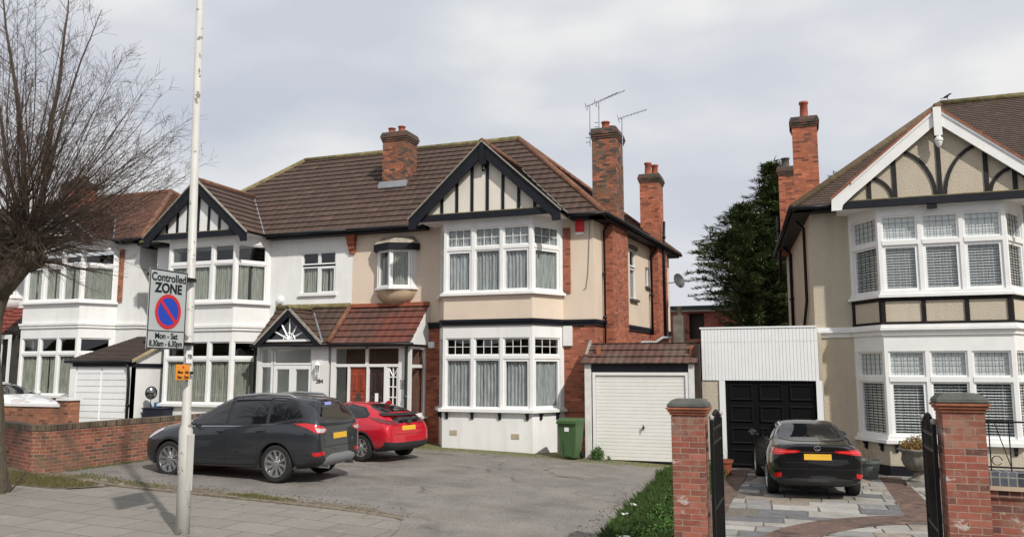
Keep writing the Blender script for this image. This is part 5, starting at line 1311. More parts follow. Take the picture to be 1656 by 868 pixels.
m = MB(); m.box(sx_ - .012, sx_, y0, y1, za, zb); pl = m.build('plate', signg, T, bevel=.003)
m = MB(); zd = 2.88
for (a, b, c, d) in ((y0 + .004, y1 - .004, zb - .022, zb - .004), (y0 + .004, y1 - .004, za + .004, za + .02), (y0 + .004, y0 + .02, za + .02, zb - .022), (y1 - .02, y1 - .004, za + .02, zb - .022), (y0 + .02, y1 - .02, zd - .007, zd + .007)): m.box(sx_ + .0005, sx_ + .002, a, b, c, d)
m.build('border', black, T, parent=pl)
ym = (y0 + y1) / 2; zc = 3.155
m = MB(); disc(m, ym + .01, zc, 0, .2, .003); m.build('blue_disc', plain('sign_blue', (.01, .055, .42), .45, var=.04), T, parent=pl)
redm = plain('sign_red', (.55, .02, .03), .45, var=.05)
m = MB(); disc(m, ym + .01, zc, .195, .245, .006)
c_ = Vector((sx_ + .0055, ym + .01, zc)); d_ = Vector((0, 1, -1)).normalized(); e_ = Vector((0, 1, 1)).normalized()
m.poly([c_ - d_ * .21 - e_ * .024, c_ + d_ * .21 - e_ * .024, c_ + d_ * .21 + e_ * .024, c_ - d_ * .21 + e_ * .024]); m.build('red_ring_and_bar', redm, T, parent=pl)
FX = facing(1, 0)
text_mesh('lettering', 'Controlled', .158, black, (sx_ + .004, ym, 3.625), FX, T, pl, bold=.0025, sx=.93)
text_mesh('lettering', 'ZONE', .185, black, (sx_ + .004, ym, 3.475), FX, T, pl, bold=.006, sx=1.0)
text_mesh('lettering', 'Mon - Sat', .115, black, (sx_ + .004, ym, 2.81), FX, T, pl, bold=.002, sx=.95)
text_mesh('lettering', '8.30am - 6.30pm', .115, black, (sx_ + .004, ym, 2.705), FX, T, pl, bold=.002, sx=.8)
m = MB()
for z in (3.66, 2.72): m.box(sx_ - .1, sx_ - .012, 8.65, 9.5, z - .02, z + .02); m.tube([(pc(z)[0], 9.55, z - .02), (pc(z)[0], 9.55, z + .02)], .078, 14)
m.build('bracket', blackgate, T)
T = Thing('parking_sign', 'small orange permit parking plate with black lettering, low on the lamp column', 'sign', (-8.4, 9.3, 2.2))
m = MB(); m.box(-8.412, -8.4, 9.16, 9.44, 2.2, 2.42); pl = m.build('plate', plain('sign_orange', (.75, .28, .03), .5, var=.05), T, bevel=.004)
text_mesh('lettering', 'Mon - Sat', .062, black, (-8.397, 9.3, 2.31), FX, T, pl, bold=.001, sx=.9)
text_mesh('lettering', '7am - 7pm', .062, black, (-8.397, 9.3, 2.24), FX, T, pl, bold=.001, sx=.85)
m = MB(); m.lathe([(.018, 0), (.018, .002)], (-8.4, 9.3, 2.38), 12, axis='x'); m.build('symbol', redm, T, parent=pl)
m = MB(); m.box(-8.47, -8.412, 9.4, 9.52, 2.28, 2.32); m.build('bracket', blackgate, T)
T = Thing('column_number_plate', 'small white number 78 plate above the orange plate on the lamp column', 'sign', (-8.42, 9.45, 2.5))
m = MB(); m.box(-8.45, -8.443, 9.4, 9.52, 2.44, 2.62); pl = m.build('plate', upvc, T)
text_mesh('lettering', '78', .09, black, (-8.44, 9.46, 2.53), FX, T, pl, bold=.001)

# ---------------------------------------------------------------- pillars, gates, walls
stone_cap = plain('dark_stone_cap', (.1, .103, .095), .9, var=.35, scale=7, bmp=.3)
def pillar(label, x0, x1, y, zt):
    d = x1 - x0; T = Thing('gate_pillar', label, 'gate pillar', ((x0 + x1) / 2, y + d / 2, -.26), group='brick gate pillars of the right-hand drive')
    m = MB(); m.box(x0, x1, y, y + d, -.5, zt); m.build('shaft', pillar_brick, T, bevel=.006)
    capm = plain('terracotta_capping', (.33, .12, .065), .85, var=.35, scale=9, bmp=.3)
    m = MB(); m.box(x0 - .02, x1 + .02, y - .02, y + d + .02, zt + .001, zt + .035); m.box(x0 - .04, x1 + .04, y - .04, y + d + .04, zt + .036, zt + .07); m.box(x0 - .06, x1 + .06, y - .06, y + d + .06, zt + .0705, zt + .1); m.build('capping', capm, T, bevel=.008)
    m = MB(); e0, e1 = .05, -.03; cx0, cx1, cy0, cy1 = x0 - e0, x1 + e0, y - e0, y + d + e0
    lo_ = [(cx0, cy0), (cx1, cy0), (cx1, cy1), (cx0, cy1)]; i_ = .07; hi = [(cx0 + i_, cy0 + i_), (cx1 - i_, cy0 + i_), (cx1 - i_, cy1 - i_), (cx0 + i_, cy1 - i_)]
    z1 = zt + .101; vs = [(a, b, z1) for a, b in lo_] + [(a, b, z1 + .035) for a, b in lo_] + [(a, b, z1 + .105) for a, b in hi]
    fs = [(3, 2, 1, 0), (8, 9, 10, 11)] + [(i, (i + 1) % 4, 4 + (i + 1) % 4, 4 + i) for i in range(4)] + [(4 + i, 4 + (i + 1) % 4, 8 + (i + 1) % 4, 8 + i) for i in range(4)]
    m.mesh(vs, fs); m.build('cap_stone', stone_cap, T, bevel=.012)
pillar('free-standing brick gate pillar between the grass strip and the paved drive', -1.69, -1.27, 10.7, 1.76)
pillar('brick gate pillar joined to the low garden wall at the right edge', 1.37, 1.79, 10.05, 1.88)
def gate(label, x, y0, L, zt, lean=0):
    T = Thing('driveway_gate', label, 'gate', (x, y0, -.26), group='open black metal gates')
    fr = MB(); fr.box(x - .022, x + .022, y0, y0 + .045, -.18, zt); fr.box(x - .022, x + .022, y0 + L - .045, y0 + L, -.18, zt - .02)
    for z in (-.1, .55, zt - .32, zt - .14): fr.box(x - .015, x + .015, y0 + .045, y0 + L - .045, z, z + .035)
    fr.box(x - .03, x - .0225, y0 + .1, y0 + .1 + .3, -.1, zt - .3) if False else None
    fr.build('gate_frame', blackgate, T)
    n = 9
    for i in range(n):
        y = y0 + .14 + (L - .28) * i / (n - 1); b_ = MB(); ztop = zt - .04 + .1 * math.sin(math.pi * i / (n - 1)); b_.box(x - .009, x + .009, y - .009, y + .009, -.1, ztop); b_.lathe([(.004, -.03), (.024, -.012), (.028, .005), (.02, .024), (.004, .032)], (x, y, ztop + .02), 10); b_.build('bar', blackgate, T)
    for y in (y0 + .022, y0 + L - .022):
        b_ = MB(); b_.lathe([(.01, -.02), (.03, 0), (.036, .022), (.028, .045), (.005, .056)], (x, y, zt + .01), 12); b_.build('ball_finial', plain('pale_ball', (.35, .33, .3), .5, var=.1) if 'pale_ball' not in MATS else MATS['pale_ball'], T, smooth=True)
    s = MB()
    for k in range(3):
        c0 = y0 + L * (.25 + .25 * k)
        s.tube([(x, c0 + .07 * math.cos(a / 10 * 6.28), zt - .22 + .07 * math.sin(a / 10 * 6.28)) for a in range(11)], .008, 5)
    s.build('scrollwork', blackgate, T)
gate('open black metal gate leaf beside the free-standing brick pillar', -1.19, 10.78, 1.2, 1.7)
gate('open black metal gate leaf beside the right-hand brick pillar', 1.31, 10.2, .95, 1.74)
for xx, yy, w in ((-1.235, 11.1, .0),):
    m = MB(); m.box(-1.245, -1.205, 10.72, 10.8, -.2, 1.68)
# low wall to the right with railing
T = Thing('garden_wall', 'low red brick garden wall with blue brick coping at the right edge', 'wall', (3.5, 10.2, -.26))
wp = [(1.8, 10.18), (3.0, 10.05), (4.6, 10.1), (8, 10.3)]
m = MB(); strip(m, wp, -.23, 0, -.5, .98); m.build('brickwork', plain('x', (0, 0, 0)) if False else pillar_brick, T)
m = MB(); strip(m, wp, -.25, .025, .981, 1.06); m.build('dogtooth_course', brick('dark_red_dogtooth', (.2, .055, .04), (.12, .035, .03), (.3, .2, .15), w=.11, h=.2, off=0), T)
m = MB(); strip(m, wp, -.27, .055, 1.061, 1.105); m.build('stone_course', plain('buff_tile', (.5, .38, .28), .8, var=.2), T)
m = MB(); strip(m, wp, -.26, .04, 1.106, 1.25); m.build('coping', blue_brick, T)
m = MB(); strip(m, wp, -.24, .01, .66, .70); m.build('render_line', plain('mortar_line', (.42, .36, .28), .9, var=.2), T) if False else None
T = Thing('railing', 'thin black metal railing with scrolls on top of the low right-hand wall', 'railing', (3.5, 10.3, 1.25))
rp = offs(wp, -.12); m = MB()
for z in (1.29, 1.78): m.tube([(x, y, z) for x, y in rp], .011, 6)
m.build('rail', blackgate, T); x = 1.86; k = 0
while x < 6.5:
    for (xa, ya), (xb, yb) in zip(rp, rp[1:]):
        if xa <= x < xb: y = ya + (yb - ya) * (x - xa) / (xb - xa)
    m = MB(); m.tube([(x, y, 1.25), (x, y, 1.8)], .007, 5); m.build('bar', blackgate, T)
    if k % 2 == 0:
        m = MB(); m.tube([(x + .06 + .05 * math.cos(a / 10 * 6.28), y, 1.36 + .05 * math.sin(a / 10 * 6.28)) for a in range(10)], .005, 4); m.tube([(x + .19, y, 1.3), (x + .06, y, 1.76)], .005, 4); m.build('scroll', blackgate, T)
    x += .19; k += 1
# left brick wall
T = Thing('garden_wall', 'weathered brick boundary wall with upright brick coping, in front of the dark grey car nose', 'wall', (-15.1, 14, .2))
wp = [(-24, 15.2), (-16.9, 13.25), (-15.25, 12.62), (-15.0, 12.8), (-15.02, 16), (-15.1, 21.3)]
m = MB(); strip(m, wp, -.22, 0, -.1, 1.075); m.build('brickwork', wall_brick, T)
m = MB(); strip(m, wp, -.235, .015, 1.076, 1.19); m.build('coping', soldier_brick, T)
T = Thing('garden_wall', 'orange brick garden wall with white coping in front of the white car', 'wall', (-24, 17.7, .5))
m = MB(); m.box(-40, -20.3, 17.7, 17.92, .3, 1.27); m.build('brickwork', wall_brick2, T)
m = MB(); m.box(-20.3, -19.95, 17.62, 18.0, .3, 1.46); m.box(-23.75, -23.4, 17.62, 18.0, .3, 1.42); m.build('pier', wall_brick2, T)
m = MB(); m.box(-23.4, -20.3, 17.66, 17.96, 1.271, 1.345); m.box(-20.42, -19.9, 17.58, 18.05, 1.461, 1.52); m.build('coping', white, T)

# ---------------------------------------------------------------- bins, pots and plants
def wheelie(label, x, y, rz, mat, z=None):
    T = Thing('wheelie_bin', label, 'wheelie bin', (x, y, g(x) if z is None else z), rz, local=True)
    m = MB(); lo_ = [(-.2, -.22), (.2, -.22), (.2, .2), (-.2, .2)]; hi = [(-.27, -.31), (.27, -.31), (.27, .27), (-.27, .27)]
    vs = [(a, b, .04) for a, b in lo_] + [(a, b, .95) for a, b in hi] + [(a * 1.06, b * 1.06, .95) for a, b in hi] + [(a * 1.06, b * 1.06, 1.0) for a, b in hi]
    fs = [(3, 2, 1, 0)] + [(i + 4 * k, (i + 1) % 4 + 4 * k, 4 * (k + 1) + (i + 1) % 4, 4 * (k + 1) + i) for k in range(3) for i in range(4)] + [(12, 13, 14, 15)]
    m.mesh(vs, fs)
    m.mesh([(-.11, -.235, .08), (.11, -.235, .08), (.115, -.275, .56), (-.115, -.275, .56), (-.11, -.25, .08), (.11, -.25, .08), (.115, -.292, .56), (-.115, -.292, .56)], [(4, 5, 6, 7), (0, 1, 5, 4), (1, 2, 6, 5), (2, 3, 7, 6), (3, 0, 4, 7)])
    m.build('body', mat, T, bevel=.012)
    m = MB(); pr = [(-.345, 1.0), (-.345, 1.035), (-.2, 1.085), (.2, 1.1), (.3, 1.06), (.3, 1.0)]; m.extr([(-.295, a, b) for a, b in pr], (.59, 0, 0)); m.box(-.3, .3, -.37, -.335, .955, 1.01); m.build('lid', mat, T, bevel=.012)
    m = MB(); m.tube([(-.22, .33, .96), (.22, .33, .96)], .016, 8); m.build('handle', mat, T, smooth=True)
    for s in (-1, 1): m = MB(); m.lathe([(.1, -.025), (.1, .025)], (s * .23, .2, .1), 16, axis='x'); m.build('wheel', blackgate, T)
    m = MB(); m.box(-.07, .06, -.305, -.301, .75, .86); m.build('label_sticker', upvc, T)
wheelie('green wheelie bin with white sticker standing between the bay and the white garage', -6.17, 21.72, R(-8), plain('bin_green', (.055, .115, .04), .55, var=.12, scale=4))
T = Thing('recycling_box', 'blue box showing in the corner beside the white bay, behind the brick wall', 'box', (-21.2, 22.6, .5))
m = MB(); m.box(-21.35, -20.6, 22.3, 22.9, .5, 1.22); m.build('body', plain('blue_plastic', (.02, .13, .3), .5, var=.1), T, bevel=.02); m = MB(); m.box(-21.4, -20.55, 22.25, 22.95, 1.0, 1.06); m.build('rim', plain('dark_blue_plastic', (.015, .03, .08), .5, var=.1), T)
T = Thing('driveway_mirror', 'round dark-rimmed mirror on a thin black stand, against the white garage side', 'mirror', (-21.0, 21.9, .5))
m = MB(); c = Vector((-21.0, 21.8, 1.56)); nn_ = Vector((.75, -.66, 0)); a_ = Vector((.66, .75, 0)); b_ = Vector((0, 0, 1)); N = 24
vs = [c + nn_ * .06]; fs = []
for r in range(1, 5):
    for k in range(N): w = 2 * math.pi * k / N; vs.append(c + a_ * math.cos(w) * .17 * r / 4 + b_ * math.sin(w) * .2 * r / 4 + nn_ * .06 * (1 - (r / 4) ** 2))
for k in range(N): fs.append((0, 1 + k, 1 + (k + 1) % N))
for r in range(3):
    for k in range(N): fs.append((1 + r * N + k, 1 + (r + 1) * N + k, 1 + (r + 1) * N + (k + 1) % N, 1 + r * N + (k + 1) % N))
m.mesh(vs, fs); m.build('mirror_face', plain('mirror_silver', (.35, .35, .35), .12, 1, var=.5, scale=9), T, smooth=True)
m = MB(); m.tube([c + a_ * math.cos(2 * math.pi * k / N) * .175 + b_ * math.sin(2 * math.pi * k / N) * .205 for k in range(N + 1)], .02, 6); m.build('rim', blackgate, T, smooth=True)
m = MB(); m.tube([c - b_ * .2, c - b_ * .98], .012, 6); m.lathe([(.16, -.05), (.16, -.02), (.03, 0)], (c.x, c.y, .55), 14); m.build('stand', blackgate, T)
T = Thing('low_trough', 'long low dark planter trough along the foot of the white garage side', 'planter', (-20.9, 21.9, .5))
m = MB(); m.box(-21.3, -20.4, 21.75, 22.2, .5, 1.02); m.box(-21.33, -20.37, 21.72, 22.23, 1.021, 1.06); m.build('trough', plain('navy_trough', (.012, .014, .03), .5, var=.2), T, bevel=.01)
def pot(label, x, y, r, h, mat, ribs=False, twigs=0):
    T = Thing('plant_pot', label, 'plant pot', (x, y, -.24)); m = MB(); pr = [(r * .66, 0), (r * .7, .02), (r * .92, h * .8), (r * 1.04, h * .82), (r * 1.06, h), (r * .96, h), (r * .9, h * .88), (.01, h * .87)]
    m.lathe(pr, (x, y, -.24), 24); m.build('pot', mat, T, smooth=False)
    if twigs:
        m = MB()
        for k in range(twigs):
            a = rnd.uniform(0, 6.28); p = Vector((x + rnd.uniform(-.1, .1), y + rnd.uniform(-.1, .1), -.24 + h * .85)); d = Vector((math.cos(a) * .35, math.sin(a) * .35, 1)); L = rnd.uniform(.2, .5); q = p + d * L * .5 + Vector((rnd.uniform(-.05, .05), 0, 0)); m.tube([p, q, q + Vector((d.x * .8, d.y * .8, .8)) * L * .5], [.006, .004, .002], 4)
            m.tube([q, q + Vector((-d.y, d.x, .6)) * L * .4], [.003, .001], 3)
        m.build('twigs', twigm, T)
pot('terracotta plant pot at the left foot of the black garage door', -2.02, 20.9, .21, .38, plain('terracotta', (.27, .075, .035), .75, var=.25), twigs=5)
pot('grey-green plant pot with bare twigs beside the pebbledashed bay', 1.3, 21.5, .27, .44, plain('green_grey_pot', (.11, .13, .115), .6, var=.2), twigs=8)
T = Thing('stone_urn', 'large stone garden urn on a pedestal with dry russet flowers, below the right-hand bay', 'urn', (2.3, 20.75, -.24))
stu = plain('weathered_urn_stone', (.21, .19, .165), .95, var=.45, scale=8, bmp=.5)
ux, uy, uz = 2.32, 20.7, -.24
m = MB(); m.box(ux - .32, ux + .32, uy - .32, uy + .32, uz, uz + .07); m.lathe([(.27, .071), (.26, .12), (.17, .16), (.14, .26), (.17, .3)], (ux, uy, uz), 24); m.build('pedestal', stu, T)
m = MB(); N = 48; pr = [(.12, .3), (.24, .34), (.33, .44), (.37, .56), (.35, .66), (.36, .7), (.44, .76), (.46, .8), (.42, .81), (.36, .76), (.02, .75)]; vs = []; fs = []
for (r, h) in pr:
    for k in range(N): a = 2 * math.pi * k / N; rr = r * (1 + (.04 * math.cos(a * 16) if .33 < h < .67 else .0)); vs.append((ux + rr * math.cos(a), uy + rr * math.sin(a), uz + h))
for i in range(len(pr) - 1):
    for k in range(N): fs.append((i * N + k, i * N + (k + 1) % N, (i + 1) * N + (k + 1) % N, (i + 1) * N + k))
m.mesh(vs, fs); m.build('bowl', stu, T, smooth=True)
m = MB(); leaves(m, ux, uy, uz + .74, .4, .3, 900, .06, rnd, 0); leaves(m, ux, uy, uz + .76, .38, .35, 500, .05, rnd, 1); m.build('flowers', [leafmat('russet_leaves', (.2, .09, .035), (.3, .17, .05)), leafmat('olive_leaves', (.1, .09, .035), (.15, .13, .05))], T)
T = Thing('spiky_plant', 'spiky palm-like plant with yellow-green leaves behind the railing at the right edge', 'plant', (3.4, 12.6, -.24))
m = MB()
for i in range(60):
    a = rnd.uniform(0, 6.28); el = rnd.uniform(.1, 1.3); d = Vector((math.cos(a) * math.cos(el), math.sin(a) * math.cos(el), math.sin(el))); p = Vector((3.45, 12.6, 1.3)); L = rnd.uniform(.35, .62); e = d.cross(Vector((0, 0, 1))).normalized() * .018; q = p + d * L * .6; r_ = p + d * L + Vector((0, 0, -L * .25))
    m.poly([p - e, p + e, q + e, r_, q - e])
m.build('leaves', leafmat('palm_leaves', (.09, .11, .03), (.2, .2, .07)), T); m = MB(); m.tube([(3.45, 12.6, -.25), (3.45, 12.6, 1.3)], [.09, .06], 8); m.build('stem', barkm, T)
T = Thing('shrub', 'brown twiggy shrub low beneath the spiky plant behind the railing', 'shrub', (3.15, 12.4, -.24))
m = MB(); leaves(m, 3.2, 12.4, .3, .35, 1.0, 1500, .06, rnd); m.build('foliage', MATS['olive_leaves'], T); m = MB(); m.tube([(3.2, 12.4, -.25), (3.2, 12.4, .9)], .03, 5); m.build('stem', barkm, T)

# ---------------------------------------------------------------- far building
T = Thing('brick_building', 'distant red brick block with a dark flat roof edge, between the houses', 'building', (-8, 50, 0))
far_b = brick('far_red_brick', (.42, .12, .095), (.36, .10, .08), (.3, .2, .17), dirtamt=.3, h=.15, w=.45)
FB = Seg((-16, 50), (1, 50)); m = MB(); wall_holes(m, FB, 0, 17, -1, 5.85, [(9.35, 10.25, 4.2, 5.75, .3)]); m.box(-16, 1, 53, 53.2, -1, 5.85); m.build('wall', far_b, T)
m = MB(); m.box(-16.2, 1.2, 49.8, 55, 5.851, 5.98); m.build('soffit_board', plain('pale_board', (.5, .48, .45), .8, var=.1), T)
m = MB(); m.box(-16.3, 1.3, 49.7, 55, 5.981, 6.2); m.build('roof', plain('green_black_roof', (.03, .045, .04), .7, var=.2), T)
m = MB(); FB.box(m, 9.35, 10.25, -.6, -.4, 4.2, 5.75); m.build('window', darkroom, T)
m = MB(); FB.box(m, 7, 11, .0, 1.2, 2.6, 4.12); m.build('balcony_wall', brick('far_orange_brick', (.42, .17, .1), (.36, .14, .09), (.3, .2, .17), w=.45, h=.15), T)
m = MB(); 
for x in (8.6, 11.4): FB.box(m, x, x + .06, 1.25, 1.31, 2, 4.6)
m.build('post', lead, T)
T = Thing('chimney_stack', 'short grey rendered stack with a pot behind the garage roof', 'chimney', (-4.9, 34, 3))
m = MB(); m.box(-5.1, -4.72, 33.4, 34.0, -.2, 4.55); m.build('stack', plain('grey_stack', (.2, .18, .15), .95, var=.4, scale=4, bmp=.4), T); m = MB(); m.lathe([(.12, 0), (.13, .3), (.15, .32), (.15, .4), (.1, .4)], (-4.9, 33.7, 4.55), 12); m.build('chimney_pot', soot, T)
# ---------------------------------------------------------------- cars
cglass = carglass('dark_car_glass'); tyre = plain('tyre_rubber', (.018, .018, .018), .8, var=.2, bmp=.2); alloy = plain('alloy_wheel', (.55, .56, .58), .3, .9, var=.05)
darkalloy = plain('dark_alloy_gap', (.02, .02, .022), .4, var=0); cplastic = plain('black_car_plastic', (.02, .02, .022), .6, var=.15, scale=9)
chrome = plain('chrome', (.6, .6, .62), .12, 1, var=0); lampred = plain('tail_lamp_red', (.5, .008, .012), .15, var=.05, coat=1); lampclear = plain('tail_lamp_clear', (.55, .5, .52), .15, var=.1, coat=1)
plateY = plain('number_plate_yellow', (.72, .42, .04), .4, var=.06); seamm = plain('panel_gap', (.004, .004, .004), .8, var=0); greyplast = plain('silver_bumper', (.26, .27, .28), .45, .3, var=.05)
liner = plain('wheel_arch_liner', (.008, .008, .008), .9, var=0)
def paint(name, c, metal=.5, rough=.32, dust=.4):
    m, t, b, o = nt(name); co = tex(t); b.inputs['Roughness'].default_value = rough; b.inputs['Metallic'].default_value = metal; b.inputs['Coat Weight'].default_value = 1; b.inputs['Coat Roughness'].default_value = .02; b.inputs['Specular IOR Level'].default_value = .15
    n = noi(t, co, 3, 6, .7); sx = nd(t, 'ShaderNodeSeparateXYZ'); t.links.new(co, sx.inputs[0]); mr = nd(t, 'ShaderNodeMapRange'); mr.inputs['From Min'].default_value = .75; mr.inputs['From Max'].default_value = .25; t.links.new(sx.outputs['Z'], mr.inputs[0])
    mm = nd(t, 'ShaderNodeMath', operation='MULTIPLY'); t.links.new(mr.outputs[0], mm.inputs[0]); t.links.new(ramp(t, n, [(.35, .02), (.7, dust)]), mm.inputs[1])
    col = mixc(t, mm.outputs[0], c, (.12, .1, .085)); setc(t, b, col)
    bump(t, b, noi(t, co, 2.2, 2), .02, .05); return m
class Car:
    def __init__(s, name, label, cat, loc, rz, pm, stations, wheels, L, arch_r, width, group=None):
        s.th = Thing(name, label, cat, loc, R(rz), group, local=True)
        # stations: (x_bot, x_belt, x_top, zb, zs, zt, wb, wm, ws, wt)
        V = []; NP = 11
        def ring(st):
            xb, xs, xt, zb, zs, zt, wb, wm, ws, wt = st; H_ = zs - zb
            zE = zs + (zt - zs) * .86
            half_ = [(xb, 0, zb), (xb, wb * .75, zb), (xb, wb, zb + .04), (xb * .7 + xs * .3, wm * .985, zb + H_ * .22), (xb * .4 + xs * .6, wm, zb + H_ * .55), (xs, wm * .99, zb + H_ * .82), (xs, ws, zs), (xs * .5 + xt * .5, (ws * .52 + wt * .48) + .012, zs + (zE - zs) * .5), (xt, wt, zE), (xt, wt * .72, zt - (zt - zs) * .045), (xt, 0, zt)]
            return half_
        rings = [ring(st) for st in stations]
        vs = []
        n2 = 2 * NP - 2
        for r in rings:
            vs += [(x, y, z) for x, y, z in r] + [(x, -y, z) for x, y, z in r[NP - 2:0:-1]]
        fs = []
        for i in range(len(rings) - 1):
            for k in range(n2): fs.append((i * n2 + k, i * n2 + (k + 1) % n2, (i + 1) * n2 + (k + 1) % n2, (i + 1) * n2 + k))
        for base, flip in ((0, False), ((len(rings) - 1) * n2, True)):
            for k in range(NP - 1):
                a, b = k, k + 1; c = (n2 - b) % n2; d = (n2 - a) % n2
                f = [a, b, c, d]; f = [q for i, q in enumerate(f) if q not in f[:i]]
                f = [base + q for q in f]; fs.append(tuple(f if not flip else f[::-1]))
        me = bpy.data.meshes.new('body'); me.from_pydata(vs, [], fs); bm = bmesh.new(); bm.from_mesh(me); bmesh.ops.recalc_face_normals(bm, faces=bm.faces); bm.to_mesh(me); bm.free()
        me.materials.append(pm); me.materials.append(liner)
        o = bpy.data.objects.new('body', me); COL.objects.link(o)
        md = o.modifiers.new('s', 'SUBSURF'); md.levels = 3; md.render_levels = 3; md.subdivision_type = 'CATMULL_CLARK'
        cut = MB()
        for (wx, wy, wr) in wheels:
            for sg_ in (1, -1): cut.lathe([(arch_r, -.3), (arch_r, .3)], (wx, sg_ * (width / 2 - .1), wr + .01), 40, axis='y')
        cm = bpy.data.meshes.new('c'); cm.from_pydata(cut.v, [], cut.f); bm = bmesh.new(); bm.from_mesh(cm); bmesh.ops.recalc_face_normals(bm, faces=bm.faces); bm.to_mesh(cm); bm.free()
        cm.materials.append(pm); cm.materials.append(liner); cm.polygons.foreach_set('material_index', [1] * len(cm.polygons))
        dg = bpy.context.evaluated_depsgraph_get(); smooth_me = bpy.data.meshes.new_from_object(o.evaluated_get(dg))
        s.bvh = BVHTree.FromPolygons([v.co.copy() for v in smooth_me.vertices], [tuple(p.vertices) for p in smooth_me.polygons])
        co_ = bpy.data.objects.new('c', cm); COL.objects.link(co_)
        mb_ = o.modifiers.new('b', 'BOOLEAN'); mb_.operation = 'DIFFERENCE'; mb_.solver = 'EXACT'; mb_.object = co_
        bpy.context.view_layer.update(); dg = bpy.context.evaluated_depsgraph_get(); fin = bpy.data.meshes.new_from_object(o.evaluated_get(dg))
        bpy.data.objects.remove(o); bpy.data.objects.remove(co_)
        fin.polygons.foreach_set('use_smooth', [True] * len(fin.polygons)); fin.set_sharp_from_angle(angle=R(38))
        b = bpy.data.objects.new('body', fin); COL.objects.link(b); b.parent = s.th.e; s.body = b
    def patch(s, name, poly, kind, mat, sg=1, off=.004, depth=.02, res=.05, parent=None, label=None, smooth=True):
        bm = bmesh.new(); bm.faces.new([bm.verts.new((a, b, 0)) for a, b in poly])
        for ax in (0, 1):
            lo_ = min(p[ax] for p in poly); hi = max(p[ax] for p in poly); n = max(1, int((hi - lo_) / res))
            for i in range(1, n):
                no = [0, 0, 0]; no[ax] = 1; c = [0, 0, 0]; c[ax] = lo_ + (hi - lo_) * i / n
                bmesh.ops.bisect_plane(bm, geom=bm.verts[:] + bm.edges[:] + bm.faces[:], plane_co=c, plane_no=no)
        bad = []
        if kind == 'side': O = lambda a, b: Vector((a, 3 * sg, b)); Dn = Vector((0, -sg, 0))
        elif kind == 'rear': O = lambda a, b: Vector((-6, a, b)); Dn = Vector((1, 0, 0))
        elif kind == 'front': O = lambda a, b: Vector((6, a, b)); Dn = Vector((-1, 0, 0))
        elif kind == 'top': O = lambda a, b: Vector((a, b, 5)); Dn = Vector((0, 0, -1))
        else:
            Dn = Vector(kind).normalized(); A_ = Vector((0, 0, 1)).cross(Dn).normalized() 
            O = lambda a, b: -Dn * 6 + A_ * a + Vector((0, 0, b)) + Dn * (Dn.z * 0)
        for v in bm.verts:
            hit, nrm, _, _ = s.bvh.ray_cast(O(v.co.x, v.co.y), Dn)
            if hit is None: bad.append(v)
            else: v.co = hit + (nrm if nrm.dot(Dn) < 0 else -nrm) * off
        if bad: bmesh.ops.delete(bm, geom=bad, context='VERTS')
        bm.normal_update()
        for f in bm.faces:
            if f.normal.dot(Dn) > 0: f.normal_flip()
        ed = [e for e in bm.edges if len(e.link_faces) == 1]
        r = bmesh.ops.extrude_edge_only(bm, edges=ed); 
        for v in r['geom']:
            if isinstance(v, bmesh.types.BMVert): v.co += Dn * depth
        me = bpy.data.meshes.new(name); bm.to_mesh(me); bm.free(); me.materials.append(mat)
        if smooth: me.polygons.foreach_set('use_smooth', [True] * len(me.polygons)); me.set_sharp_from_angle(angle=R(50))
        o = bpy.data.objects.new(name, me); COL.objects.link(o); o.parent = parent or s.th.e
        if label: o['label'] = label
        return o
    def line(s, name, pts, kind, mat, w=.006, **k):
        """thin strip following the body"""
        parent = k.pop('parent', None); sg = k.get('sg', 1); L = []; Rr = []
        for i, (a, b) in enumerate(pts):
            p = pts[max(0, i - 1)]; q = pts[min(len(pts) - 1, i + 1)]; tx, tz = q[0] - p[0], q[1] - p[1]; l = math.hypot(tx, tz) or 1; L.append((a - tz / l * w / 2, b + tx / l * w / 2)); Rr.append((a + tz / l * w / 2, b - tx / l * w / 2))
        return s.patch(name, L + Rr[::-1], kind, mat, off=k.get('off', .0025), depth=.006, res=.08, parent=parent, sg=sg)
    def wheel(s, x, y, r, spokes, sg, w=.22, dark=False, rimr=.68):
        m = MB(); yo = y + sg * w / 2; pr = [(r * .62, -w / 2), (r * .93, -w / 2), (r, -w / 2 + .03), (r, w / 2 - .03), (r * .95, w / 2 - .005), (r * .86, w / 2 + .002), (r * rimr, w / 2 - .008), (r * (rimr - .02), w / 2 - .03), (r * (rimr - .03), -w / 2 + .05)]
        m.lathe([(a, b * sg) for a, b in pr], (x, y, r), 36, axis='y'); o = m.build('wheel', tyre, s.th, smooth=False); me = o.data; me.polygons.foreach_set('use_smooth', [True] * len(me.polygons)); me.set_sharp_from_angle(angle=R(40))
        m = MB(); ym = y + sg * (w / 2 - .045)
        m.lathe([(r * rimr * .98, sg * -.03), (r * rimr, sg * .04), (r * rimr * .93, sg * .038), (r * rimr * .9, sg * -.03)], (x, ym, r), 36, axis='y')
        n = spokes
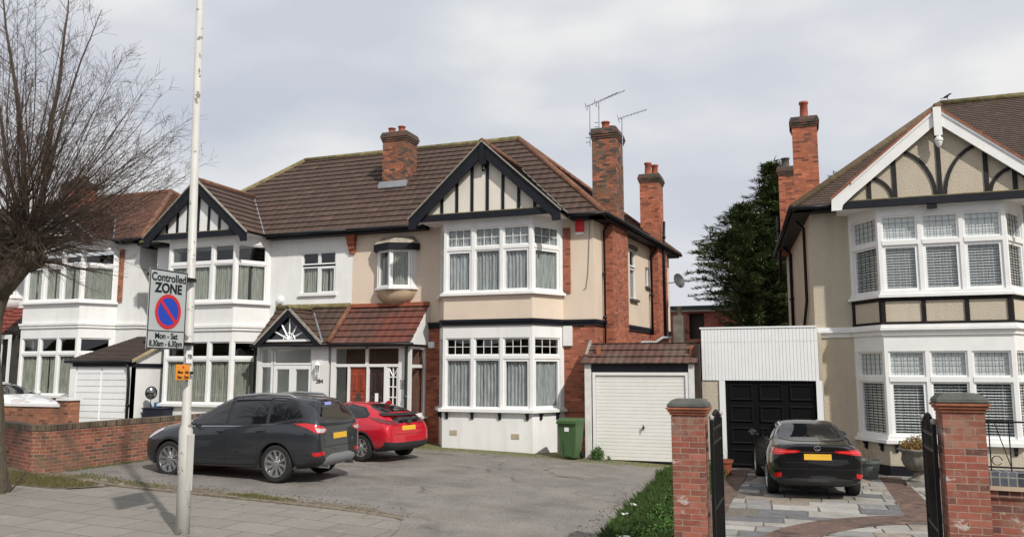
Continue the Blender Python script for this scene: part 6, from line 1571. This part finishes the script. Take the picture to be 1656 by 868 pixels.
        for k in range(n):
            a = 2 * math.pi * k / n + .2; 
            for da in ((-.09, .09) if spokes <= 6 else (0,)):
                c0 = Vector((math.cos(a + da * .5), 0, math.sin(a + da * .5))); c1 = Vector((math.cos(a + da * 2), 0, math.sin(a + da * 2))); e = Vector((-c1.z, 0, c1.x)); wd = .021 if spokes > 6 else .018
                p0 = Vector((x, ym + sg * .012, r)) + c0 * r * .12; p1 = Vector((x, ym + sg * .03, r)) + c1 * r * rimr * .95
                m.mesh([p0 - e * wd * .8, p0 + e * wd * .8, p1 + e * wd * 1.35, p1 - e * wd * 1.35] + [q - Vector((0, sg * .035, 0)) for q in (p0 - e * wd * 1.2, p0 + e * wd * 1.2, p1 + e * wd * 1.7, p1 - e * wd * 1.7)], [(0, 1, 2, 3), (0, 4, 5, 1), (1, 5, 6, 2), (2, 6, 7, 3), (3, 7, 4, 0)])
        m.lathe([(r * .17, sg * .0), (r * .17, sg * .02), (r * .09, sg * .028), (.003, sg * .03)], (x, ym, r), 16, axis='y'); rim = m.build('rim', alloy, s.th, parent=o)
        m = MB(); m.lathe([(r * rimr * .95, 0), (r * rimr * .95, sg * .004)], (x, ym - sg * .04, r), 24, axis='y'); m.build('brake_disc', darkalloy, s.th, parent=o)
    def mirror(s, x, y, z, sg, mat):
        m = MB(); vs = []; fs = []; Nu, Nv = 12, 8; c = Vector((x, sg * (y + .1), z))
        for j in range(Nv + 1):
            for k in range(Nu):
                p = math.pi * j / Nv; a = 2 * math.pi * k / Nu; q = Vector((math.sin(p) * math.cos(a), math.cos(p), math.sin(p) * math.sin(a))); vs.append(c + Vector((q.x * .07 if q.x > 0 else q.x * .03, q.y * .105, q.z * .075)))
        for j in range(Nv):
            for k in range(Nu): fs.append((j * Nu + k, j * Nu + (k + 1) % Nu, (j + 1) * Nu + (k + 1) % Nu, (j + 1) * Nu + k))
        m.mesh(vs, fs); m.tube([c + Vector((0, -sg * .06, -.03)), (x, sg * (y - .04), z - .05)], [.025, .03], 8); o = m.build('wing_mirror', mat, s.th, smooth=True)
        m = MB(); m.lathe([(.055, 0), (.055, -.004)], (x - .028, c.y, z), 16, axis='x'); m.build('mirror_glass', chrome, s.th, parent=o)
    def handle(s, x, z, sg, mat):
        hit, n, _, _ = s.bvh.ray_cast(Vector((x, 3 * sg, z)), Vector((0, -sg, 0)))
        if hit:
            y = hit.y; m = MB(); m.tube([(x - .1, y + sg * .004, z), (x - .07, y + sg * .03, z + .002), (x + .07, y + sg * .03, z + .002), (x + .1, y + sg * .004, z)], [.01, .014, .014, .01], 8); m.build('door_handle', mat, s.th, smooth=True)
def ell(cx, cz, rx, rz, n=20, a0=0, a1=2 * math.pi): return [(cx + rx * math.cos(a0 + (a1 - a0) * i / n), cz + rz * math.sin(a0 + (a1 - a0) * i / n)) for i in range(n)]
def archring(c, wx, wr, r0, r1, mat, sg):
    pts = [(wx + r1 * math.cos(a), wr + r1 * math.sin(a)) for a in [R(-14 + 208 * i / 26) for i in range(27)]] + [(wx + r0 * math.cos(a), wr + r0 * math.sin(a)) for a in [R(-14 + 208 * i / 26) for i in range(26, -1, -1)]]
    # built as short pieces joined in one mesh
    m = MB(); A_ = []; B_ = []
    for i in range(27):
        a = R(-14 + 208 * i / 26)
        for rr, lst in ((r0, A_), (r1, B_)):
            x, z = wx + rr * math.cos(a), wr + rr * math.sin(a); h, n, _, _ = c.bvh.ray_cast(Vector((x, 3 * sg, z)), Vector((0, -sg, 0))); lst.append((x, h.y if h else None, z))
    last = None
    for lst in (A_, B_):
        ys = [p[1] for p in lst if p[1] is not None]; mx = max(ys, key=lambda v: v * sg)
        for i, p in enumerate(lst):
            if p[1] is None or p[1] * sg < mx * sg - .12: lst[i] = (p[0], mx - sg * .06, p[2])
    for i in range(26):
        q = [A_[i], A_[i + 1], B_[i + 1], B_[i]]; o_ = [(x, y + sg * .012, z) for x, y, z in q]; inn = [(x, y - sg * .05, z) for x, y, z in q]
        m.mesh(o_ + inn, [(0, 1, 2, 3), (0, 4, 5, 1), (2, 6, 7, 3)])
    m.build('wheel_arch_trim', mat, c.th)

# --- dark grey SUV, nose to the left
gpaint = paint('dark_grey_metallic', (.036, .04, .048), .4, .35, .15)
st = [(2.14, 2.18, 2.1, .34, .70, .80, .52, .60, .55, .35), (2.08, 2.12, 2.02, .24, .80, .90, .74, .80, .70, .48), (1.85, 1.88, 1.78, .21, .90, 1.02, .84, .90, .78, .55), (1.35, 1.35, 1.3, .21, .99, 1.11, .86, .935, .84, .60), (.95, 1.0, .98, .21, 1.03, 1.165, .86, .935, .86, .64),
      (.62, .72, .45, .21, 1.04, 1.47, .86, .935, .875, .63), (.24, .24, .08, .21, 1.06, 1.655, .86, .935, .88, .60), (-.5, -.5, -.5, .21, 1.10, 1.69, .86, .94, .885, .61), (-1.2, -1.2, -1.15, .22, 1.14, 1.69, .86, .945, .885, .60), (-1.75, -1.8, -1.65, .24, 1.18, 1.655, .86, .945, .87, .585),
      (-2.1, -2.12, -1.9, .27, 1.18, 1.62, .83, .92, .82, .56), (-2.29, -2.26, -2.02, .36, 1.16, 1.585, .76, .85, .74, .52), (-2.31, -2.27, -2.06, .42, 1.10, 1.54, .6, .7, .62, .42)]
suv = Car('parked_car', 'dark grey metallic SUV with roof rails parked nose to the brick wall', 'car', (-11.62, 14.98, .07), 181, gpaint, st, [(1.345, .8, .345), (-1.345, .8, .345)], 4.5, .415, 1.87)
for sg in (1, -1):
    suv.patch('window_surround', [(1.0, 1.04), (.58, 1.35), (.16, 1.585), (-.6, 1.635), (-1.3, 1.615), (-1.66, 1.54), (-1.98, 1.26), (-1.9, 1.21), (-1.2, 1.12), (-.4, 1.07)], 'side', cplastic, sg, off=.003)
    for pl_ in ([(.88, 1.07), (.54, 1.34), (.13, 1.565), (-.02, 1.575), (-.06, 1.09)], [(-.13, 1.092), (-.1, 1.58), (-.55, 1.615), (-.98, 1.595), (-1.06, 1.125)], [(-1.14, 1.135), (-1.07, 1.59), (-1.3, 1.59), (-1.62, 1.51), (-1.9, 1.25)]):
        suv.patch('side_window', pl_, 'side', cglass, sg, off=.009)
    suv.line('chrome_trim', [(.96, 1.03), (-.4, 1.06), (-1.2, 1.105), (-1.92, 1.195)], 'side', chrome, .014, sg=sg, off=.008)
    for ln in ([(.95, 1.0), (.9, .6), (.82, .33)], [(-.09, 1.1), (-.11, .6), (-.08, .3), (.8, .3)], [(-1.1, 1.13), (-1.04, .85), (-.9, .68), (-.86, .32), (-.1, .3)], [(-2.02, 1.3), (-2.05, 1.05), (-2.0, .8)]): suv.line('panel_gap', ln, 'side', seamm, .008, sg=sg)
    suv.patch('sill_trim', [(.92, .2), (.92, .3), (-.92, .3), (-.92, .2)], 'side', cplastic, sg, off=.008)
    suv.patch('door_protector', [(.86, .42), (.86, .455), (-.85, .485), (-.85, .45)], 'side', gpaint, sg, off=.014)
    for wx in (1.345, -1.345): archring(suv, wx, .36, .41, .46, cplastic, sg); suv.wheel(wx, sg * .81, .36, 10, sg, w=.235, rimr=.72)
    suv.handle(-.02, .97, sg, gpaint) if False else None
    suv.handle(.06, .955, sg, gpaint); suv.handle(-.95, .985, sg, gpaint); suv.mirror(.72, .93, 1.12, sg, gpaint)
    m = MB(); m.tube([(.0, sg * .6, 1.57), (-.12, sg * .62, 1.635), (-.8, sg * .63, 1.69), (-1.45, sg * .62, 1.665), (-1.62, sg * .6, 1.6)], [.015, .03, .03, .028, .015], 8); m.build('roof_rail', greyplast, suv.th, smooth=True)
    # wrap-round tail lamp seen from the rear corner
    kd = (.8, -sg * .6, 0)
    f = -sg
    def dg(x, y): # (world-of-car x,y) -> coordinate along the diagonal
        D_ = Vector(kd).normalized(); A_ = Vector((0, 0, 1)).cross(D_); return Vector((x, y, 0)).dot(A_)
    c0 = dg(-1.78, sg * .93); c1 = dg(-2.26, sg * .5)
    o = suv.patch('tail_lamp', [(c0, 1.13), (c0 * .7 + c1 * .3, 1.14), (c0 * .2 + c1 * .8, 1.08), (c1, 1.01), (c0 * .15 + c1 * .85, .945), (c0 * .45 + c1 * .55, .95), (c0 * .7 + c1 * .3, 1.05)], kd, lampred, off=.012)
    suv.patch('lamp_lens', [(c0 * .48 + c1 * .52, 1.05), (c0 * .12 + c1 * .88, 1.03), (c1 * .93 + c0 * .07, 1.0), (c0 * .18 + c1 * .82, .96), (c0 * .42 + c1 * .58, .965)], kd, lampclear, off=.018, parent=o)
    d0 = dg(-2.14, sg * .87); d1 = dg(-2.25, sg * .58)
    suv.patch('rear_reflector', [(d0, .585), (d1, .60), (d1, .53), (d0 * .8 + d1 * .2, .515)], kd, lampred, off=.012)
    h0 = dg(2.1, sg * .75) if False else 0
    suv.patch('headlamp', [(1.62, .93), (1.75, .98), (2.02, .87), (2.12, .76), (1.95, .76)], 'side', lampclear, sg, off=.012)
suv.patch('rear_window', [(-.62, 1.2), (-.6, 1.5), (-.5, 1.56), (.5, 1.56), (.6, 1.5), (.62, 1.2), (.5, 1.155), (-.5, 1.155)], 'rear', cglass, off=.006)
suv.patch('sticker', [(.28, 1.47), (.28, 1.525), (.05, 1.53), (.05, 1.475)], 'rear', plain('lilac_sticker', (.3, .32, .7), .5, var=0), off=.012)
suv.patch('windscreen', [(-.68, 1.2), (-.55, 1.55), (.55, 1.55), (.68, 1.2)], 'front', cglass, off=.006)
suv.line('panel_gap', [(-.66, 1.14), (-.64, .9), (-.6, .68), (.6, .68), (.64, .9), (.66, 1.14)], 'rear', seamm, .009)
suv.patch('number_plate', [(-.26, .93), (.26, .93), (.26, .82), (-.26, .82)], 'rear', plateY, off=.014, smooth=False)
suv.patch('plate_recess', [(-.34, .97), (.34, .97), (.3, .79), (-.3, .79)], 'rear', gpaint, off=.003)
suv.patch('lower_bumper', [(-.62, .30), (-.56, .47), (-.35, .53), (.35, .53), (.56, .47), (.62, .30)], 'rear', greyplast, off=.016)
suv.patch('bumper_base', [(-.86, .26), (-.86, .47), (.86, .47), (.86, .26)], 'rear', cplastic, off=.008)
for s in (-.5, .5): m = MB(); m.lathe([(.035, 0), (.035, .12), (.028, .12), (.025, .05)], (-2.2, s, .31), 14, axis='x'); m.build('exhaust', chrome, suv.th)
for s in (-.5, .5): m = MB(); m.lathe([(.03, -.12), (.038, -.12), (.038, .1)], (-2.22, s, .3), 14, axis='x'); m.build('exhaust', chrome, suv.th)
m = MB(); m.tube([(-2.2, .02, 1.16), (-2.15, .3, 1.3)], .01, 5); m.build('rear_wiper', cplastic, suv.th)
suv.th.e.scale = (1, 1, 1.045)
suv.patch('front_grille', [(-.5, .35), (-.55, .5), (.55, .5), (.5, .35)], 'front', cplastic, off=.01)


# --- red hatchback
rpaint = paint('bright_red_paint', (.52, .012, .028), .1, .3)
st = [(2.0, 2.02, 1.95, .34, .62, .70, .5, .56, .5, .32), (1.9, 1.93, 1.82, .22, .72, .80, .74, .80, .68, .45), (1.5, 1.5, 1.42, .17, .83, .93, .80, .875, .76, .54), (1.1, 1.1, 1.05, .17, .89, 1.02, .81, .885, .81, .60),
      (.55, .6, .4, .17, .93, 1.26, .81, .885, .82, .57), (.1, .1, -.05, .17, .95, 1.415, .81, .885, .825, .54), (-.5, -.5, -.5, .17, .97, 1.455, .81, .89, .825, .54), (-1.1, -1.1, -1.05, .18, 1.0, 1.42, .81, .90, .82, .52), (-1.55, -1.6, -1.45, .2, 1.02, 1.34, .80, .90, .79, .49),
      (-1.95, -1.95, -1.78, .24, 1.0, 1.22, .77, .87, .72, .5), (-2.14, -2.1, -2.02, .3, .92, 1.10, .72, .81, .66, .48), (-2.17, -2.12, -2.06, .36, .84, 1.0, .58, .68, .58, .4)]
red = Car('parked_car', 'bright red hatchback with sloping black rear window parked behind the SUV, by the porch', 'car', (-11.66, 19.1, .08), 168, rpaint, st, [(1.3, .77, .325), (-1.3, .77, .325)], 4.3, .39, 1.78)
for sg in (1, -1):
    red.patch('window_surround', [(.85, .95), (.4, 1.22), (0, 1.35), (-.6, 1.385), (-1.15, 1.31), (-1.42, 1.14), (-1.38, 1.06), (-.6, 1.02)], 'side', cplastic, sg, off=.003)
    for pl_ in ([(.72, .98), (.38, 1.2), (0, 1.32), (-.12, 1.325), (-.16, 1.0)], [(-.23, 1.005), (-.2, 1.325), (-.6, 1.35), (-1.1, 1.29), (-1.33, 1.13), (-1.32, 1.07), (-.7, 1.03)]): red.patch('side_window', pl_, 'side', cglass, sg, off=.009)
    for ln in ([(-.2, 1.0), (-.22, .5), (-.18, .25)], [(-1.28, 1.04), (-1.1, .8), (-.86, .6), (-.84, .28)], [(.85, .92), (.8, .3)]): red.line('panel_gap', ln, 'side', seamm, .008, sg=sg)
    red.patch('sill_trim', [(.9, .16), (.9, .24), (-.9, .24), (-.9, .16)], 'side', cplastic, sg, off=.008)
    for wx in (1.3, -1.3): archring(red, wx, .325, .38, .42, cplastic, sg); red.wheel(wx, sg * .78, .325, 6, sg)
    red.mirror(.62, .88, 1.0, sg, rpaint); red.handle(-.05, .87, sg, rpaint)
    kd = (.8, -sg * .6, 0)
    D_ = Vector(kd).normalized(); A_ = Vector((0, 0, 1)).cross(D_)
    dgl = lambda x, y: Vector((x, y, 0)).dot(A_)
    c0 = dgl(-1.6, sg * .88); c1 = dgl(-2.12, sg * .42)
    red.patch('tail_lamp', [(c0, 1.075), (c0 * .72 + c1 * .28, 1.06), (c0 * .35 + c1 * .65, 1.0), (c1, .96), (c1, .9), (c0 * .4 + c1 * .6, .91), (c0 * .75 + c1 * .25, .97)], kd, plain('dark_red_lamp', (.13, .003, .005), .12, var=.1, coat=1) if 'dark_red_lamp' not in MATS else MATS['dark_red_lamp'], off=.012)
    d0 = dgl(-2.06, sg * .8); d1 = dgl(-2.15, sg * .5)
    red.patch('headlamp', [(1.5, .8), (1.65, .84), (1.88, .74), (1.93, .66), (1.75, .66)], 'side', lampclear, sg, off=.012)
red.patch('rear_window', [(-.56, -.42), (-.5, .1), (-.4, .33), (.4, .33), (.5, .1), (.56, -.42)], (1, 0, -.9), cglass, off=.006)
red.patch('lower_rear_window', [(-.52, .93), (-.54, 1.08), (.54, 1.08), (.52, .93)], 'rear', cglass, off=.008)
red.patch('rear_spoiler', [(-.62, 1.085), (-.6, 1.135), (.6, 1.135), (.62, 1.085)], 'rear', cplastic, off=.05, depth=.12)
rw = MB()
for p in ([(.02, .9)],): pass
red.patch('number_plate', [(-.26, .86), (.26, .86), (.26, .75), (-.26, .75)], 'rear', plateY, off=.014, smooth=False)
red.patch('lower_bumper', [(-.8, .27), (-.82, .5), (-.5, .46), (.5, .46), (.82, .5), (.8, .27)], 'rear', cplastic, off=.012)
red.line('panel_gap', [(-.6, .9), (-.58, .66), (.58, .66), (.6, .9)], 'rear', seamm, .008)
em = MB(); ex = -2.14
for (a, b, c, d) in ((-.045, -.03, .945, 1.005), (.03, .045, .945, 1.005), (-.03, .03, .97, .982)): em.box(ex - .02, ex + .02, a, b, c, d)
for (a, b, c, d) in ((-.065, -.057, .93, 1.02), (.057, .065, .93, 1.02), (-.065, .065, 1.02, 1.028), (-.065, .065, .922, .93)): em.box(ex - .02, ex + .02, a, b, c, d)
em.build('emblem', chrome, red.th)
m = MB(); m.extr([(-1.3, -.012, 1.39), (-1.42, -.012, 1.47), (-1.5, -.012, 1.46), (-1.5, -.012, 1.35)], (0, .024, 0)); m.build('roof_aerial', rpaint, red.th, bevel=.004)
red.patch('windscreen', [(-.62, 1.02), (-.5, 1.33), (.5, 1.33), (.62, 1.02)], 'front', cglass, off=.006)

# --- black saloon
bpaint = paint('black_car_paint', (.004, .004, .005), 0, .4, .05)
st = [(2.22, 2.24, 2.18, .3, .58, .66, .52, .58, .5, .3), (2.1, 2.14, 2.04, .2, .68, .77, .76, .82, .7, .45), (1.7, 1.7, 1.62, .16, .8, .90, .82, .895, .77, .55), (1.2, 1.2, 1.15, .16, .88, .99, .83, .905, .82, .62),
      (.75, .8, .58, .16, .91, 1.18, .83, .905, .83, .58), (.25, .25, .05, .16, .93, 1.37, .83, .905, .835, .545), (-.4, -.4, -.4, .16, .95, 1.43, .83, .905, .84, .60), (-.9, -.95, -.85, .17, .97, 1.41, .83, .91, .835, .60), (-1.3, -1.4, -1.2, .18, .99, 1.30, .83, .915, .82, .61),
      (-1.7, -1.75, -1.62, .2, .99, 1.12, .82, .915, .81, .66), (-2.05, -2.12, -2.08, .23, .97, 1.065, .79, .89, .79, .66), (-2.33, -2.32, -2.33, .27, .95, 1.04, .77, .85, .72, .58), (-2.42, -2.36, -2.36, .34, .9, 1.0, .66, .74, .64, .5)]
sal = Car('parked_car', 'black saloon parked facing the black garage door on the stone-paved drive', 'car', (-.2, 19.84, -.235), 98, bpaint, st, [(1.4, .79, .33), (-1.4, .79, .33)], 4.67, .385, 1.82)
for sg in (1, -1):
    sal.patch('window_surround', [(1.0, .96), (.5, 1.2), (.05, 1.33), (-.5, 1.365), (-1.0, 1.31), (-1.45, 1.1), (-1.35, 1.03), (-.5, .99)], 'side', cplastic, sg, off=.003)
    for pl_ in ([(.85, .98), (.48, 1.17), (.05, 1.3), (-.1, 1.31), (-.14, .99)], [(-.22, .995), (-.18, 1.315), (-.5, 1.33), (-.98, 1.28), (-1.34, 1.1), (-1.3, 1.04)]): sal.patch('side_window', pl_, 'side', cglass, sg, off=.009)
    sal.line('chrome_trim', [(.95, .955), (-.5, .985), (-1.4, 1.03), (-1.45, 1.1), (-1.0, 1.315), (-.5, 1.372), (.05, 1.34), (.5, 1.21)], 'side', chrome, .012, sg=sg, off=.009)
    for ln in ([(-.18, .98), (-.2, .5), (-.15, .24)], [(-1.3, 1.0), (-1.1, .8), (-.95, .6), (-.95, .26)], [(.9, .95), (.85, .3)]): sal.line('panel_gap', ln, 'side', seamm, .008, sg=sg)
    for wx in (1.4, -1.4): sal.wheel(wx, sg * .795, .33, 6, sg, w=.235)
    sal.mirror(.72, .9, 1.03, sg, bpaint)
    D_ = Vector((.85, -sg * .53, 0)).normalized(); A_ = Vector((0, 0, 1)).cross(D_); dgl = lambda x, y: Vector((x, y, 0)).dot(A_)
    c0 = dgl(-2.02, sg * .88); c1 = dgl(-2.38, sg * .34)
    o = sal.patch('tail_lamp', [(c0, .945), (c0 * .5 + c1 * .5, .94), (c1, .92), (c1 * .96 + c0 * .04, .885), (c0 * .5 + c1 * .5, .845), (c0 * .85 + c1 * .15, .825)], tuple(D_), lampred, off=.012)
    sal.line('lamp_strip', [(c0 * .9 + c1 * .1, .86), (c0 * .5 + c1 * .5, .89), (c1 * .9 + c0 * .1, .9)], tuple(D_), plain('bright_lamp_strip', (.75, .06, .05), .2, var=0) if 'bright_lamp_strip' not in MATS else MATS['bright_lamp_strip'], .02, off=.018, parent=o)
    d0 = dgl(-2.22, sg * .82); d1 = dgl(-2.4, sg * .62)
    sal.patch('rear_reflector', [(d0, .49), (d0 * .35 + d1 * .65, .51), (d0 * .35 + d1 * .65, .43), (d0 * .8 + d1 * .2, .41)], tuple(D_), lampred, off=.012)
sal.patch('rear_window', [(-.66, 1.26), (-.52, 1.475), (-.3, 1.52), (.3, 1.52), (.52, 1.475), (.66, 1.26), (.4, 1.235), (-.4, 1.235)] if False else [(-.72, 1.1), (-.6, 1.33), (-.3, 1.375), (.3, 1.375), (.6, 1.33), (.72, 1.1), (.4, 1.07), (-.4, 1.07)], 'rear', cglass, off=.006)
sal.patch('windscreen', [(-.68, 1.04), (-.52, 1.33), (.52, 1.33), (.68, 1.04)], 'front', cglass, off=.006)
sal.patch('number_plate', [(-.26, .86), (.26, .86), (.26, .75), (-.26, .75)], 'rear', plateY, off=.014, smooth=False)
sal.line('panel_gap', [(-.68, .98), (-.66, .86), (-.6, .7), (.6, .7), (.66, .86), (.68, .98)], 'rear', seamm, .01)
sal.line('chrome_trim', [(-.34, .895), (.34, .895)], 'rear', chrome, .018, off=.012)
sal.patch('diffuser', [(-.78, .24), (-.72, .38), (-.45, .41), (.45, .41), (.72, .38), (.78, .24)], 'rear', cplastic, off=.01)
sal.line('bumper_crease', [(-.82, .58), (.82, .58)], 'rear', seamm, .01)
h, n_, _, _ = sal.bvh.ray_cast(Vector((-6, 0, .965)), Vector((1, 0, 0))); ex = h.x - .008
m = MB(); m.tube([(ex, .06 * math.cos(2 * math.pi * k / 20), .965 + .04 * math.sin(2 * math.pi * k / 20)) for k in range(21)], .006, 5); m.tube([(ex, .022, .992), (ex, -.0, .945), (ex, -.045, .945)], .006, 5); m.build('emblem', chrome, sal.th)
sal.th.e.scale = (1.0, 1.0, 1.055)

# --- white car on the far left, mostly hidden
wpaint = paint('white_car_paint', (.68, .7, .72), .0, .3)
st = [(2.0, 2.02, 1.95, .34, .66, .76, .5, .56, .5, .32), (1.9, 1.93, 1.82, .22, .78, .86, .74, .80, .68, .45), (1.5, 1.5, 1.42, .17, .88, .97, .80, .875, .76, .54), (1.1, 1.1, 1.05, .17, .93, 1.04, .81, .885, .81, .60),
      (.55, .6, .4, .17, .96, 1.28, .81, .885, .82, .57), (.1, .1, -.05, .17, .98, 1.435, .81, .885, .825, .54), (-.5, -.5, -.5, .17, .99, 1.47, .81, .89, .825, .54), (-1.3, -1.3, -1.2, .18, 1.0, 1.45, .81, .90, .82, .52), (-1.95, -1.95, -1.7, .24, 1.0, 1.36, .77, .87, .74, .5), (-2.1, -2.05, -1.9, .36, .9, 1.2, .58, .68, .58, .4)]
wc = Car('parked_car', 'white car mostly hidden behind the far left garden wall, bonnet showing', 'car', (-25.7, 19.9, .5), 0, wpaint, st, [(1.3, .77, .325), (-1.3, .77, .325)], 4.3, .39, 1.78)
for sg in (1, -1):
    wc.patch('window_surround', [(.9, 1.0), (.4, 1.27), (0, 1.38), (-.8, 1.41), (-1.5, 1.33), (-1.6, 1.08), (-.6, 1.02)], 'side', cplastic, sg, off=.003)
    for pl_ in ([(.76, 1.02), (.38, 1.24), (0, 1.345), (-.2, 1.35), (-.24, 1.03)], [(-.3, 1.035), (-.28, 1.36), (-.8, 1.38), (-1.42, 1.3), (-1.5, 1.1)]): wc.patch('side_window', pl_, 'side', cglass, sg, off=.009)
    for wx in (1.3, -1.3): archring(wc, wx, .325, .38, .41, cplastic, sg); wc.wheel(wx, sg * .78, .325, 6, sg)
    wc.patch('headlamp', [(1.5, .86), (1.65, .9), (1.88, .8), (1.93, .7), (1.75, .7)], 'side', lampclear, sg, off=.012); wc.mirror(.62, .88, 1.05, sg, wpaint)
wc.patch('windscreen', [(-.62, 1.04), (-.5, 1.35), (.5, 1.35), (.62, 1.04)], 'front', cglass, off=.006)
# ---------------------------------------------------------------- camera, light, sky
cam = bpy.data.cameras.new('camera'); co = bpy.data.objects.new('camera', cam); COL.objects.link(co)
co.location = (0, 0, 2.35); co.rotation_euler = (R(90) + math.atan(163 / 1300), 0, R(20)); cam.sensor_width = 36; cam.lens = 36 * 1300 / 1656; cam.clip_end = 1500; cam.clip_start = .1
scene.camera = co
AZ = 50; EL = 41           # sun stands to the right of and behind the camera
sd = Vector((math.sin(R(AZ)) * math.cos(R(EL)), -math.cos(R(AZ)) * math.cos(R(EL)), math.sin(R(EL))))
su = bpy.data.lights.new('sun', 'SUN'); su.energy = 3.7; su.angle = R(1.4); su.color = (1, .95, .87); so_ = bpy.data.objects.new('sun', su); COL.objects.link(so_)
so_.rotation_euler = sd.to_track_quat('Z', 'Y').to_euler()
w = bpy.data.worlds.new('World'); scene.world = w; w.use_nodes = True; t = w.node_tree; t.nodes.clear()
out = t.nodes.new('ShaderNodeOutputWorld'); bg = t.nodes.new('ShaderNodeBackground'); bg.inputs['Strength'].default_value = .1
sky = t.nodes.new('ShaderNodeTexSky'); sky.sky_type = 'NISHITA'; sky.sun_disc = False; sky.sun_elevation = R(EL); sky.sun_rotation = math.atan2(sd.x, sd.y); sky.air_density = 1.2; sky.dust_density = 2.5
tc = t.nodes.new('ShaderNodeTexCoord')
mp = t.nodes.new('ShaderNodeMapping'); mp.inputs['Scale'].default_value = (1, 1, 2.6); mp.inputs['Location'].default_value = (.4, .1, .35); t.links.new(tc.outputs['Generated'], mp.inputs[0])
n1 = t.nodes.new('ShaderNodeTexNoise'); n1.inputs['Scale'].default_value = 1.9; n1.inputs['Detail'].default_value = 6; n1.inputs['Roughness'].default_value = .42; n1.inputs['Distortion'].default_value = .3; t.links.new(mp.outputs[0], n1.inputs[0])
n2 = t.nodes.new('ShaderNodeTexNoise'); n2.inputs['Scale'].default_value = 3.0; n2.inputs['Detail'].default_value = 5; n2.inputs['Roughness'].default_value = .45; t.links.new(mp.outputs[0], n2.inputs[0])
CL = 1.07
ccol = ramp(t, n2.outputs['Fac'], [(.36, (5.6 * CL, 5.9 * CL, 6.6 * CL)), (.5, (6.6 * CL, 6.8 * CL, 7.2 * CL)), (.62, (8.0 * CL, 8.0 * CL, 8.0 * CL))])
cov = ramp(t, n1.outputs['Fac'], [(.32, .84), (.5, 1.0)])
mixn = t.nodes.new('ShaderNodeMix'); mixn.data_type = 'RGBA'; t.links.new(cov, mixn.inputs[0]); t.links.new(sky.outputs[0], mixn.inputs[6]); t.links.new(ccol, mixn.inputs[7])
t.links.new(mixn.outputs[2], bg.inputs['Color']); t.links.new(bg.outputs[0], out.inputs[0])
scene.view_settings.view_transform = 'Standard'; scene.view_settings.look = 'None'; scene.view_settings.exposure = 0; scene.view_settings.gamma = 1
scene.render.engine = 'CYCLES'
